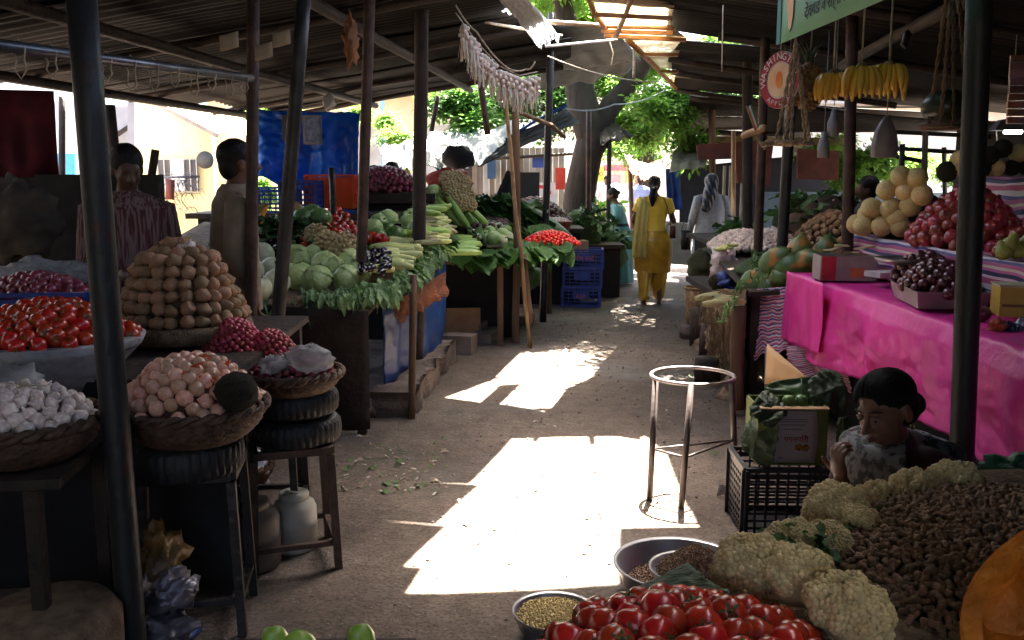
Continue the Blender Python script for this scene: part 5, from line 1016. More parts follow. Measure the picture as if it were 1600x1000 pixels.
# papayas
for i, (px, py, sz_, a) in enumerate(((1213, 407, 56, (.9, 0, .6)), (1248, 398, 62, (0, .15, .2)), (1240, 414, 56, (1.2, .3, 1.2)), (1283, 402, 56, (.2, .2, .3)), (1290, 392, 50, (.2, -.1, 2.)), (1195, 443, 58, (1.2, .2, .9)), (1212, 447, 52, (1.3, .2, 1.6)), (1181, 437, 52, (1.1, 0, .5)), (1262, 408, 50, (1.2, 0, .3)), (1228, 430, 48, (1.3, 0, 2.1)), (1310, 400, 44, (.4, 0, 1)))):
    item('papaya', P(px, py, 6.55 - .003 * (px - 1200) + (.1 if py < 405 else 0)), S(sz_, 6.5), Euler(a).to_quaternion(), 'papaya', 'green and orange papaya piled at the far end of the pink cloth', 'papaya', 'papayas at the far end of the pink cloth', jit=.05)
R2 = (1.7, 6.4, .84, .06, .02)
table(R2, 1.62, 3.3, 6.3, 9.4, 'second right-hand stall table behind the papayas', m=darkwood, xa=.35)
mb = MB(); mb.sheet(cloth_fn(P(1172, 452, 6.45), P(1232, 448, 6.28), P(1232, 545, 6.15), P(1172, 548, 6.35), fold=.05, nf=4, rough=.02, hem=.06, seed=5), 26, 22, thick=.002); tag(mb.build('striped_cloth', strp), 'pink, white and navy striped cloth hanging below the papayas', 'cloth')
mb = MB(); mb.sheet(cloth_fn(P(1228, 540, 5.95), P(1330, 540, 5.6), P(1330, 605, 5.5), P(1240, 580, 5.9), fold=.05, nf=4, rough=.02, hem=.04, seed=15), 26, 16, thick=.002); tag(mb.build('striped_cloth', strp), 'lower striped cloth showing beneath the pink cloth', 'cloth')
mb = MB(); a_ = V((1.95, 3.2, .9)); mb.sheet(cloth_fn(V((2.1, 3.1, .93)), V((2.1, 6.15, .93)), V((2.1, 6.15, .0)), V((2.1, 3.1, .0)), fold=.05, nf=7, seed=9), 30, 8, thick=.005); tag(mb.build('dark_cloth', MATS['black_cloth']), 'black cloth behind the pink cloth under the fruit table', 'cloth')
mb = MB(); mb.sheet(cloth_fn(P(1166, 452, 6.35), P(1098, 452, 9.3), P(1093, 540, 8.65), P(1152, 650, 6.2), fold=.13, nf=9, rough=.05, seed=31), 60, 30, thick=.005); tag(mb.build('burlap_cloth', burlap), 'frayed brown burlap hanging along the right side of the aisle', 'burlap')
mb = MB()
for k in range(150):
    t_ = U(0, 1); p = P(1166, 470, 6.3).lerp(P(1098, 460, 9.2), t_); p.x -= .07; p.z += U(-.1, .05); L_ = U(.15, .5); mb.tube([p, p + V((U(-.03, .02), U(-.03, .03), -L_ * .5)), p + V((U(-.05, .04), U(-.05, .05), -L_))], .003, 3)
tag(mb.build('burlap_threads', mat('burlap_thread', (.3, .2, .11), rough=.9)), 'loose straw threads dangling over the burlap', kind='stuff')
post([(1156, 478), (1152, 640)], (6.15, 6.1), .05, wood, 'stout brown wooden leg beside the burlap', foot=False, wob=.02)
post([(1198, 545), (1197, 650)], (5.7, 5.7), .012, aged, 'thin metal leg below the striped cloth', foot=False)
mb = MB(); mb.sheet(lambda u, v: (P(1200, 538, 5.15).lerp(P(1262, 590, 4.8), u) * (1 - v) + P(1196, 600, 5.1).lerp(P(1262, 600, 4.8), u) * v), 4, 4, thick=.006); tag(mb.build('cardboard', mat('clean_cardboard', (.5, .32, .17), (.42, .26, .13), rough=.8)), 'torn tan cardboard sheet behind the leafy carton', 'cardboard')
many_ = lambda *a, **k: many(*a, **dict(k, pl=R2))
many_('okra', [(U(1172, 1212), U(395, 440)) for _ in range(110)], 12, 'small green pod in the heap left of the papayas', 'green pods left of the papayas', 'green_pod', 'pod', dz=.1, orient=anyrot)
core('pod_heap', on(1192, 425, R2), .2, .45, .12, DK['green'], 'green pods packed beneath the top layer')
many_('okra', [(1162 - (py - 440) * .55 + U(-7, 7), py) for py in [U(440, 505) for _ in range(90)]], 12, 'small green pod spilling down over the burlap', 'green pods spilling over the burlap', 'green_pod', 'pod', dz=.0, orient=anyrot)
c = on(1160, 388, R2); core('garlic_heap', c, .3, .45, .14, DK['garlic'], 'garlic packed beneath the top layer'); dome('garlic', c, .31, .46, .15, .06, 'garlic', 'white garlic bulb in the heap behind the rusty post', 'garlic', 'garlic bulbs behind the rusty post')
c = on(1205, 385, R2); dome('garlic', c, .22, .25, .14, .068, 'garlic', 'white garlic bulb in the smaller heap between the posts', 'garlic', 'garlic bulbs between the posts', corem=DK['garlic'])
c = on(1252, 372, R2); core('tomato_heap', c, .22, .35, .16, DK['tomato'], 'tomatoes packed beneath the top layer'); dome('tomato', c, .23, .36, .17, .075, 'tomato', 'red tomato in the heap behind the papayas', 'tomato', 'tomatoes behind the papayas', corem=None)
c = on(1300, 385, R2); core('potato_heap', c, .3, .45, .28, DK['potato'], 'potatoes packed beneath the top layer'); dome('potato', c, .32, .46, .29, .085, 'potato', 'dusty potato heaped behind the papayas and the reddish post', 'potato', 'potatoes behind the papayas')
many_('cucumber_pale', [(1122 + k * 4, 392 - k + U(-3, 3)) for k in range(7)], 22, 'green cucumber beside the garlic heap', 'cucumbers beside the garlic heap', 'cucumber', dz=.08, orient=lying(.5, .3))
many_('corn', [(1105 + k * 9, 474 + U(-8, 4)) for k in range(5)], 50, 'long whitish radish lying across the burlap', 'whitish radishes on the burlap', 'radish', dz=-.05, orient=lying(.3, .4))
mb = MB(); mb.sheet(cloth_fn(P(1112, 386, 8.6), P(1150, 384, 8.4), P(1148, 404, 8.2), P(1114, 402, 8.4), fold=.02), 6, 6, thick=.003); tag(mb.build('newspaper', MATS['paper']), 'white newspaper under the cucumbers', 'paper')
rag(P(1132, 418, 8.3), (.13, .09, .14), mat('printed_bag', (.6, .57, .55), (.45, .3, .32), rough=.5, bump=1, bscale=9, scale=4), 'crumpled white and red printed bag hanging at the stall corner', seed=12)
rag(P(1142, 438, 8.0), (.1, .1, .08), bluecrate, 'small blue bundle under the garlic heap', seed=13)
for i, (px, py) in enumerate(((1118, 440), (1134, 436), (1124, 450), (1145, 452))): item('coir', P(px, py, 8.2), .13, name='yam', label='dark round yam under the printed bag', cat='yam', group='yams under the printed bag')
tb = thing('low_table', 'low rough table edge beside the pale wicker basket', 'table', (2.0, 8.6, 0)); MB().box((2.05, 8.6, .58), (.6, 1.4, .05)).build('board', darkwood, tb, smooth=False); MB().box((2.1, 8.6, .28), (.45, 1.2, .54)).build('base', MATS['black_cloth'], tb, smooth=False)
c = G(1092, 512); mb = MB(); t = thing('basket', 'tall pale woven basket standing by the aisle near the women', 'basket', c)
mb.lathe([(.001, .0), (.12, 0), (.14, .1), (.155, .25), (.165, .43), (.15, .43), (.14, .25), (.001, .1)], 60, c, fn=lambda g, s_: 1 + .02 * math.sin(g * 20 + s_ * 50)); mb.build('bowl', wickerpale, t); MB().tube([c + V((.162 * math.cos(a), .162 * math.sin(a), .43)) for a in [2 * PI * k / 32 for k in range(32)]], .012, 6, closed=True).build('rim', wickerpale, t)
rag(P(1098, 420, 10.0), (.16, .14, .22), mat('olive_sack', (.08, .075, .03), (.04, .04, .018), rough=.8), 'olive sack standing behind the pale woven basket', 'sack', seed=15, amp=.3, cat='sack')
for i, (px, py, w_, h_, lab) in enumerate(((1099, 540, .13, .36, 'dark cut log standing beside the burlap'), (1079, 528, .11, .12, 'dark stone beside the pale basket'), (1110, 560, .1, .3, 'narrow dark log nearest the ring stool on the burlap side'), (1104, 598, .1, .2, 'half hidden dark stump below the burlap'))):
    mb = MB(); c = G(px, py); mb.lathe([(.001, 0), (w_, 0), (w_ * 1.05, h_ * .5), (w_ * .95, h_), (.001, h_ + .01)], 14, c, fn=lambda g, s_: 1 + .12 * noise.noise(V((math.cos(g) * 2, math.sin(g) * 2, s_ * 2 + i)))); tag(mb.build('log' if h_ > .15 else 'stone', darkwood if h_ > .15 else kerb), lab, 'log' if h_ > .15 else 'stone')
# hidden greens far right stalls
for i, (px, py, Y, w_, lab) in enumerate(((1262, 330, 9.6, .45, 'big leafy cabbages heaped behind the red tomatoes'), (1152, 368, 11.5, .35, 'green leaves heaped behind the garlic'), (1300, 330, 9.0, .5, 'dull brown vegetables heaped under the trees at the right'))):
    c = P(px, py, Y); t = thing('leafy_heap', lab, 'greens', c); MB().ball(c - V((0, 0, .1)), (w_ * .8, w_ * .5, .24), 14, 8, amp=.3, seed=i).build('base', DK['green'] if i < 2 else DK['potato'], t)
    for k in range(60): p = c + V((U(-w_, w_) * .8, U(-.4, .1), U(-.12, .18))); put(random.choice(LEAF if i < 2 else LEAFW), 'leaf', p, Euler((U(-1, 1), U(-.8, .6), U(0, 6.3))), U(.14, .26), parent=t)
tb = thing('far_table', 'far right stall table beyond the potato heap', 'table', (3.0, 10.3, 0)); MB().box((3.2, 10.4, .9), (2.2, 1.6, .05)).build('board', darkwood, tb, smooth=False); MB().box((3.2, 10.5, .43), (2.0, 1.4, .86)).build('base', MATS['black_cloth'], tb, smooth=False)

# ---------------------------------------------------------------- ring stool in the aisle
c = P(1082, 587, 4.55); rr = S(66, 4.55); ironm = mat('worn_iron', (.12, .10, .10), (.07, .055, .05), rough=.38, metal=.6, scale=12, bump=.15)
t = thing('ring_stool', 'three-legged iron ring stand alone in the aisle beside the sunlit patch', 'stand', (c.x, c.y, 0))
MB().tube([c + V((rr * math.cos(a), rr * math.sin(a), 0)) for a in [2 * PI * k / 56 for k in range(56)]], .0095, 8, closed=True).build('ring', mat('worn_steel', (.36, .32, .32), (.2, .17, .17), rough=.35, metal=.7), t)
feet = [(G(1015, 782), c + V((-rr * .93, -.04, 0))), (G(1064, 796), c + V((-rr * .22, -rr * .98, 0))), (G(1150, 757), c + V((rr * .96, 0, 0)))]
for a, b in feet: MB().tube([a, b], .0155, 10).build('leg', ironm, t)
md = [a.lerp(b, .42) for a, b in feet]
for i in range(3): MB().tube([md[i], md[(i + 1) % 3]], .006, 6).build('brace', ironm, t)
mb = MB(); p = [G(1120, 775, .004), G(1160, 768, .004), G(1162, 757, .004), G(1124, 758, .06)]; mb.sheet(lambda u, v: (p[0] * (1 - u) + p[1] * u) * (1 - v) + (p[3] * (1 - u) + p[2] * u) * v, 3, 3, thick=.003); tag(mb.build('folded_paper', mat('white_card', (.75, .75, .76), (.7, .7, .72))), 'folded white card on the ground behind the ring stand', 'paper')

# ---------------------------------------------------------------- crate, carton and leaves
cc = V((1.245, 4.1, 0)); slat_crate(cc, .42, .34, .32, blackcrate, 'dark navy plastic crate on the ground carrying the leafy carton', rz=-.03, rows=8, cols=9)
t2 = thing('carton', 'green and white printed carton filled with leaves on the dark crate', 'box', cc + V((.0, -.0, .33)), -.03)
gc = mat('carton_green', (.16, .2, .05), (.12, .16, .04), rough=.6); wl = mat('carton_white', (.5, .5, .48), (.42, .42, .42), rough=.6)
for (x, y, w_, d) in ((0, -.12, .30, .007), (0, .12, .30, .007), (-.15, 0, .007, .24), (.15, 0, .007, .24)): MB().box((x, y, .13), (w_, d, .26)).build('side_panel', gc, t2, smooth=False, local=True)
MB().box((0, 0, .005), (.29, .23, .01)).build('base', gc, t2, smooth=False, local=True); MB().box((0, -.13, .262), (.3, .03, .006), (.15, 0, 0)).build('flap', palewood, t2, smooth=False, local=True)
MB().sheet(lambda u, v: V((-.10 + .2 * u + (.012 * math.sin(v * PI) * (1 if u > .5 else 0)), -.1245, .012 + .235 * v)), 6, 10, thick=.001).build('label_panel', wl, t2, local=True)
for z_, w_ in ((.2, .13), (.185, .11), (.165, .08), (.21, .12)): MB().box((.0, -.1265, z_), (w_, .001, .0035)).build('print_line', mat('grey_print', (.2, .2, .22)), t2, smooth=False, local=True)
text_mesh('गगनगिरी', .034, mat('crimson_print', (.42, .03, .05)), t2, (.015, -.127, .118), (PI / 2, 0, 0), local=True)
for x, z_ in ((.028, .083), (.058, .080), (-.078, .12)): MB().lathe([(.001, 0), (.008, .001), (.016, .0)], 14, fn=lambda g, s_: 1 + .15 * math.cos(g * 9) * s_, M=Euler((PI / 2, 0, 0)).to_matrix(), c=(x, -.1265, z_)).build('flower_print', mat('flower_print', (.5, .3, .04), (.25, .12, .02), scale=90), t2, local=True)
for x, z_ in ((-.085, .075), (-.085, .045), (-.05, .035)): MB().box((x, -.1265, z_), (.022, .001, .006)).build('print_mark', MATS['grey_print'], t2, smooth=False, local=True)
def bigleaf(pts, Ys, label, seed, m=leafdull, thick=.002):
    q = [P(*a, y) for a, y in zip(pts, Ys)]; n = (q[1] - q[0]).cross(q[3] - q[0]).normalized(); mb = MB()
    def f(u, v):
        x = 2 * u - 1; k = (1 - .35 * abs(2 * v - 1) ** 3) + .08 * noise.noise(V((v * 5, seed, x))); uu = .5 + .5 * x * k
        p = (q[0] * (1 - uu) + q[1] * uu) * (1 - v) + (q[3] * (1 - uu) + q[2] * uu) * v
        return p + n * (.02 * abs(x) + .018 * noise.noise(V((u * 4, v * 4, seed))) + .006 * math.sin((v * 5 + abs(x) * 1.4) * 2 * PI) * abs(x))
    mb.sheet(f, 22, 26, thick=thick); mb.tube([(q[0] + q[1]) / 2 - n * .004, (q[0] + q[1] + q[2] + q[3]) / 4 - n * .004, (q[2] + q[3]) / 2], [.004, .003, .001], 5); return tag(mb.build('large_leaf', m), label, 'leaf')
bigleaf([(1192, 598), (1216, 655), (1200, 738), (1146, 690)], (4.1, 3.92, 3.9, 4.05), 'large drooping green leaf hanging down the left side of the carton', 1)
bigleaf([(1168, 640), (1200, 600), (1240, 640), (1205, 668)], (3.95, 4.1, 3.95, 3.9), 'folded leaf over the left top corner of the carton', 7)
bigleaf([(1190, 594), (1315, 586), (1305, 640), (1205, 640)], (4.3, 4.25, 4.15, 4.2), 'large leaf standing along the back of the carton', 2, m=leafdark)
bigleaf([(1280, 650), (1256, 592), (1308, 566), (1336, 640)], (4.0, 4.12, 4.12, 4.0), 'upright pale green leaf at the right corner of the carton', 3)
bigleaf([(1305, 655), (1330, 650), (1332, 715), (1305, 725)], (3.93, 3.9, 3.9, 3.92), 'leaf hanging down the right side of the carton', 5)
for px, py in ((1232, 622), (1252, 622), (1243, 634), (1268, 640), (1222, 636)): item('green_gourd', P(px, py + 4, 4.02), .062, name='small_gourd', label='little green gourd among the leaves in the carton', cat='gourd', group='little gourds in the carton')

# ---------------------------------------------------------------- bowls of grain
def bowl(c, r, h, m, label):
    mb = MB(); mb.lathe([(.001, -h), (r * .62, -h), (r * .85, -h * .6), (r * .97, -.01), (r * 1.03, 0), (r * 1.03, .006), (r * .96, .0), (r * .83, -h * .55), (r * .6, -h * .94), (.001, -h * .95)], 64, c); return tag(mb.build('bowl', m), label, 'bowl')
def grains(name, c, rx, ry, h, n, s_, m, label, asp=.7, p=2.):
    mb = MB()
    for i in range(n):
        r = math.sqrt((i + .5) / n); a = i * 2.39996; q = c + V((r * rx * math.cos(a) + U(-s_, s_), r * ry * math.sin(a) + U(-s_, s_), h * (1 - r ** p) + U(-.3, .5) * s_))
        mb.ball(q, (s_ * .5, s_ * .5 * asp, s_ * .4), 5, 4, (U(0, 6), U(0, 6), U(0, 6)))
    mb.lathe([(rx * k, h * (1 - k ** p) - s_ * .2) for k in (1, .8, .6, .4, .2, .01)], 24, c, sy=ry / rx); return tag(mb.build(name, m), label, kind='stuff')
alum = mat('aluminium', (.4, .4, .43), (.3, .3, .33), rough=.35, metal=.75, scale=4, bump=.1)
c = P(1062, 880, 3.36); r_ = S(107, 3.36); bowl(c, r_, .16, alum, 'large aluminium bowl with brown grain on the ground by the sunlit patch')
brg = mat('brown_grain', (.24, .15, .1), (.12, .07, .045), rough=.8, scale=60, ramp=(.4, .6)); grains('brown_grain', c - V((0, 0, .075)), r_ * .82, r_ * .82, .01, 1500, .009, brg, 'brown grain spread in the bottom of the large bowl')
c2 = P(1080, 888, 3.3); bowl(c2, S(68, 3.3), .07, alum, 'smaller bowl heaped with brown grain inside the large bowl'); grains('brown_grain', c2 - V((-.02, 0, .01)), .145, .14, .10, 2200, .008, brg, 'brown grain heaped in the inner bowl', p=1.3)
c = P(866, 955, 3.02); r_ = S(69, 3.02); bowl(c, r_, .1, alum, 'small metal bowl filled with pale yellow lentils on the ground'); grains('pale_lentils', c - V((0, 0, .018)), r_ * .93, r_ * .93, .028, 1100, .0115, mat('pale_lentil', (.62, .5, .24), (.5, .38, .16), rough=.6, scale=60), 'pale yellow lentils filling the small bowl')

# ---------------------------------------------------------------- near right table: peanuts, cauliflowers, tomatoes
NP = (1.0, 1.9, .765, 0, 0)
tb = thing('near_table', 'low table at the bottom right under the peanuts and cauliflowers', 'table', (1.3, 1.85, 0))
pg = [(.46, 1.22), (2.1, 1.22), (2.1, 2.62), (1.3, 2.58), (.5, 1.72)]; n_ = len(pg)
MB().add([V((x, y, .755)) for x, y in pg] + [V((x, y, .725)) for x, y in pg], [tuple(range(n_)), tuple(range(2 * n_ - 1, n_ - 1, -1))] + [(i, n_ + i, n_ + (i + 1) % n_, (i + 1) % n_) for i in range(n_)]).build('board', wood, tb, smooth=False)
for x, y in ((.6, 1.3), (2.0, 1.3), (2.0, 2.5), (1.3, 2.4), (.62, 1.7)): MB().bar((x, y, -.02), (x, y, .72), .05).build('leg', wood, tb, smooth=False)
MB().add([V((x, y, .762)) for x, y in pg] + [V((x * 1.0, y, .757)) for x, y in pg], [tuple(range(n_)), tuple(range(2 * n_ - 1, n_ - 1, -1))] + [(i, n_ + i, n_ + (i + 1) % n_, (i + 1) % n_) for i in range(n_)]).build('sacking', burlap, tb, smooth=False)
pc = V((1.37, 1.86, .763)); prx, pry, ph = .66, .56, .085
core('peanut_heap', pc, prx * .99, pry * .99, ph * .97, DK['peanut'], 'peanuts packed beneath the top layer')
spots = []
N_ = 5200
for i in range(N_):
    r = math.sqrt((i + .5) / N_); a = i * 2.39996; x, y = r * math.cos(a) * prx + U(-.01, .01), r * math.sin(a) * pry + U(-.01, .01); q = pc + V((x, y, ph * (1 - r * r) + U(.002, .012)))
    if (q - V((0, 0, CAMZ))).normalized().dot(V((.35, .9, -.3)).normalized()) < -2: continue
    spots.append(q)
vis = sorted([q for q in spots if q.x / q.y < .57 and q.y > 1.45], key=lambda q: q.length)
near = vis[:290]; ns = set(id(q) for q in near); mb = MB()
for q in near: item('peanut', q, .0225, anyrot(), 'peanut', 'brown peanut in its shell at the near side of the heap', 'peanut', 'peanuts at the near side of the heap', jit=.2)
pb = peanut_mb(0); pb6 = MB().lathe([(.05, -.5), (.26, -.4), (.31, -.2), (.27, .0), (.31, .24), (.22, .44), (.04, .5)], 6)
for q in spots:
    if id(q) in ns: continue
    M_ = anyrot(); s_ = .0225 * U(.8, 1.2); mb.add([M_ @ v_ * s_ + q for v_ in pb6.v], pb6.f, 0)
tag(mb.build('peanuts', mat('peanut_far', (.38, .24, .145), (.22, .13, .075), rough=.8, scale=60, bump=.5, bscale=120, ramp=(.42, .58))), 'brown peanuts in their shells making up the rest of the heap', kind='stuff')
cl = [(1178, 893, 118, 1.72, 'leftmost big cauliflower of the near table, above the leaf sheath'), (1247, 905, 116, 1.66, 'big cauliflower between the leftmost one and the tomatoes'), (1326, 955, 128, 1.52, 'nearest cauliflower at the bottom beside the tomatoes and peanuts'), (1236, 850, 84, 1.92, 'leafy cauliflower behind the two big ones at the left'), (1293, 845, 70, 2.0, 'small cauliflower leaning on the peanuts'), (1308, 797, 92, 2.2, 'rounded cauliflower in front of the seated woman'), (1372, 785, 72, 2.34, 'cauliflower beside the green leaves in front of the woman'), (1428, 768, 74, 2.42, 'cauliflower below the shawl of the seated woman'), (1492, 757, 82, 2.46, 'yellowish cauliflower at the foot of the thick black post'), (1345, 815, 56, 2.1, 'small cauliflower half buried by the peanuts')]
for i, (px, py, sz_, Y, lab) in enumerate(cl):
    item('cauli_fine', P(px, py, Y), S(sz_, Y) * 1.14, Euler((U(-.5, .1), U(-.5, .1), U(0, 6))).to_quaternion(), 'cauliflower', lab, 'cauliflower', jit=.01)
lf5 = thing('cauliflower_leaves', 'green leaves tucked between the cauliflowers of the near table', 'leaves', P(1300, 850, 1.95))
for (px, py, Y) in ((1262, 842, 1.9), (1275, 850, 1.9), (1290, 860, 1.86), (1335, 825, 2.1), (1350, 812, 2.15), (1402, 792, 2.3), (1415, 790, 2.3), (1215, 835, 1.95), (1232, 845, 1.85), (1365, 800, 2.2)):
    for k in range(4): put(random.choice(LEAF), 'leaf', P(px, py, Y), Euler((U(-.8, .8), U(-.9, .3), U(0, 6.3))), .06, parent=lf5)
rag(P(1590, 742, 2.75), (.13, .08, .055), mat('green_net', (.02, .12, .06), (.01, .06, .03), rough=.5, bump=1, bscale=30), 'green net bag lying behind the peanut heap', seed=22, amp=.4)
# tomatoes
c = P(1078, 1034, 1.42); core('tomato_heap', c - V((0, 0, .03)), .235, .2, .06, DK['tomato'], 'tomatoes packed beneath the top layer')
dome('tomato', c - V((0, 0, .02)), .235, .21, .065, .066, 'tomato', 'ripe red tomato in the pile at the bottom of the photo', 'tomato', 'ripe tomatoes at the bottom', cover=1.25, tilt=1.4)
tt = thing('tomato_table', 'small table below the picture edge under the ripe tomatoes', 'table', (c.x, c.y, 0)); MB().box((c.x + .03, c.y - .05, c.z - .06), (.44, .4, .04)).build('board', wood, tt, smooth=False)
for x in (-.24, .24): 
    for y in (-.2, .15): MB().bar((c.x + x, c.y + y, -.02), (c.x + x, c.y + y, c.z - .08), .04).build('leg', wood, tt, smooth=False)
sh = mat('leaf_sheath', (.06, .10, .035), (.035, .06, .02), rough=.5, scale=4, bump=.4, bscale=30, stretch=(1, 6, 6), trans=.1)
mb = MB(); q = [P(846, 998, 1.66), P(1076, 884, 1.76), P(1092, 898, 1.72), P(880, 1012, 1.62)]; mb.sheet(cloth_fn(*q, fold=.012, nf=2, rough=.004, seed=1), 30, 8, thick=.008); tag(mb.build('leaf_sheath', sh), 'long dark green banana sheath lying behind the ripe tomatoes', 'leaf')
mb = MB(); q = [P(985, 948, 1.66), P(1092, 896, 1.70), P(1145, 930, 1.62), P(1120, 985, 1.55)]; mb.sheet(cloth_fn(*q, fold=.02, nf=2, rough=.004, seed=2), 20, 10, thick=.008); tag(mb.build('leaf_sheath', sh), 'broad green banana sheath piece beside the leftmost cauliflower', 'leaf')
# pumpkin at the bottom right corner
ol0 = [(1500, 968), (1506, 935), (1522, 900), (1548, 868), (1575, 845), (1612, 822), (1700, 790), (1740, 1060), (1560, 1075), (1512, 1050), (1502, 1005)]
ol = []
for i in range(len(ol0)):
    a, b, c_, d = (V((*ol0[(i + j) % len(ol0)], 0)) for j in (-1, 0, 1, 2))
    for j in range(5):
        s_ = j / 5; q_ = .5 * ((2 * b) + (c_ - a) * s_ + (2 * a - 5 * b + 4 * c_ - d) * s_ * s_ + (3 * b - a - 3 * c_ + d) * s_ ** 3); ol.append((q_.x, q_.y))
t = thing('pumpkin_slice', 'big cut pumpkin with bright orange rim and hollow at the bottom right corner', 'pumpkin', P(1560, 980, 1.3))
fr_ = [P(x, y, 1.32 - (x - 1500) * .0004) for x, y in ol]; cen = P(1610, 945, 1.3); back = [q + V((.11, .14, -.06)) for q in fr_]; n_ = len(ol)
inn = [cen.lerp(q, .97) - V((0, .004, 0)) for q in fr_]; inn2 = [cen.lerp(q, .68 + .05 * noise.noise(q * 9)) for q in fr_]; hol = [cen.lerp(q, .5 + .06 * noise.noise(q * 9)) + V((0, .045, 0)) for q in fr_]
MB().add(fr_ + back, [(i, (i + 1) % n_, n_ + (i + 1) % n_, n_ + i) for i in range(n_)] + [tuple(range(n_, 2 * n_))]).build('rind', mat('pumpkin_rim', (.75, .25, .02), (.5, .3, .08), rough=.5), t, smooth=False)
MB().add(fr_ + inn + inn2 + hol + [cen + V((0, .06, 0))], [(i, (i + 1) % n_, n_ + (i + 1) % n_, n_ + i) for i in range(n_)] + [(n_ + i, n_ + (i + 1) % n_, 2 * n_ + (i + 1) % n_, 2 * n_ + i) for i in range(n_)] + [(2 * n_ + i, 2 * n_ + (i + 1) % n_, 3 * n_ + (i + 1) % n_, 3 * n_ + i) for i in range(n_)] + [(3 * n_ + i, 3 * n_ + (i + 1) % n_, 4 * n_) for i in range(n_)]).build('flesh', mat('pumpkin_near', (.78, .26, .02), (.42, .13, .012), rough=.6, scale=7, bump=.8, bscale=30), t, smooth=False)

# ---------------------------------------------------------------- things hanging at the right
bl = P(1214, 70, 4.2); br_ = P(1214 + 270, -24, 2.72); br_.z = bl.z; upv = V((0, 0, .62)); nrm = (br_ - bl).cross(upv).normalized(); bx = (br_ - bl).normalized()
t = thing('banner', 'pale green shop banner with black lettering and a painted mango under the right roof', 'banner', bl)
MB().sheet(lambda u, v: bl.lerp(br_, u) + upv * v + V((0, 0, -.02 * (1 - u) * 0)), 12, 6, thick=.006).build('panel', mat('banner_green', (.27, .6, .40), (.24, .55, .36), rough=.5, scale=2, trans=.3), t)
rotm = Matrix((bx, V((0, 0, 1)), -nrm if nrm.x > 0 else nrm)).transposed(); rotm = Matrix((bx, V((0, 0, 1)), bx.cross(V((0, 0, 1))))).transposed()
off = bx.cross(V((0, 0, 1))) * .004
MB().box(bl.lerp(br_, .016) + upv * .5 + off * .6, (.05, .003, .618), Matrix((bx, -bx.cross(V((0, 0, 1))), V((0, 0, 1)))).transposed()).build('edge_strip', mat('banner_edge', (.04, .22, .2)), t, smooth=False)
text_mesh('देवगड व रत्नागिरी हापूस', .072, mat('black_print', (.015, .02, .02)), t, bl + bx * .66 + V((0, 0, .075)) + off, rotm.to_quaternion())
mg = [(0.00, .30), (.035, .28), (.05, .2), (.045, .12), (.03, .07), (.012, .055), (0, .08), (-.008, .13), (-.03, .2), (-.045, .3), (-.04, .42), (0, .44), (.03, .40)]
MB().add([bl + bx * (.15 + x * 1.1) + V((0, 0, z * .8 - .01)) + off for x, z in mg], [tuple(range(len(mg)))]).build('mango_print', mat('mango_print', (.75, .45, .15), (.6, .3, .08), rough=.5, scale=5), t, smooth=False)
mg2 = [((x) * 1.14, z) for x, z in mg]; MB().add([bl + bx * (.15 + x * 1.1) + V((0, 0, ((z - .25) * 1.05 + .25) * .8 - .01)) + off * .5 for x, z in mg2], [tuple(range(len(mg)))]).build('mango_outline', MATS['black_print'], t, smooth=False)
# round sign
c = P(1218, 125, 4.3); R0 = S(43, 4.3); ax = V((math.cos(-1.12), math.sin(-1.12), 0)); nm = V((ax.y, -ax.x, 0)); MR = Matrix((ax, V((0, 0, 1)), nm)).transposed()
t = thing('round_sign', 'round red and white sign with a painted fruit hanging below the banner', 'sign', c)
def disc(r0, r1, d, m, nme, seg=40, ell=1.):
    mb = MB(); vs_ = []
    for r in (r0, r1):
        for k in range(seg): a = 2 * PI * k / seg; vs_.append(c + MR @ V((r * math.cos(a) * ell, r * math.sin(a), d)))
    fs = [(k, (k + 1) % seg, seg + (k + 1) % seg, seg + k) for k in range(seg)]
    if r0 < .001: fs = [tuple(range(seg, 2 * seg))]
    mb.add(vs_, fs); return mb.build(nme, m, t, smooth=False)
mb = MB(); mb.lathe([(.001, -.006), (R0, -.006), (R0, 0), (.001, 0)], 40, c, M=MR); mb.build('board', mat('sign_white', (.75, .72, .68)), t, smooth=False)
disc(R0 * .66, R0 * .99, .002, mat('sign_red', (.42, .03, .05)), 'red_ring'); disc(0, R0 * .6, .002, mat('sign_cream', (.8, .62, .4), (.7, .4, .2), scale=8), 'centre_panel'); disc(0, R0 * .3, .004, mat('sign_orange', (.8, .3, .04), (.65, .1, .03), scale=9), 'fruit_print', ell=.55)
word = 'WASHINGTON'
for i, ch in enumerate(word):
    a = PI * 1.02 - i * PI * .92 / 9; p = c + MR @ V((R0 * .82 * math.cos(a), R0 * .82 * math.sin(a), .004)); q = (MR @ Matrix.Rotation(a - PI / 2, 3, 'Z')).to_quaternion(); text_mesh(ch, R0 * .36, mat('sign_letter', (.8, .78, .75)), t, p, q)
for i, ch in enumerate('APPLES'):
    a = PI * 1.3 + i * PI * .4 / 5; p = c + MR @ V((R0 * .82 * math.cos(a), R0 * .82 * math.sin(a), .004)); q = (MR @ Matrix.Rotation(a + PI / 2, 3, 'Z')).to_quaternion(); text_mesh(ch, R0 * .26, MATS['sign_letter'], t, p, q)
MB().tube([c + V((0, 0, R0)), c + V((0, 0, R0 + .5))], .003, 5).build('cord', cord, t)
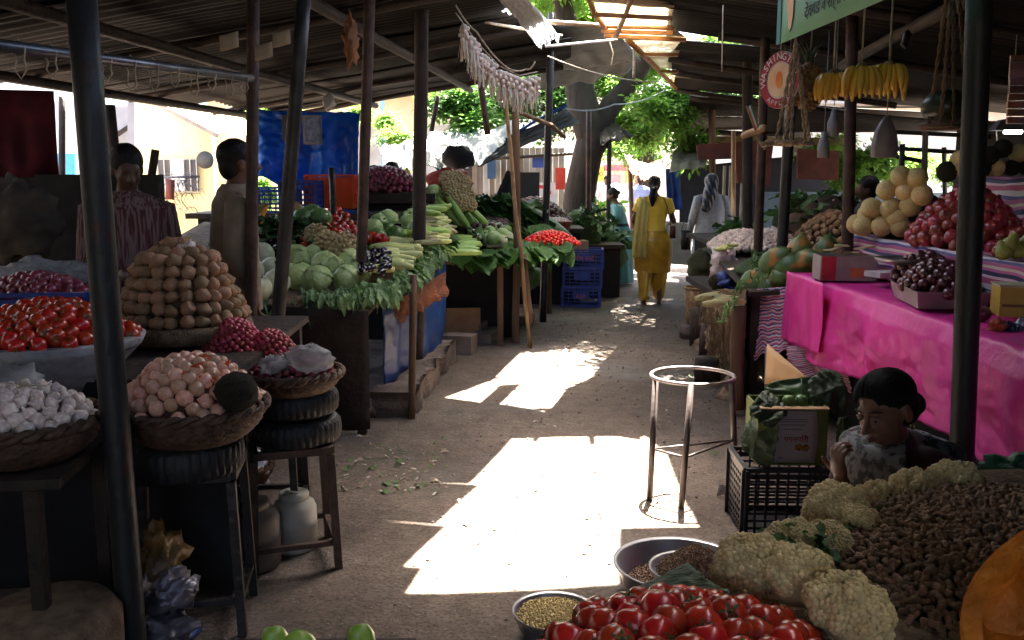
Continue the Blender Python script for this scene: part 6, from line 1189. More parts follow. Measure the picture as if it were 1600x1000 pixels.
# plaited rope hanger
def plait(mb, a, b, r=.006, tw=40, seg=6):
    n = max(12, int((b - a).length * tw * 2)); d = (b - a).normalized(); x = d.cross(V((0, 1, 0))).normalized(); y = d.cross(x)
    for ph in (0, PI): mb.tube([a.lerp(b, k / n) + (x * math.cos(k * .8 + ph) + y * math.sin(k * .8 + ph)) * r * .8 for k in range(n + 1)], r * .75, 5)
jute = mat('jute', (.42, .33, .22), (.2, .14, .09), rough=.85, scale=50)
top = P(1243, 66, 4.1); t = thing('rope_hanger', 'empty plaited rope hanger with a round rope base beside the round sign', 'hanger', top)
cb_ = P(1240, 224, 4.1); rb = S(27, 4.1); mb = MB()
for k in range(5): a = 2 * PI * k / 5 + .5; plait(mb, top, cb_ + V((math.cos(a) * rb, math.sin(a) * rb, 0)), .0062)
mb.build('ropes', jute, t); mb = MB()
for ph in (0, PI): mb.tube([cb_ + V(((rb + .006 * math.cos(a * 12 + ph)) * math.cos(a), (rb + .006 * math.cos(a * 12 + ph)) * math.sin(a), .006 * math.sin(a * 12 + ph))) for a in [2 * PI * k / 72 for k in range(72)]], .007, 5, closed=True)
for k in range(7): a = k; p = cb_ + V((-rb, 0, 0)); mb.tube([p, p + V((-.03, U(-.02, .02), U(-.01, .02))), p + V((-.05 - U(0, .02), U(-.03, .03), U(-.03, .01)))], .005, 4)
mb.build('rope_ring', jute, t)
MB().tube([top, top + V((0, 0, .5))], .006, 6).build('cord', jute, t)
# pineapples
def pineapple(c, h, label, tilt=0.):
    t = thing('pineapple', label, 'pineapple', c); mb = MB(); rows = 11; seg = 14
    mb.ball(c, (h * .24, h * .24, h * .36), 16, 12)
    for i in range(rows):
        a = -PI / 2 + PI * (i + .8) / (rows + .6)
        for k in range(seg): g = 2 * PI * (k + .5 * (i % 2)) / seg; q = c + V((h * .25 * math.cos(a) * math.cos(g), h * .25 * math.cos(a) * math.sin(g), h * .37 * math.sin(a))); mb.ball(q, h * .035, 5, 4)
    mb.build('fruit', mat('pineapple_skin', (.26, .14, .05), (.12, .08, .03), rough=.7, scale=30), t)
    mb = MB()
    for k in range(22):
        a = k * 2.4; r = h * (.03 + .006 * (k % 5)); L_ = h * U(.18, .4); p = c + V((0, 0, h * .35)); d = V((math.cos(a), math.sin(a), 0)); s_ = V((-d.y, d.x, 0)) * h * .035
        mb.sheet(lambda u, v: p + d * (r + L_ * .5 * v * v) + V((0, 0, L_ * v)) + s_ * (2 * u - 1) * (1 - v), 2, 4)
    mb.build('leaf_crown', leafdull, t)
    MB().tube([c + V((0, 0, h * .4)), c + V((0.02, 0, h * .4 + .45))], .003, 4).build('cord', cord, t)
pineapple(P(1232, 132, 4.35), .27, 'pineapple hanging in front of the round sign'); pineapple(P(1263, 136, 4.4), .28, 'pineapple hanging between the rope hanger and the bananas')
# bananas
ban = mat('banana', (.68, .42, .06), (.42, .24, .04), rough=.5, scale=5, rand=.2)
def hand_of(c, n, w_, L_, label, seed):
    t = thing('banana_bunch', label, 'bananas', c, 0, None); random.seed(seed)
    MB().ball(c, (w_ * .3, .03, .025), 10, 6, amp=.3).build('stalk', mat('banana_stalk', (.2, .13, .05)), t)
    for row in range(2):
        for i in range(n):
            f = (i + .5 * row) / (n - 1) - .5; d = V((f * w_ * U(.9, 1.5), (-.25 + row * .5 + U(-.15, .15)) * w_, 0)); L_ = L_ * U(.9, 1.1); a0 = c + V((f * w_ * .7, -.01 + .03 * row, .0)); pts = []; rs = []
            for k in range(8):
                s_ = k / 7; pts.append(a0 + V((d.x * math.sin(s_ * 1.5) * .8, d.y * math.sin(s_ * 1.7) * 1.2, .02 * math.sin(s_ * PI) - L_ * s_ ** 1.35))); rs.append((.006, .013, .018, .0195, .0195, .018, .012, .005)[k])
            mb = MB(); mb.tube(pts, rs, 7); mb.build('banana', ban, t)
    MB().tube([c, c + V((0, 0, .55))], .004, 5).build('cord', cord, t)
hand_of(P(1302, 118, 4.25), 6, .085, .115, 'left small bunch of bananas hanging beside the pineapples', 1); hand_of(P(1346, 107, 4.15), 6, .085, .135, 'middle bunch of ripe bananas hanging before the reddish post', 2); hand_of(P(1389, 104, 4.2), 6, .085, .12, 'right bunch of ripe bananas under the banner', 3)
random.seed(99)
# hanging grey bag, sling with dark melon, lamp, small things
t = thing('hanging_bag', 'limp grey plastic bag hanging from the roof right of the bananas', 'bag', P(1384, 212, 4.6)); c = P(1384, 212, 4.6); k_ = S(1, 4.6)
MB().lathe([(.001, -34 * k_), (20 * k_, -33 * k_), (21 * k_, -15 * k_), (17 * k_, 5 * k_), (10 * k_, 20 * k_), (3 * k_, 30 * k_), (.001, 31 * k_)], 28, c, sy=.45, fn=lambda g, s_: 1 + .06 * math.sin(g * 7)).build('body', mat('grey_bag', (.3, .3, .31), (.2, .2, .21), rough=.4, trans=.3, bump=.5), t); MB().tube([c + V((0, 0, 30 * k_)), c + V((0, 0, .5))], .003, 5).build('cord', cord, t)
c = P(1478, 168, 3.7); t = thing('rope_sling', 'plaited rope sling holding a big dark gourd near the thick black post', 'sling', c + V((0, 0, .6)))
mb = MB()
for (tx, bx_, dy) in ((1482, 1452, -.02), (1488, 1470, -.1), (1490, 1490, -.1), (1497, 1512, 0)): plait(mb, P(tx, -30, 3.7), P(bx_, 195, 3.7 + dy), .006)
mb.tube([c + V((.085 * math.cos(a), .085 * math.sin(a), -.075)) for a in [2 * PI * k / 40 for k in range(40)]], .010, 6, closed=True); mb.build('ropes', mat('jute_dark', (.2, .12, .08), (.1, .06, .04), rough=.85), t)
tag(MB().ball(c, (S(36, 3.7), S(34, 3.7), S(28, 3.7)), 20, 14, amp=.1).build('gourd', mat('dark_gourd', (.03, .04, .022), (.015, .02, .012), rough=.35)), 'big dark green gourd resting in the rope sling', 'gourd')
c = P(1577, 204, 4.6); t = thing('lamp', 'lit white tube lamp under a grey shade at the upper right', 'lamp', c); MB().add([c + V(q) for q in ((-.09, -.04, .0), (.09, -.04, 0), (.05, -.02, .05), (-.05, -.02, .05), (-.09, .04, .0), (.09, .04, 0), (.05, .02, .05), (-.05, .02, .05))], [(0, 1, 2, 3), (5, 4, 7, 6), (3, 2, 6, 7), (4, 0, 3, 7), (1, 5, 6, 2)]).build('shade', aged, t, smooth=False)
em = mat('lamp_glow', (1, 1, 1)); em.node_tree.nodes['Principled BSDF'].inputs['Emission Color'].default_value = (1, .98, .92, 1); em.node_tree.nodes['Principled BSDF'].inputs['Emission Strength'].default_value = 1.5
MB().tube([c + V((-.04, -.03, -.008)), c + V((.045, -.03, -.008))], .009, 8).build('tube', em, t); MB().tube([c + V((0, 0, .05)), c + V((0, 0, .45))], .003, 4).build('cord', cord, t)
t = thing('sachet_strip', 'strip of brown and orange sachets hanging at the right edge', 'sachets', P(1592, 140, 4.2))
for k in range(9): MB().box(P(1594 - k * .8, 92 + k * 12, 4.2), (.085, .012, .03), (U(-.1, .1), 0, U(-.1, .1))).build('sachet', mat('sachet', (.25, .08, .04), (.12, .09, .14), rough=.35, rand=.4), t, smooth=False)
rag(P(1416, 62, 4.4), (.02, .02, .035), darkiron, 'small dark bulb holder hanging under the right roof', 'bulb_holder', seed=3, amp=.1, cat='bulb holder')
t = thing('flag', 'small orange, white and green flag on a stick beside the dark posts', 'flag', P(1176, 185, 7)); q = [P(1168, 168, 7), P(1174, 163, 7), P(1186, 198, 7), P(1181, 204, 7)]
for i, cl_ in enumerate(((.75, .16, .03), (.7, .68, .65), (.03, .25, .06))): a0, a1 = i / 3, (i + 1) / 3; MB().sheet(lambda u, v: (q[0].lerp(q[3], v)).lerp(q[1].lerp(q[2], v), a0 + (a1 - a0) * (1 - u)) , 2, 6, thick=.002).build('stripe_panel', mat('flag%d' % i, cl_), t)
MB().tube([P(1166, 165, 7), P(1184, 215, 7)], .006, 5).build('stick', bamboo, t)
rope([(1162, 212), (1195, 200)], (7.3, 7.0), .03, bamboo, 'short thick stick lashed across the dark posts', 'stick', cat='stick')
for px, py, h_ in ((1302, 192, 42), (1287, 226, 40)):
    c = P(px, py, 6); k_ = S(1, 6); mb = MB(); mb.lathe([(.001, -h_ * .5 * k_), (9 * k_, -h_ * .5 * k_), (9 * k_, 0), (5 * k_, h_ * .25 * k_), (3 * k_, h_ * .5 * k_), (.001, h_ * .5 * k_)], 14, c); mb.tube([c + V((0, 0, h_ * .5 * k_)), c + V((0, 0, .7))], .003, 4); tag(mb.build('hanging_bottle', mat('dusty_bottle', (.2, .2, .2), (.14, .14, .14), rough=.5)), 'dusty grey bottle hanging %s behind the pineapples' % ('higher' if py < 200 else 'lower'), 'bottle')

# ---------------------------------------------------------------- tassels under the left roof
tas = mat('tassel', (.62, .56, .46), (.45, .38, .28), rough=.7, trans=.25, scale=40); tl = [(725, 40), (735, 58), (744, 74), (752, 84), (762, 92), (770, 99), (781, 110), (797, 116), (806, 120), (815, 124), (826, 122), (836, 120), (757, 88), (789, 113), (742, 66)]
wire = thing('tassel_string', 'sagging string from which the pale tassels hang under the left roof', 'string', P(760, 80, 6.2)); MB().tube([P(712, 20, 6.2), P(722, 34, 6.2), P(745, 66, 6.3), P(780, 103, 6.4), P(812, 118, 6.5), P(840, 112, 6.6)], .004, 5).build('string', cord, wire)
rope([(712, 8), (745, 50), (790, 104), (822, 108), (836, 96)], (6.3, 6.3, 6.4, 6.5, 6.5), .006, jute, 'drooping brown rope swag above the pale tassels', sag=.02)
for i, (px, py) in enumerate(tl):
    Y = 6.2 + (px - 720) * .003; c = P(px, py, Y); k_ = S(1, Y); t = thing('tassel', 'pale shredded tassel of dried strips in the row hanging under the left roof', 'tassel', c, 0, 'pale tassels hanging under the left roof')
    MB().ball(c - V((0, 0, 4 * k_)), (6.5 * k_, 6.5 * k_, 6 * k_), 9, 6, amp=.4, seed=i).build('knot', tas, t)
    bb = MB()
    for q in range(9): a = q * 2.4; bb.ball(c + V((math.cos(a) * 5.5 * k_, math.sin(a) * 5.5 * k_, (-4 - 2.6 * q) * k_)), 3.6 * k_, 7, 5, amp=.2)
    bb.build('bulb_cluster', mat('dry_bulb', (.62, .5, .4), (.45, .3, .22), rough=.6), t); mb = MB()
    for s_ in range(22):
        a = U(0, 6.3); r = U(2, 8) * k_; L_ = U(18, 48) * k_; p = c - V((0, 0, 7 * k_)) + V((math.cos(a) * r * .7, math.sin(a) * r * .7, 0)); w_ = V((math.cos(a + 1.57), math.sin(a + 1.57), 0)) * 1.1 * k_
        mb.sheet(lambda u, v: p + V((math.cos(a), math.sin(a), 0)) * r * .7 * v + V((0, 0, -L_ * v)) + w_ * (2 * u - 1) + V((noise.noise(V((v * 4, s_, i))) * .008, 0, 0)), 1, 5)
    mb.build('strips', tas, t)
for i, (px, py, Y, lab) in enumerate(((358, 56, 4.4, 'left scrap of pale paper stuck under the left roof'), (412, 72, 4.6, 'pale paper scrap beside the rusty post top'), (440, 52, 4.7, 'thin pale scrap hanging right of the rusty post'))):
    mb = MB(); c = P(px, py, Y); mb.sheet(lambda u, v: c + V(((u - .5) * .09, .01 * math.sin(u * 5), -v * .07 + .02 * u)), 3, 3, thick=.002); tag(mb.build('paper_scrap', mat('tan_scrap', (.4, .32, .22))), lab, 'paper')
rag(P(548, 65, 6), (.04, .04, .13), mat('dead_leaves', (.28, .12, .045), (.16, .07, .03), rough=.8), 'hanging bunch of dried brown leaves under the left roof', 'dried_bunch', seed=8, amp=.9, cat='dried leaves')
rag(P(515, 160, 6.6), (.04, .04, .055), mat('glass_lamp', (.5, .5, .45), (.3, .25, .2), rough=.1, trans=.3), 'dusty glass lamp hanging left of the rusty post', 'hanging_lamp', seed=9, amp=.1, cat='lamp')
# litter on the ground
mb = MB()
for k in range(70):
    p = G(U(500, 700), U(680, 780)) if k < 45 else A(random.choice((-1, 1)) * U(.5, .8), U(4, 11)); p.z = gh(p.x, p.y) + .006; s_ = U(.012, .028); a = U(0, 6.3); w_ = U(.25, .6)
    mb.sheet(lambda u, v: p + V(((u - .5) * s_ * 2 * math.cos(a) - (v - .5) * s_ * w_ * 2 * math.sin(a), (u - .5) * s_ * 2 * math.sin(a) + (v - .5) * s_ * w_ * 2 * math.cos(a), .008 * math.sin(u * 3) * (1 + v))), 3, 2, mi=random.choice((0, 0, 0, 2, 2, 2, 1)))
for k in range(300):
    if k < 160: p = G(U(520, 700), U(690, 770))
    else: p = A(U(-.75, .75), U(3.4, 12)) ; p.z = 0
    s_ = U(.004, .014) * (1.5 if R() < .1 else 1); p.z = gh(p.x, p.y) + .004; a = U(0, 6.3); mb.sheet(lambda u, v: p + V(((u - .5) * s_ * 2.6 * math.cos(a) - (v - .5) * s_ * math.sin(a), (u - .5) * s_ * 2.6 * math.sin(a) + (v - .5) * s_ * math.cos(a), .004 * math.sin(u * 3))), 2, 1, mi=random.choice((0, 0, 1, 2, 2)))
tag(mb.build('litter', [mat('litter_green', (.05, .12, .02)), mat('litter_white', (.4, .38, .34)), mat('litter_brown', (.2, .15, .11))]), 'leaf scraps and small litter on the aisle floor', kind='stuff')
mb = MB()
for k in range(900):
    p = A(U(-.9, 1.0), U(3.0, 12.5)); s_ = U(.003, .011); p.z = gh(p.x, p.y) + s_ * .3; mb.ball(p, (s_, s_ * U(.6, 1), s_ * .7), 5, 4)
tag(mb.build('pebbles', mat('pebble', (.24, .2, .17), (.12, .1, .085), scale=40)), 'small pebbles and grit on the aisle floor', kind='stuff')
# ================================================================ PEOPLE
def hand(mb, wr, d, side, curl=.6, s_=1., pn=V((0, -1, 0))):
    d = V(d).normalized(); pn = (V(pn) - d * V(pn).dot(d)).normalized(); x = d.cross(pn).normalized() * side
    def rot(v, ang): return Quaternion(x, ang) @ v
    pc = wr + d * .045 * s_; mb.ball(pc, (.04 * s_, .018 * s_, .05 * s_), 12, 8, Matrix((x, pn, d)).transposed())
    for k, (o, L_) in enumerate(((-.028, .062), (-.010, .072), (.009, .068), (.027, .054))):
        a = pc + x * o * s_ + d * .035 * s_; pts = [pc + x * o * .6 * s_, a]; dd = d.copy(); sg = 1 if x.cross(d).dot(pn) > 0 else -1
        for j in range(3): dd = Quaternion(x, -sg * curl * (.5 + .35 * j)) @ dd; a = a + dd * L_ * .38 * s_; pts.append(a)
        mb.limb(pts, [.0095 * s_, .0095 * s_, .009 * s_, .008 * s_, .0068 * s_], 7)
    a = pc - x * .03 * s_ - d * .02 * s_; mb.limb([a, a - x * .022 * s_ + d * .022 * s_ + pn * .008, a - x * .026 * s_ + d * .048 * s_ + pn * .018], [.012 * s_, .010 * s_, .008 * s_], 7)
def face(mb, c, k, M):
    f = lambda x, y, z: c + M @ (V((x, y, z)) * k)
    b = lambda p, r, **kw: mb.ball(f(*p), tuple(q * k for q in r), 14, 10, M)
    b((0, -.012, .022), (.074, .090, .082)); b((0, .028, -.035), (.058, .060, .072)); b((0, .045, -.078), (.030, .030, .026)); b((0, .068, .022), (.050, .020, .014))
    b((.034, .058, -.030), (.024, .022, .024)); b((-.034, .058, -.030), (.024, .022, .024))
    mb.limb([f(0, .088, .008), f(0, .100, -.014), f(0, .112, -.030)], [.008 * k, .010 * k, .013 * k], 8); b((.012, .098, -.034), (.010, .010, .008)); b((-.012, .098, -.034), (.010, .010, .008))
    b((0, .086, -.058), (.024, .012, .0065)); b((0, .084, -.068), (.021, .012, .0065))
    for s_ in (-1, 1): b((s_ * .075, -.005, -.012), (.010, .020, .032)); b((s_ * .030, .070, .006), (.016, .014, .010))
    return f
def person(root, H, heading, arms, label, garments, hairm=hair, voxel=.013, head_tilt=0., lean=0., seated=False, skin_m=skin, hair_fn=None, head_turn=0.):
    """arms: {side: (elbow, wrist, hand dir)} local x right, y forward, z up, metres for a 1.7 m body"""
    k = H / 1.7; rz = math.atan2(-heading[0], heading[1]); t = thing('person', label, 'person', root, rz); b = MB(); K = lambda *p: V(p) * k
    ln = lambda p: V((p.x, p.y + lean * max(0, p.z - .9 * k), p.z))
    b.limb([ln(K(0, 0, .95)), ln(K(0, 0, 1.15)), ln(K(0, 0, 1.34))], [.135 * k, .12 * k, .14 * k], 16, flat=.75)
    b.limb([ln(K(-.155, 0, 1.37)), ln(K(.155, 0, 1.37))], [.06 * k, .06 * k], 12); b.limb([ln(K(0, 0, 1.36)), ln(K(0, .015, 1.5))], [.058 * k, .052 * k], 12)
    MT = Euler((-head_tilt, 0, head_turn)).to_matrix(); hc = ln(K(0, .025, 1.585)) + V((0, .02 * head_tilt, 0)); face(b, hc, k, MT)
    for s_ in (-1, 1):
        b.limb([K(s_ * .09, 0, .93), K(s_ * .10, .02, .5), K(s_ * .1, -.01, .08)], [.09 * k, .058 * k, .038 * k], 12); b.ball(K(s_ * .1, .055, .035), (.045 * k, .12 * k, .034 * k), 12, 8)
        e, w_, hd = arms[s_]; sh = ln(K(s_ * .175, 0, 1.36)); b.limb([sh, K(*e), K(*w_)], [.05 * k, .038 * k, .026 * k], 10); hand(b, K(*w_), hd, s_, s_=k)
    body = fuse(b, voxel, 3); body.build('body', skin_m, t, local=True)
    for (nm, m, fn) in garments: fn(t, nm, m, k, ln, hc)
    if hair_fn: hair_fn(t, k, hc, MT)
    return t
def ring_garment(rings, folds=0, amp=0., seg=40, seed=0, lnf=True, thick=0.):
    def fn(t, nm, m, k, ln, hc):
        mb = MB(); n = len(rings); vs_ = []; 
        for i, (cx, cy_, z, rx, ry) in enumerate(rings):
            for j in range(seg):
                g = 2 * PI * j / seg; w_ = i / (n - 1); f = 1 + amp * w_ * (math.sin(g * folds + seed + .8 * math.sin(w_ * 3)) + .6 * noise.noise(V((math.cos(g) * 3, math.sin(g) * 3, w_ * 2 + seed)))); p = V((cx + rx * f * math.cos(g), cy_ + ry * f * math.sin(g), z)) * k; vs_.append(ln(p) if lnf else p)
        mb.add(vs_, [(i * seg + j, i * seg + (j + 1) % seg, (i + 1) * seg + (j + 1) % seg, (i + 1) * seg + j) for i in range(n - 1) for j in range(seg)]); mb.build(nm, m, t, local=True)
    return fn
def interp(rs, n=14):
    out = []
    for i in range(len(rs) - 1):
        for j in range(n // (len(rs) - 1) + 1):
            s_ = j / (n // (len(rs) - 1) + 1); s2 = s_ * s_ * (3 - 2 * s_); out.append(tuple(a * (1 - s2) + b * s2 if q != 2 else a * (1 - s_) + b * s_ for q, (a, b) in enumerate(zip(rs[i], rs[i + 1]))))
    return out + [rs[-1]]
def sleeve(arm, side, frac, r=1.25, full=False):
    def fn(t, nm, m, k, ln, hc):
        e, w_, _ = arm; sh = ln(V((side * .172, 0, 1.365)) * k); e_ = V(e) * k; w2 = V(w_) * k; pts = [sh + V((-side * .05 * k, 0, .012 * k)), sh, sh.lerp(e_, .5)]; rs = [.05, .066, .058]
        if frac > 1: pts += [e_, e_.lerp(w2, min(.9, frac - 1))]; rs += [.05, .04]
        else: pts += [sh.lerp(e_, frac)]; rs += [.056]
        MB().tube(pts, [q * k * r / 1.1 for q in rs], 16).build(nm, m, t, local=True)
    return fn
def cap_hair(short=True, bun=None, tail=False, scale=1.08):
    def fn(t, k, hc, MT):
        b = MB(); b.ball(hc + MT @ (V((0, -.024, .034)) * k), tuple(q * k * scale for q in (.080, .090, .084)), 18, 12, MT, amp=.06, fr=4)
        if not short: b.ball(hc + MT @ (V((0, -.05, -.02)) * k), tuple(q * k for q in (.072, .06, .08)), 14, 10, MT)
        if bun: b.ball(hc + MT @ (V(bun) * k), (.045 * k, .045 * k, .042 * k), 14, 10)
        if tail: b.limb([hc + V((0, -.10, .0)) * k, hc + V((-.01, -.15, -.06)) * k, hc + V((-.02, -.15, -.16)) * k, hc + V((-.025, -.13, -.27)) * k], [.03 * k, .05 * k, .055 * k, .018 * k], 14)
        o = fuse(b, .009 * k, 2); o.build('hair', hair, t, local=True)
        if tail: MB().lathe([(.034 * k, -.008), (.04 * k, 0), (.034 * k, .008)], 14, hc + V((0, -.125, -.022)) * k).build('hair_tie', mat('pink_tie', (.6, .35, .35)), t, local=True)
    return fn
# -- woman in yellow, walking away
ysat = mat('mustard_satin', (.58, .33, .025), (.40, .20, .012), rough=.33, scale=7, bump=.3, bscale=9, spec=.6); ytop = mat('yellow_cotton', (.80, .53, .05), (.68, .42, .03), rough=.6, scale=5, bump=.3, bscale=12); ydup = mat('pale_yellow_gauze', (.72, .62, .22), (.6, .48, .14), rough=.7, scale=9, bump=.5, bscale=14, trans=.4)
ar = {-1: ((-.26, .02, 1.12), (-.20, .16, 1.0), (.2, 1, 0)), 1: ((.27, .02, 1.10), (.24, .24, 1.08), (-.1, 1, .1))}
kam = ring_garment(interp([(0, 0, 1.455, .06, .06), (0, 0, 1.42, .15, .085), (0, 0, 1.36, .205, .105), (0, 0, 1.22, .18, .115), (0, -.0, 1.08, .155, .11), (0, -.0, .98, .17, .13)], 20), 9, .012)
skirt = ring_garment(interp([(0, -.0, .99, .171, .131), (0, -.02, .86, .245, .19), (0, -.02, .72, .255, .19), (.0, -.01, .55, .235, .16), (.0, 0, .44, .225, .15)], 24), 11, .05, seed=1)
def trous(side, fwd):
    def fn(t, nm, m, k, ln, hc):
        mb = MB(); seg = 26; rs = [(.08, 0, .62, .115), (.09, fwd * .3, .42, .11), (.095, fwd * .7, .22, .085), (.1, fwd, .12, .075), (.1, fwd, .075, .055)]
        rr = interp([(a, b, c, d, d) for a, b, c, d in rs], 18); vs_ = []
        for i, (x, y, z, rx, ry) in enumerate(rr):
            for j in range(seg): g = 2 * PI * j / seg; f = 1 + .07 * math.sin(g * 5 + i * .25 + side); vs_.append(V((side * x + rx * f * math.cos(g), y + ry * f * math.sin(g), z)) * k)
        mb.add(vs_, [(i * seg + j, i * seg + (j + 1) % seg, (i + 1) * seg + (j + 1) % seg, (i + 1) * seg + j) for i in range(len(rr) - 1) for j in range(seg)]); mb.build(nm, m, t, local=True)
    return fn
def dup(t, nm, m, k, ln, hc):
    mb = MB()
    def f(u, v):
        a = v * 1.25; x = -.13 - .055 * math.sin(a * 1.2) + (u - .5) * (.15 + .05 * v); y = -.05 - .10 * math.sin(min(1.57, v * 5)) - .045 * v * 1.5 * (1 if v > .3 else v / .3); z = 1.43 - .78 * v + (.0 if v > .05 else 0)
        return V((x, y + .022 * math.sin(u * 17 + v * 2) * (v + .2), z)) * k
    mb.sheet(f, 26, 26, thick=.002); mb.build(nm, m, t, local=True)
def purse(t, nm, m, k, ln, hc):
    MB().tube([V((.12, -.09, 1.42)) * k, V((.17, -.13, 1.3)) * k, V((.21, -.12, 1.12)) * k, V((.22, -.02, 1.03)) * k], .012, 6, flat=.4).build('strap', m, t, local=True); MB().box(V((.25, .03, .97)) * k, (.07, .18, .15)).build('handbag', m, t, local=True)
person(G(1018, 476), 1.60, (0.1, 1), ar, 'woman with a black ponytail in a yellow and mustard dress walking away down the aisle',
       [('tunic_top', ytop, kam), ('sleeve', ytop, sleeve(ar[-1], -1, .55)), ('sleeve', ytop, sleeve(ar[1], 1, .55)), ('tunic_skirt', ysat, skirt), ('trouser_leg', ysat, trous(-1, -.10)), ('trouser_leg', ysat, trous(1, .06)), ('scarf', ydup, dup), ('bag', mat('brown_leather', (.1, .04, .02), rough=.45), purse)], hair_fn=cap_hair(False, tail=True))
# -- woman in white with dark headscarf
wsh = mat('grey_white_cotton', (.42, .44, .47), (.3, .32, .36), rough=.7, scale=28, bump=.3, bscale=20); scf = mat('dark_scarf', (.045, .05, .075), (.02, .022, .035), rough=.35, scale=9, bump=.7, bscale=16)
ar = {-1: ((-.25, .0, 1.10), (-.27, .08, .88), (0, .1, -1)), 1: ((.27, .02, 1.10), (.2, .22, 1.12), (-.3, 1, .2))}
shirt = ring_garment(interp([(0, 0, 1.455, .07, .06), (0, 0, 1.4, .17, .09), (0, 0, 1.33, .205, .11), (0, 0, 1.1, .19, .12), (0, -.01, .9, .22, .15), (0, -.01, .62, .245, .15)], 26), 8, .04, seed=3)
def scarf(t, nm, m, k, ln, hc):
    b = MB(); b.ball(hc + V((0, -.02, .02)) * k, (.098 * k, .108 * k, .118 * k), 18, 12, amp=.05); b.limb([hc + V((0, -.05, -.02)) * k, hc + V((-.04, -.10, -.17)) * k, hc + V((-.1, -.13, -.33)) * k], [.085 * k, .10 * k, .07 * k], 16); b.limb([hc + V((.06, -.03, -.17)) * k, hc + V((-.12, -.07, -.27)) * k, hc + V((-.19, .0, -.33)) * k], [.06 * k, .06 * k, .035 * k], 12)
    o = fuse(b, .011, 3)
    for q in o.v: q += V((0, 1, 0)) * .008 * math.sin(q.x * 110 + q.z * 35)
    o.build(nm, m, t, local=True)
person(G(1106, 464) + V((0, 0, 0)), 1.62, (-.05, 1), ar, 'woman in a long white tunic and dark headscarf seen from behind',
       [('tunic', wsh, shirt), ('sleeve', wsh, sleeve(ar[-1], -1, 1.9)), ('sleeve', wsh, sleeve(ar[1], 1, 1.9)), ('trouser_leg', mat('dark_trousers', (.05, .045, .03)), trous(-1, 0)), ('trouser_leg', MATS['dark_trousers'], trous(1, .03)), ('headscarf', scf, scarf)])
c = P(1072, 368, 11.8); t = thing('hand_bag', 'small black bag carried between the yellow and the white dressed women', 'bag', c); k_ = S(1, 11.8)
MB().lathe([(.001, -22 * k_), (7 * k_, -22 * k_), (10 * k_, 8 * k_), (9 * k_, 8 * k_), (.001, 0)], 18, c).build('body', mat('black_bag', (.012, .012, .014), rough=.5), t); MB().tube([c + V((-8 * k_, 0, 8 * k_)), c + V((-3 * k_, 0, 24 * k_)), c + V((5 * k_, 0, 24 * k_)), c + V((8 * k_, 0, 8 * k_))], .006, 5).build('handle', MATS['black_bag'], t)
# -- woman in teal sari
teal = mat('teal_sari', (.10, .27, .27), (.06, .18, .19), rough=.6, scale=4, bump=.4, bscale=9)
ar = {-1: ((-.2, .12, 1.08), (-.14, .33, 1.08), (.1, 1, 0)), 1: ((.2, .08, 1.08), (.12, .3, 1.05), (0, 1, 0))}
person(G(972, 443), 1.42, (-.95, .1), ar, 'woman in a teal sari bending towards the greens at the left of the aisle',
       [('blouse', teal, ring_garment(interp([(0, 0, 1.45, .06, .06), (0, 0, 1.38, .19, .11), (0, 0, 1.2, .18, .13), (0, 0, 1.06, .16, .13)], 12))), ('sleeve', teal, sleeve(ar[-1], -1, .8)), ('sleeve', teal, sleeve(ar[1], 1, .8)), ('waistband', mat('dark_band', (.02, .02, .03)), ring_garment([(0, 0, 1.08, .165, .135), (0, 0, 1.03, .168, .14)])), ('skirt', teal, ring_garment(interp([(0, 0, 1.04, .165, .137), (0, 0, .85, .2, .18), (0, 0, .4, .2, .19), (0, 0, .03, .23, .21)], 20), 9, .05))], hair_fn=cap_hair(False, bun=(0, -.11, .01)), lean=.25, head_tilt=.3)
# -- man in checked shirt
def check_mat():
    m = stripes('red_check', [(0, (.22, .05, .05)), (.35, (.10, .025, .03)), (.5, (.36, .3, .29)), (.62, (.12, .03, .035)), (.8, (.3, .24, .24))], 9., noise_amt=.01, axis=0); return m
chk = mat('red_check_plain', (.15, .10, .095), (.065, .015, .018), rough=.8, scale=9, ramp=(.46, .54), stretch=(9, 9, .6), detail=1)
ar = {-1: ((-.215, .02, 1.12), (-.1, .24, 1.05), (.5, 1, -.1)), 1: ((.215, .02, 1.12), (.13, .27, 1.06), (-.4, 1, -.1))}
mshirt = lambda s_=0: ring_garment(interp([(0, 0, 1.47, .065, .065), (0, 0, 1.43, .15, .09), (0, 0, 1.36, .19, .115), (0, 0, 1.15, .175, .125), (0, 0, .9, .185, .14), (0, 0, .8, .19, .145)], 20), 7, .03, seed=s_)
dkt = mat('dark_trousers2', (.03, .03, .04))
person(V((P(190, 262, 5.0).x, 5.05, 0)), 1.76, (.55, -.8), ar, 'man in a red and white checked shirt standing behind the potatoes looking down',
       [('shirt', chk, mshirt(1)), ('sleeve', chk, sleeve(ar[-1], -1, 1.2)), ('sleeve', chk, sleeve(ar[1], 1, 1.2)), ('trouser_leg', dkt, trous(-1, 0)), ('trouser_leg', dkt, trous(1, 0))], hair_fn=cap_hair(), head_tilt=.35, voxel=.010, skin_m=mat('dark_skin', (.075, .035, .022), (.055, .026, .016), rough=.5))
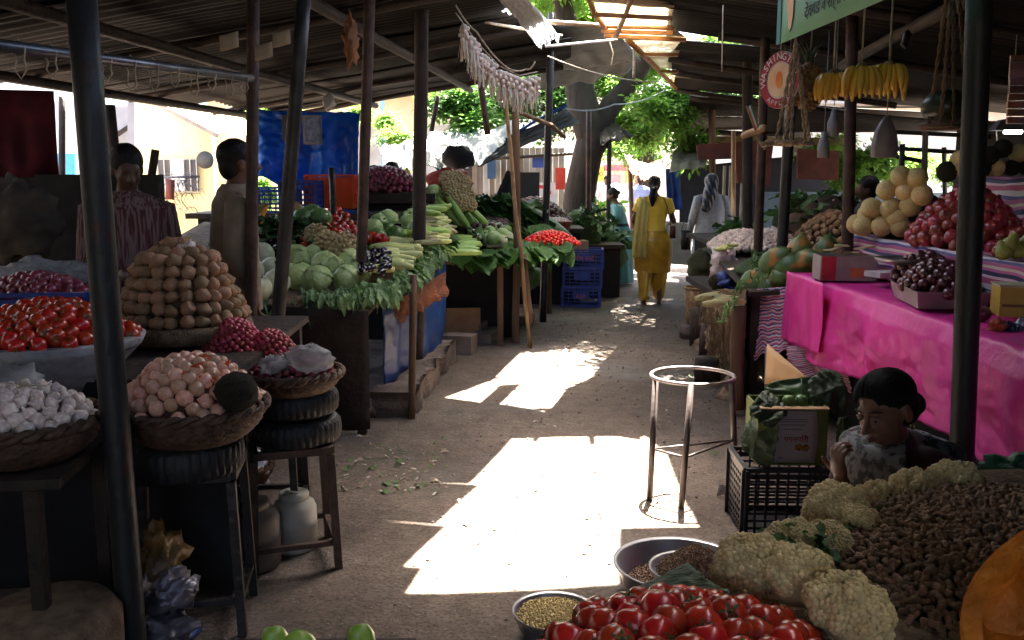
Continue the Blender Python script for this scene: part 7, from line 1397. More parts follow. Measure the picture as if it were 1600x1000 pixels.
# -- man in beige shirt
bsh = mat('beige_shirt', (.24, .19, .13), (.17, .13, .09), rough=.8, scale=8, bump=.4, bscale=14)
ar = {-1: ((-.21, -.02, 1.12), (-.19, .07, .9), (0, .1, -1)), 1: ((.21, -.02, 1.12), (.19, .08, .9), (0, .1, -1))}
person(V((P(356, 262, 5.25).x, 5.25, 0)), 1.80, (.95, .45), ar, 'man in a beige shirt seen from behind between the rusty post and the potatoes',
       [('shirt', bsh, mshirt(4)), ('sleeve', bsh, sleeve(ar[-1], -1, 1.85)), ('sleeve', bsh, sleeve(ar[1], 1, 1.85)), ('trouser_leg', dkt, trous(-1, 0)), ('trouser_leg', dkt, trous(1, 0))], hair_fn=cap_hair(False), voxel=.012, lean=.05)
# -- two sellers behind the raised onions, man behind the melons
ar = {-1: ((-.26, .05, 1.1), (-.15, .25, .98), (.3, 1, 0)), 1: ((.26, .05, 1.1), (.15, .25, .98), (-.3, 1, 0))}
for px, py, Y, H, hd, m, lab in ((612, 262, 10.75, 1.76, (-.3, -1), mat('brown_shirt', (.06, .035, .03)), 'dark-haired seller seen right of the rusty post behind the raised red onions'), (584, 266, 10.9, 1.72, (.7, -.6), MATS['brown_shirt'], 'second seller half hidden by the rusty post behind the raised red onions'), (1358, 290, 8.3, 1.6, (-1, .05), mat('dark_green_shirt', (.03, .035, .03)), 'seller in profile behind the yellow melons')):
    person(V((P(px, py, Y).x, Y, 0)), H, hd, ar, lab, [('shirt', m, mshirt(2)), ('sleeve', m, sleeve(ar[-1], -1, 1.5)), ('sleeve', m, sleeve(ar[1], 1, 1.5)), ('trouser_leg', dkt, trous(-1, 0)), ('trouser_leg', dkt, trous(1, 0))], hair_fn=cap_hair(False), voxel=.018)
# -- far pedestrians
for i, (px, Y, H, hd, c_, lab) in enumerate(((948, 24, 1.6, (-.4, -1), (.6, .55, .55), 'distant pedestrian in white left of the slim post'), (986, 26, 1.65, (.3, 1), (.6, .5, .6), 'distant pedestrian in pale clothes above the teal sari woman'), (1001, 22, 1.6, (.2, 1), (.2, .25, .45), 'distant pedestrian in blue beside the wooden awning post'))):
    m = mat('far_cloth%d' % i, c_); person(V((P(px, 280, Y).x, Y, 0)), H, hd, ar, lab, [('shirt', m, mshirt(2)), ('sleeve', m, sleeve(ar[-1], -1, 1.5)), ('sleeve', m, sleeve(ar[1], 1, 1.5)), ('skirt', m, ring_garment(interp([(0, 0, .9, .17, .14), (0, 0, .1, .2, .18)], 8), 7, .04))], hair_fn=cap_hair(False), voxel=.025)

# -- seated woman at the right front
HC = P(1384, 638, 2.9); k = 1.02; hdv = V((-.86, -.50, 0)).normalized(); ang = math.atan2(-hdv.x, hdv.y)
MT = (Matrix.Rotation(ang, 3, 'Z') @ Matrix.Rotation(-.30, 3, 'X') @ Matrix.Rotation(.12, 3, 'Y'))
root = V((HC.x + .06, HC.y + .02, 0)); t = thing('person', 'seated woman with tied dark hair and a grey patterned shawl beside the leafy carton', 'person', root)
wskin = mat('woman_skin', (.23, .115, .07), (.17, .08, .05), rough=.45, scale=14, sss=.06)
b = MB(); Lw = lambda q: V(q) - root
hc = Lw(HC); ff = face(b, hc, k, MT)
fw = V((hdv.x, hdv.y, 0)); rt = V((-hdv.y, hdv.x, 0)) * -1          # her right hand side
sc_ = Lw(P(1398, 728, 2.98)); sc_.z = .62
hip = V((.04, .03, .13)); sc_.z = .675
Rs = sc_ + rt * .155 + V((0, 0, .0)); Ls = sc_ - rt * .155
b.limb([hip, (hip + sc_) / 2 + fw * -.03, sc_ - V((0, 0, .05))], [.16, .125, .135], 18, flat=.8); b.limb([Rs, Ls], [.055, .055], 12); b.limb([sc_, sc_ + V((0, 0, .07)) + fw * .01, hc - V((0, 0, .05))], [.06, .05, .052], 14)
# her right arm raised to the carton, left arm resting
wr = Lw(P(1314, 750, 2.84)); el = Lw(P(1350, 815, 2.86)); near_s = Rs if (Rs - wr).length < (Ls - wr).length else Ls; far_s = Ls if near_s is Rs else Rs
b.limb([near_s, el, wr], [.046, .036, .025], 12); hand(b, wr, V((-.25, -.1, 1)), 1, curl=.75, s_=.95, pn=V((-1, -.3, 0)))
w2 = hip + fw * .38 + V((0, 0, .16)); b.limb([far_s, far_s + fw * .1 + V((0, 0, -.27)), w2], [.046, .036, .025], 12); hand(b, w2, fw, -1, s_=.95)
for s_ in (-1, 1): b.limb([hip + rt * s_ * .1, hip + rt * s_ * .22 + fw * .38 + V((0, 0, .13)), hip + rt * s_ * .05 + fw * .42 + V((0, 0, -.07))], [.09, .065, .04], 12); b.ball(hip + rt * s_ * .05 + fw * .47 + V((0, 0, -.09)), (.05, .05, .03), 10, 8)
body = fuse(b, .0055, 3); body.build('body', wskin, t, local=True)
for s_ in (-1, 1):
    p = ff(s_ * .030, .0795, .003); MB().ball(p, .0108 * k, 12, 8).build('eye', mat('eye_white', (.2, .17, .15), rough=.3), t, local=True)
    MB().ball(ff(s_ * .030, .0852, -.001), (.0066 * k, .0052 * k, .0066 * k), 10, 8, MT).build('iris', mat('iris', (.01, .006, .005), rough=.1), t, local=True)
    MB().limb([ff(s_ * .012, .090, .024), ff(s_ * .032, .089, .029), ff(s_ * .052, .072, .023)], [.0022, .0034, .0018], 6).build('eyebrow', hair, t, local=True)
    MB().limb([ff(s_ * .016, .086, .007), ff(s_ * .030, .0895, .0095), ff(s_ * .045, .080, .006)], [.003, .0056, .003], 6).build('eyelid', wskin, t, local=True)
MB().limb([ff(-.022, .092, -.0625), ff(-.008, .099, -.0575), ff(0, .100, -.059), ff(.008, .099, -.0575), ff(.022, .092, -.0625)], [.002, .0045, .0045, .0045, .002], 8).limb([ff(-.018, .093, -.066), ff(0, .100, -.0685), ff(.018, .093, -.066)], [.002, .0055, .002], 8).build('lips', mat('lips', (.13, .04, .035), rough=.4), t, local=True)
b = MB(); b.ball(ff(0, -.024, .040), (.083 * k, .093 * k, .080 * k), 24, 16, MT); b.ball(ff(0, -.055, -.01), (.074 * k, .062 * k, .074 * k), 18, 12, MT); b.ball(ff(0, -.115, -.035), (.045 * k, .04 * k, .042 * k), 14, 10, MT); o = fuse(b, .006, 2)
Mi = MT.inverted()
for q in o.v:
    l = Mi @ (q - hc); q += (q - hc).normalized() * .0007 * math.sin(math.atan2(l.x, l.z + .02) * 90)
o.build('hair', hair, t, local=True)
mb = MB()
for q in range(110):
    a = U(-1.45, 1.45); pts = []
    for j in range(7):
        th = .25 + j * .33; off_ = 1.045 + U(0, .02) + .01 * math.sin(j * 2 + q); pts.append(ff(.083 * math.sin(a) * math.sin(th + .25) * off_, -.024 + .093 * math.cos(th) * off_, .040 + .080 * math.cos(a) * abs(math.sin(th + .1)) * off_))
    mb.tube(pts, .0011, 4)
mb.build('loose_hair', hair, t, local=True)
for s_ in (-1, 1): MB().tube([ff(s_ * .083, -.002 + .009 * math.cos(a), -.052 + .010 * math.sin(a)) for a in [2 * PI * q / 12 for q in range(12)]], .0018, 5, closed=True).build('earring', mat('gold', (.7, .45, .12), rough=.25, metal=1.), t, local=True)
blz = mat('dark_blouse', (.05, .012, .02), (.03, .008, .012), rough=.8)
shw = mat('grey_shawl', (.21, .215, .22), (.05, .052, .056), rough=.8, scale=30, bump=.2, bscale=50, ramp=(.46, .54))
b = MB(); b.limb([hip, (hip + sc_) / 2 + fw * -.03, sc_ - V((0, 0, .045))], [.172, .14, .15], 20, flat=.82); b.limb([Rs, Ls], [.066, .066], 14); b.limb([far_s, far_s + fw * .08 + V((0, 0, -.2))], [.062, .055], 14); b.limb([near_s, near_s.lerp(el, .75)], [.062, .05], 14)
fuse(b, .009, 3).build('blouse', blz, t, local=True)
b = MB(); b.ball(hip + fw * .2 + V((0, 0, .02)), (.36, .34, .16), 20, 12, amp=.2); o = fuse(b, .02, 2); o.build('skirt', blz, t, local=True)
def shf(u, v):                                            # shawl wrapped over the near shoulder and back
    a = -2.2 + 4.3 * u; c_ = sc_ + V((.025, 0, -.02)); rad = .07 + .125 * min(1, v * 2.2) + .015 * v
    d = rt * math.cos(a) * 1.12 + fw * math.sin(a) * .8; z_ = .10 - .035 * min(1, v * 2.2) - .42 * max(0, v - .40)
    p = c_ + d * rad + V((0, 0, z_)); return p + d * .005 * math.sin(v * 16 + u * 5) * (.4 + v) + V((0, 0, .012)) * noise.noise(V((u * 8, v * 8, 1)))
MB().sheet(shf, 60, 40, thick=.004).build('shawl', shw, t, local=True)
# ================================================================ TREES, BUILDINGS AND STREET BEYOND
bark = mat('bark', (.04, .028, .02), (.018, .012, .009), rough=.95, scale=7, bump=1, bscale=14, stretch=(1, 1, .35))
lf_a = mat('neem_leaf', (.10, .22, .035), (.045, .12, .02), rough=.5, scale=.9, trans=.45, rand=.1, ramp=(.4, .6))
lf_b = mat('neem_leaf_bright', (.20, .36, .06), (.10, .22, .03), rough=.5, scale=.8, trans=.5, ramp=(.4, .6))
def crown(name, blobs, per, size, m, parent=None, label=None, cat=None, droop=.3):
    mb = MB(); vs_ = []; fs = []
    for (c, r, wgt) in blobs:
        c = V(c); r = V(r) if not isinstance(r, (int, float)) else V((r, r, r))
        cl_ = [V((random.gauss(0, .5), random.gauss(0, .5), random.gauss(0, .5))) for _ in range(max(3, int(9 * wgt)))]
        for i in range(int(per * wgt)):
            q = random.choice(cl_) + V((random.gauss(0, .2), random.gauss(0, .2), random.gauss(0, .2)))
            if q.length > 1.25: continue
            p = c + V((q.x * r.x, q.y * r.y, q.z * r.z)); d = V((random.gauss(0, 1), random.gauss(0, 1), random.gauss(0, .6) - droop)).normalized(); s_ = d.cross(V((random.random() - .5, random.random() - .5, 1))).normalized(); up = s_.cross(d)
            L_ = size * U(.7, 1.4)
            for k in range(7):
                a = p + d * L_ * (k // 2) / 3.2; sd = (1 if k % 2 else -1) * s_ if k < 6 else d * .8; e = (sd + d * .55).normalized() * L_ * .42; w_ = e.cross(up).normalized() * L_ * .085
                o = len(vs_); vs_ += [a, a + e * .5 + w_, a + e - up * L_ * .05, a + e * .5 - w_]; fs.append((o, o + 1, o + 2, o + 3))
    mb.v = vs_; mb.f = fs; mb.m = [0] * len(fs); o = mb.build(name, m, parent, smooth=False)
    return tag(o, label, cat) if label else o
base = G(905, 425); base.y = 14.6; base.x = P(902, 360, 14.6).x; base.z = 0
t = thing('tree', 'big forked tree with a thick trunk beside the aisle behind the dark onions', 'tree', base)
Yt = 14.6; mb = MB()
tr = [base, P(902, 370, Yt), P(907, 300, Yt), P(919, 240, Yt), P(930, 205, Yt)]
mb.tube([tr[0], tr[1], tr[2], tr[3], tr[4]], [.34, .28, .24, .23, .26], 20)
for q in mb.v: q += (q - V((tr[2].x, Yt, q.z))).normalized() * .05 * noise.noise(q * 2.2)
mb.limb([P(928, 215, Yt), P(912, 170, Yt), P(903, 125, Yt), P(890, 60, Yt), P(870, -40, Yt)], [.27, .24, .22, .18, .12], 14)
mb.limb([P(930, 212, Yt), P(955, 165, Yt), P(985, 130, Yt), P(1020, 80, Yt - .5), P(1060, -20, Yt - 1)], [.2, .17, .14, .11, .07], 12)
mb.limb([P(904, 130, Yt), P(880, 110, Yt), P(840, 60, Yt + .5)], [.13, .09, .05], 9)
mb.build('trunk', bark, t)
B_ = lambda px, py, Y, rx, rz_=None, w_=1.: (P(px, py, Y), (S(rx, Y), S(rx, Y) * .7, S(rz_ or rx, Y)), w_)
crown('crown', [B_(870, -60, 15, 130, 60, 2.2), B_(960, -70, 14, 110, 50, 1.4), ((.9, 13., 5.6), (2.2, 2.4, .8), 2.2), ((2.6, 13.6, 5.6), (2.2, 2.4, .8), 2.2), ((1.4, 11.4, 5.1), (1.5, .9, .4), 1.4), ((2.8, 10.2, 4.6), (2., 1.2, .5), 2.), B_(850, 10, 16.5, 55, 26, 1.), B_(895, 15, 16, 45, 22, .9), B_(1010, 100, 15, 42, 36, .7), B_(960, 130, 16, 40, 40, .8), B_(1040, 160, 14, 45, 30, .8), B_(1000, 190, 15, 45, 30, .7), B_(1075, 215, 14.5, 24, 22, .5)], 900, .24, lf_b, t)  # high blobs over the aisle are added above view to shade the ground
t = thing('tree', 'feathery tree hanging behind the tassels and the left roof edge', 'tree', P(720, 330, 17)); mb = MB(); mb.limb([V((P(735, 330, 17.5).x, 17.5, 0)), P(738, 230, 17.5), P(725, 150, 17.2), P(700, 90, 17)], [.2, .15, .1, .05], 10); mb.build('trunk', bark, t)
crown('crown', [B_(715, 165, 13.5, 40, 24, .9), B_(745, 185, 14, 30, 22, .7), B_(790, 150, 16, 60, 40, 1.2), B_(850, 150, 17, 50, 40, 1.), B_(760, 110, 17, 60, 40, .8), B_(735, 200, 13.2, 22, 18, .4), B_(878, 175, 17, 40, 40, .8)], 800, .22, lf_a, t)
t = thing('bush', 'sunlit bush in front of the cream building behind the timber post', 'bush', P(620, 240, 18)); crown('foliage', [B_(620, 212, 18, 34, 12, .6), B_(590, 190, 19, 24, 14, .4)], 700, .2, lf_b, t)
t = thing('tree', 'pale sunlit tree far down the street above the awnings', 'tree', P(1010, 330, 26)); MB().limb([V((P(1015, 330, 26).x, 26, 0)), P(1012, 240, 26), P(1000, 190, 26)], [.25, .2, .1], 8).build('trunk', bark, t)
crown('crown', [B_(980, 210, 26, 45, 26, .9), B_(1030, 200, 24, 50, 34, 1.), B_(1000, 240, 27, 30, 18, .5), B_(950, 230, 24, 25, 18, .4)], 700, .3, lf_b, t)
t = thing('tree', 'bright green tree behind the right stalls beyond the reddish post', 'tree', P(1350, 330, 14)); MB().limb([V((P(1350, 330, 15).x, 15, 0)), P(1350, 260, 15)], [.15, .1], 8).build('trunk', bark, t)
crown('foliage_crown', [B_(1350, 255, 14, 50, 26, 1.4), B_(1320, 270, 13.6, 20, 16, .5), B_(1500, 262, 15, 34, 16, .7), B_(1290, 225, 15, 40, 16, .6), B_(1430, 250, 16, 30, 14, .5)], 800, .2, lf_b, t)
t = thing('tree', 'dense green tree behind the second tier of the right roof', 'tree', P(1250, 330, 17)); MB().limb([V((P(1250, 330, 18).x, 18, 0)), P(1250, 100, 18)], [.2, .12], 8).build('trunk', bark, t)
crown('crown', [B_(1180, 80, 16, 80, 40, 1.2), B_(1290, 95, 16, 90, 40, 1.4), B_(1110, 150, 17, 60, 30, .8), B_(1200, 160, 17, 60, 30, .8)], 800, .28, lf_a, t)
t = thing('bush', 'green bush showing under the blue tarpaulin behind the blue crates', 'bush', P(412, 320, 12)); crown('foliage', [B_(410, 300, 12, 16, 30, .8), B_(400, 175, 14, 30, 14, .5), B_(440, 168, 14, 30, 8, .4), B_(560, 180, 15, 20, 10, .4)], 500, .16, lf_b, t)

# buildings at the left
def quad(nm, pts, Ys, m, parent, thick=.05, nu=1, nv=1):
    q = [P(*a, y) for a, y in zip(pts, Ys if isinstance(Ys, (list, tuple)) else [Ys] * 4)]; mb = MB(); mb.sheet(lambda u, v: (q[0] * (1 - u) + q[1] * u) * (1 - v) + (q[3] * (1 - u) + q[2] * u) * v, nu, nv, thick=-thick); return mb.build(nm, m, parent, smooth=False)
ywall = mat('yellow_wall', (.62, .50, .26), (.5, .38, .19), rough=.9, scale=1.5, bump=.2); cream = mat('cream_wall', (.62, .56, .44), (.5, .45, .35), rough=.9, scale=1.2, bump=.2); white = mat('white_wall', (.7, .69, .66), (.55, .53, .5), rough=.9, scale=2, bump=.2); greyp = mat('grey_panel', (.36, .35, .34), (.26, .25, .24), rough=.8, scale=2)
t = thing('house', 'yellow house with a sloping roof edge and a barred window seen behind the two men', 'house', V((P(280, 300, 14).x, 14, 0)))
w0 = P(214, 262, 14); x0 = P(214, 262, 14).x; x1 = P(333, 262, 14).x; x2 = P(356, 262, 14.6).x
mb = MB(); g0 = P(222, 150, 14); g1 = P(333, 206, 14); pz = [V((x0, 14, 0)), V((x1, 14, 0)), V((x1, 14, g1.z)), V((g0.x, 14, g0.z)), V((x0, 14, g0.z))]; bk = [q + V((0, 5, 0)) for q in pz]
mb.add(pz + bk, [(0, 1, 2, 3, 4), (9, 8, 7, 6, 5), (0, 5, 6, 1), (1, 6, 7, 2), (2, 7, 8, 3), (3, 8, 9, 4)]); mb.build('wall', ywall, t, smooth=False)
MB().add([V((x1 + .003, 14.2, 0)), V((x2, 14.6, 0)), V((x2, 14.6, g1.z + .02)), V((x1 + .003, 14.2, g1.z + .02)), V((x1 + .003, 18, 0)), V((x2, 18, 0)), V((x2, 18, g1.z + .02)), V((x1 + .003, 18, g1.z + .02))], [(0, 1, 2, 3), (5, 4, 7, 6), (3, 2, 6, 7), (1, 5, 6, 2)]).build('side_wall', mat('tan_wall', (.34, .24, .12), (.28, .19, .1)), t, smooth=False)
MB().bar(P(236, 157, 13.9), P(340, 212, 13.9), .1, .06).build('roof_edge', mat('roof_edge', (.25, .2, .17)), t, smooth=False)
wf = MB(); c = P(280, 274, 13.97); wf.box(c, (S(62, 14), .04, S(54, 14))); wf_ = wf.build('window', mat('window_frame', (.4, .36, .28)), t, smooth=False)
for i, (dx, m) in enumerate(((-21, mat('dark_curtain', (.05, .045, .05))), (0, mat('window_pale', (.6, .62, .65))), (21, MATS['dark_curtain']))): o = MB().box(c + V((S(dx, 14), -.03, 0)), (S(19, 14), .03, S(48, 14))).build('pane', m, None, smooth=False, base=c); o.parent = wf_; o.location = (0, 0, 0) ; o.location = V((0, 0, 0)) + (c - t.location) - wf_.location
for k in range(7): o = MB().bar(c + V((S(-30 + k * 10, 14), -.07, -S(25, 14))), c + V((S(-30 + k * 10, 14), -.07, S(25, 14))), .012).build('window_bar', MATS['grey_panel'], None, smooth=False, base=c); o.parent = wf_; o.location = (c - t.location) - wf_.location
mb = MB(); mb.lathe([(.001, .0), (S(13, 13.5), .02), (S(14, 13.5), .04), (.001, .02)], 24, P(322, 250, 13.8), M=Euler((PI / 2, 0, 0)).to_matrix()); tag(mb.build('round_vent', mat('vent_grey', (.045, .045, .045))), 'round grey dish on the wall right of the house window', 'dish')
mf = thing('wire_fence', 'tangled wire mesh fence below the house window behind the men', 'fence', P(270, 340, 9.5)); mb = MB()
for k in range(70):
    a = P(225 + U(0, 85), U(278, 335), 9.5); mb.tube([a + V((.07 * math.cos(j), .0, .07 * math.sin(j))) for j in range(5)], .0035, 3)
mb.build('mesh', greyp, mf)
mb = MB(); mb.tube([P(222, 278, 9.5), P(312, 276, 9.5)], .012, 5); mb.build('top_wire', greyp, mf)
mb = MB(); mb.box(P(266, 296, 9.4), (.08, .02, .2), (0, .1, 0)); tag(mb.build('signboard', mat('brick_board', (.35, .1, .07))), 'small reddish arched board fixed to the wire fence', 'board')
mb = MB(); mb.box((P(270, 320, 9.7).x, 9.7, .45), (1.6, .1, .9)); tag(mb.build('low_wall', white, smooth=False), 'sunlit low white wall behind the wire fence', 'wall')
t = thing('shed', 'pale sheet metal shed left of the yellow house', 'shed', V((P(185, 300, 12).x, 12, 0)))
quad('wall_panel', [(-120, 150), (214, 162), (214, 330), (-120, 330)], 13, white, t); quad('wall_panel', [(164, 168), (206, 165), (206, 225), (164, 228)], 12.6, greyp, t); MB().bar(P(150, 232, 12.5), P(205, 196, 12.5), .05, .05).build('brace', darkwood, t, smooth=False); quad('blue_panel', [(88, 240), (116, 240), (116, 276), (88, 276)], 12.4, mat('cyan_panel', (.08, .35, .5)), t)
MB().bar(P(207, 160, 12.2), P(207, 250, 12.2), .09).build('corner_post', greyp, t, smooth=False)
t = thing('building', 'long cream building glowing in the sun behind the blue tarpaulin and timber post', 'building', V((P(600, 300, 22).x, 22, 0)))
q0, q1 = P(330, 300, 22), P(800, 300, 22); MB().box(((q0.x + q1.x) / 2, 23.5, 1.75), (q1.x - q0.x, 3, 3.5)).build('wall', cream, t, smooth=False); MB().box(((q0.x + q1.x) / 2, 23.2, 3.55), (q1.x - q0.x + .5, 3.8, .12)).build('roof_slab', greyp, t, smooth=False)
for px in (392, 585, 690): wn = MB().box((P(px, 200, 21.98).x, 21.98, 2.2), (1.1, .06, 1.1)).build('window', greyp, t, smooth=False)
MB().bar((P(596, 200, 21).x, 21.2, 0), (P(596, 200, 21).x, 21.2, 3.3), .1).build('porch_post', mat('blue_post', (.2, .35, .6)), t, smooth=False)
# shop wall with boards in the middle distance
t = thing('kiosk', 'kiosk of pale boards with a small blue cabinet behind the second stall', 'kiosk', V((P(800, 330, 17).x, 17, 0)))
bm_ = [mat('board_a', (.22, .17, .13), (.15, .11, .08), rough=.9, scale=3), mat('board_b', (.36, .33, .3), (.26, .23, .2), rough=.9, scale=3)]
for k in range(16):
    px = 742 + k * 9; MB().box((P(px, 300, 17).x, 17 + .02 * (k % 2), 1.05), (S(8.4, 17), .03, 2.1)).build('board', bm_[(k * 7 % 5) // 3] if k < 9 else bm_[1], t, smooth=False)
MB().box(P(768, 264, 16.8), (S(13, 17), .12, S(30, 17))).build('cabinet', mat('navy_cabinet', (.04, .09, .17)), t, smooth=False)
quad('poster', [(836, 285), (872, 285), (872, 345), (836, 345)], 16.6, mat('poster_white', (.62, .62, .62), (.5, .5, .52)), t, .01)
for k in range(5): MB().box(P(846 + (k % 2) * 12, 292 + k * 9, 16.55), (.07, .01, .06)).build('red_mark', mat('poster_red', (.6, .04, .04)), t, smooth=False)
quad('red_panel', [(868, 262), (884, 262), (884, 296), (868, 296)], 16.4, mat('red_panel', (.55, .05, .03)), t, .01); quad('blue_sign', [(832, 242), (856, 242), (856, 262), (832, 262)], 16.4, mat('blue_sign', (.05, .08, .3)), t, .01)
MB().tube([P(740, 250, 16.3), P(900, 240, 16.3)], .03, 6).build('top_rail', darkwood, t)
tarp('tarpaulin', [(592, 232), (690, 206), (742, 262), (600, 262)], [12, 12.4, 11.6, 11.6], tarpgrey, 'pale grey tarpaulin tent behind the thick timber post', fold=.15, nf=5, rough=.06, seed=41)
tarp('tarpaulin', [(672, 205), (812, 186), (800, 215), (730, 262)], [13, 13, 12.2, 11.8], tarpgrey, 'sagging grey-green tarpaulin shelter behind the tassels', fold=.12, nf=5, rough=.05, sag=.08, seed=42)
tarp('tarpaulin', [(745, 262), (800, 210), (885, 170), (905, 190)], [11.8, 11.8, 11.9, 12.2], tarpgrey, 'dark tarpaulin edge rising to the tree fork with a blue hem', fold=.08, nf=5, rough=.04, seed=43)
rope([(790, 218), (835, 190), (885, 165)], (11.7, 11.7, 11.8), .02, tarpblue, 'blue rolled hem of the tarpaulin rising to the tree', 'tarp_hem', cat='tarp hem')
tarp('awning', [(936, 196), (968, 194), (990, 212), (938, 226)], [14.6, 14.4, 13.8, 13.8], darkwood, 'dark sagging awning just right of the tree trunk', fold=.06, nf=5, rough=.03, seed=44)
rope([(806, 174), (862, 196), (882, 214)], (8.9, 9.2, 9.5), .022, wood, 'crooked stick jutting from the timber post', 'stick', cat='stick')
mb = MB(); mb.ball(P(716, 246, 11.5), (.2, .15, .14), 14, 10, amp=.3); tag(mb.build('black_bundle', MATS['black_cloth']), 'black bundle hanging in the gap of the grey tarpaulins', 'bundle')
mb = MB(); mb.sheet(cloth_fn(P(792, 266, 11.8), P(802, 270, 11.8), P(806, 335, 11.6), P(764, 330, 11.6), fold=.05), 10, 10, thick=.004); tag(mb.build('black_cloth', MATS['black_cloth']), 'black cloth draped in a triangle behind the timber post', 'cloth')
mb = MB(); mb.box(P(825, 305, 12.4), (.3, .1, .6)); tag(mb.build('board', mat('dark_grey_board', (.035, .033, .035)), smooth=False), 'dark grey board right of the draped black cloth', 'board')
mb = MB(); mb.lathe([(.001, -.06), (.06, -.06), (.04, .02), (.012, .07), (.001, .08)], 12, P(636, 272, 10.6)); tag(mb.build('yellow_bell', mat('yellow_plastic', (.75, .6, .05))), 'small yellow plastic funnel right of the seated sellers', 'funnel')
# street
t = thing('building', 'pinkish street building with red and yellow shop signs at the end of the aisle', 'building', V((P(960, 300, 32).x, 32, 0)))
q0, q1 = P(860, 300, 32), P(1075, 300, 32); xm = (q0.x + q1.x) / 2; MB().box((xm, 33.5, 2.2), (q1.x - q0.x, 3, 4.4)).build('wall', mat('pinkish_wall', (.8, .66, .56), (.7, .55, .45), scale=.8), t, smooth=False)
for i, (px, py, w_, h_, c_) in enumerate(((970, 262, 50, 9, (.6, .1, .15)), (935, 272, 16, 22, (.75, .5, .05)), (985, 282, 12, 26, (.7, .45, .1)), (1000, 282, 8, 26, (.5, .12, .12)), (960, 290, 18, 34, (.3, .2, .2)), (925, 308, 20, 30, (.3, .2, .17)), (1018, 280, 16, 30, (.25, .2, .3)), (945, 232, 34, 18, (.28, .22, .22)))): MB().box(P(px, py, 31.9), (S(w_, 32), .15 + .02 * i, S(h_, 32))).build(('shop_sign', 'shop_sign', 'door', 'door', 'door', 'window', 'door', 'window')[i], mat('shop_col%d' % i, c_), t, smooth=False)
text_mesh('१०', .32, mat('dark_letter', (.03, .03, .03)), t, P(935, 272, 31.78), (PI / 2, 0, 0))
for i, (px, py, Y, r) in enumerate(((962, 300, 25, 24), (1004, 297, 27, 18))):
    c = P(px, py, Y); r_ = S(r, Y); t = thing('umbrella', ('larger' if i == 0 else 'smaller') + ' white market umbrella shining in the street beyond the teal sari woman', 'umbrella', V((c.x, c.y, 0))); MB().lathe([(r_, -.12), (r_ * .8, .05), (r_ * .45, .18), (.01, .25)], 24, c, fn=lambda g, s_: 1 + .04 * math.cos(g * 8)).build('canopy', mat('white_canvas', (.75, .74, .76), (.7, .68, .7), trans=.3), t); MB().tube([V((c.x, c.y, 0)), c + V((0, 0, .2))], .02, 6).build('pole', darkwood, t)
tarp('awning', [(975, 240), (1048, 246), (1046, 268), (990, 278)], [16, 16, 15.2, 15.2], mat('ragged_brown', (.14, .07, .045), (.07, .035, .025), rough=.9, trans=.15), 'ragged brown awning drooping over the aisle end', fold=.2, nf=5, rough=.1, sag=.12, seed=51)
tarp('awning', [(1052, 236), (1108, 236), (1100, 262), (1046, 268)], [14.4, 14.4, 13.4, 13.4], mat('beige_canvas', (.3, .25, .19), (.2, .16, .12), rough=.9, trans=.2), 'beige canvas awning above the blue drape', fold=.06, nf=3, rough=.03, seed=52)
tarp('drape', [(1040, 264), (1062, 262), (1066, 328), (1042, 330)], [14.6, 14.6, 14.6, 14.6], mat('blue_drape', (.03, .09, .28), (.015, .04, .13), trans=.3), 'blue drape hanging beside the dark shop opening', fold=.1, nf=4, seed=53)
t = thing('market_shop', 'dark brown market shop behind the woman in white', 'shop', V((P(1130, 330, 14.5).x, 15, 0)))
quad('back_wall', [(1062, 262), (1320, 235), (1320, 360), (1062, 350)], 15.2, mat('shop_dark', (.018, .02, .035), (.012, .012, .018)), t); quad('valance', [(1088, 226), (1210, 218), (1206, 246), (1092, 250)], 13.6, mat('maroon_board', (.12, .035, .025), (.07, .02, .016), rough=.8), t); quad('side_board', [(1150, 246), (1206, 246), (1204, 290), (1152, 286)], 13.4, MATS['maroon_board'], t)
quad('sign_board', [(1246, 232), (1312, 236), (1310, 282), (1246, 280)], 12.8, MATS['maroon_board'], t, .04); quad('counter', [(1040, 346), (1080, 350), (1080, 415), (1042, 412)], 14, mat('pale_counter', (.36, .32, .28), (.28, .25, .22)), t, .3)
for px, w_ in ((1130, 4), (1141, 7), (1158, 4)): MB().box((P(px, 330, 14.1).x, 14.1, 1.3), (S(w_, 14), .05, .9)).build('pale_slat', mat('pale_slat', (.42, .38, .3)), t, smooth=False)
quad('roof_board', [(1084, 212), (1330, 216), (1330, 226), (1084, 228)], 14.6, mat('ochre_board', (.22, .16, .05), (.1, .07, .03)), t, .1)
mb = MB(); mb.box((P(1330, 290, 13).x, 13, .7), (2.6, .15, 1.36)); tag(mb.build('low_wall', mat('bluish_wall', (.2, .3, .36), (.15, .22, .27)), smooth=False), 'pale bluish wall under the trees behind the melons', 'wall')
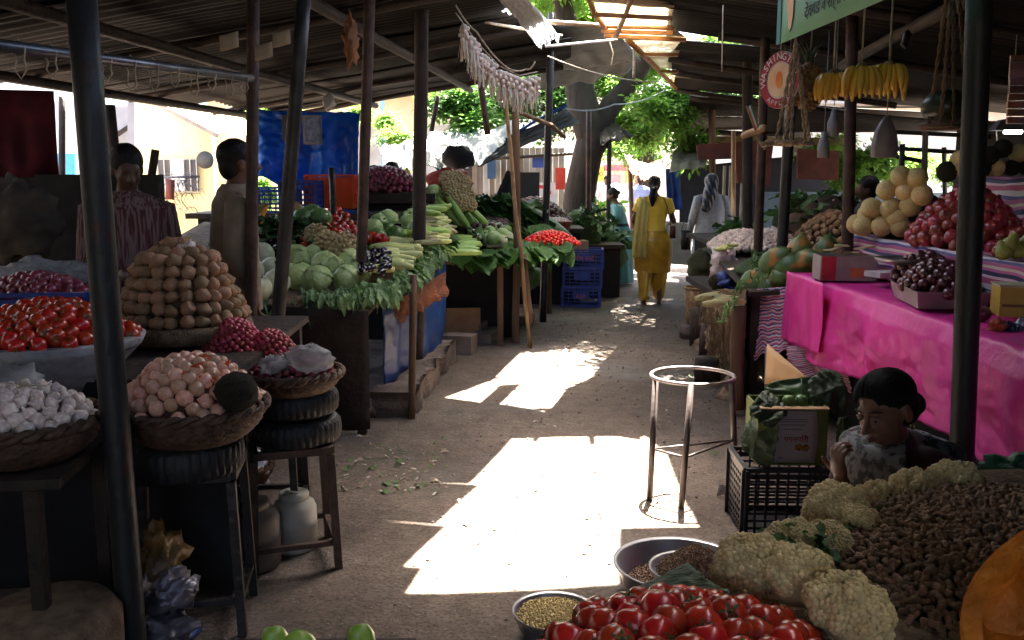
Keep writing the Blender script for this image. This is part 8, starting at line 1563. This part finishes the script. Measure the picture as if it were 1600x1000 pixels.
t = thing('building', 'white sunlit building far behind the fruit steps at the right', 'building', V((9, 24, 0))); MB().box((10.5, 25, 1.6), (11, 2, 3.4)).build('wall', white, t, smooth=False); MB().box((10.5, 24.6, 3.4), (11.4, 3, .12)).build('roof_slab', greyp, t, smooth=False)
for a_, b_ in (((1390, 206), (1560, 214)), ((1400, 232), (1530, 240)), ((1398, 244), (1440, 252))): rope([a_, b_], (10.5, 10.5), .025, darkwood, {206: 'upper dark rail across the bright gap behind the melons', 232: 'middle dark rail across the bright gap behind the melons', 244: 'lowest short rail in the bright gap behind the melons'}[a_[1]], 'rail', cat='rail')
# lower roofs and side walls added to keep light out
t = thing('corrugated_roof', 'low dark roof strip above the bright gap behind the melons', 'roof', P(1450, 195, 10.3))
mb = MB(); q = [P(1195, 168, 11.5), P(1640, 196, 10.2), P(1640, 206, 11.5), P(1195, 205, 13)]; corr(mb, q[0], q[3], q[1], q[2], 12, nu=5); mb.build('roof_sheet', roofm[0], t)
mb = MB(); mb.sheet(lambda u, v: V((5.3 + .05 * math.sin(u * 60), -4.8 + 16 * u, 2.2 * v)), 60, 4, thick=.02); tag(mb.build('side_wall', mat('added_wall_sheet', (.06, .05, .045), (.03, .025, .022), rough=.8)), 'dark corrugated wall added along the right side of the market to darken the stalls', 'wall')
mb = MB(); mb.sheet(lambda u, v: V((-4.75 + .05 * math.sin(u * 60), -4.8 + 11.8 * u, 2.5 * v)), 60, 4, thick=.02); tag(mb.build('side_wall', MATS['added_wall_sheet']), 'dark corrugated wall added along the left side of the market to darken the stalls', 'wall')
# gunny heap and shadowy goods in front of the low wall at the far left
rag(P(30, 345, 5.8), (.25, .15, .25), mat('shadow_sack', (.07, .055, .04), (.03, .025, .02), rough=.95), 'slumped brown sack against the dark wall at the far left', 'sack', seed=33, amp=.4, cat='sack')

for x0, x1, side in ((-4.75, -1.3, 'left'), (.9, 5.3, 'right')):  # unseen walls added behind the camera to block rear sky light
    mb = MB(); mb.sheet(lambda u, v: V((x0 + (x1 - x0) * u, -5.0 + .04 * math.sin(u * 70), 2.6 * v)), 60, 4, thick=.02); tag(mb.build('added_end_wall', MATS['added_wall_sheet']), 'dark corrugated wall added behind the camera to keep light off the %s stalls' % side, 'wall')
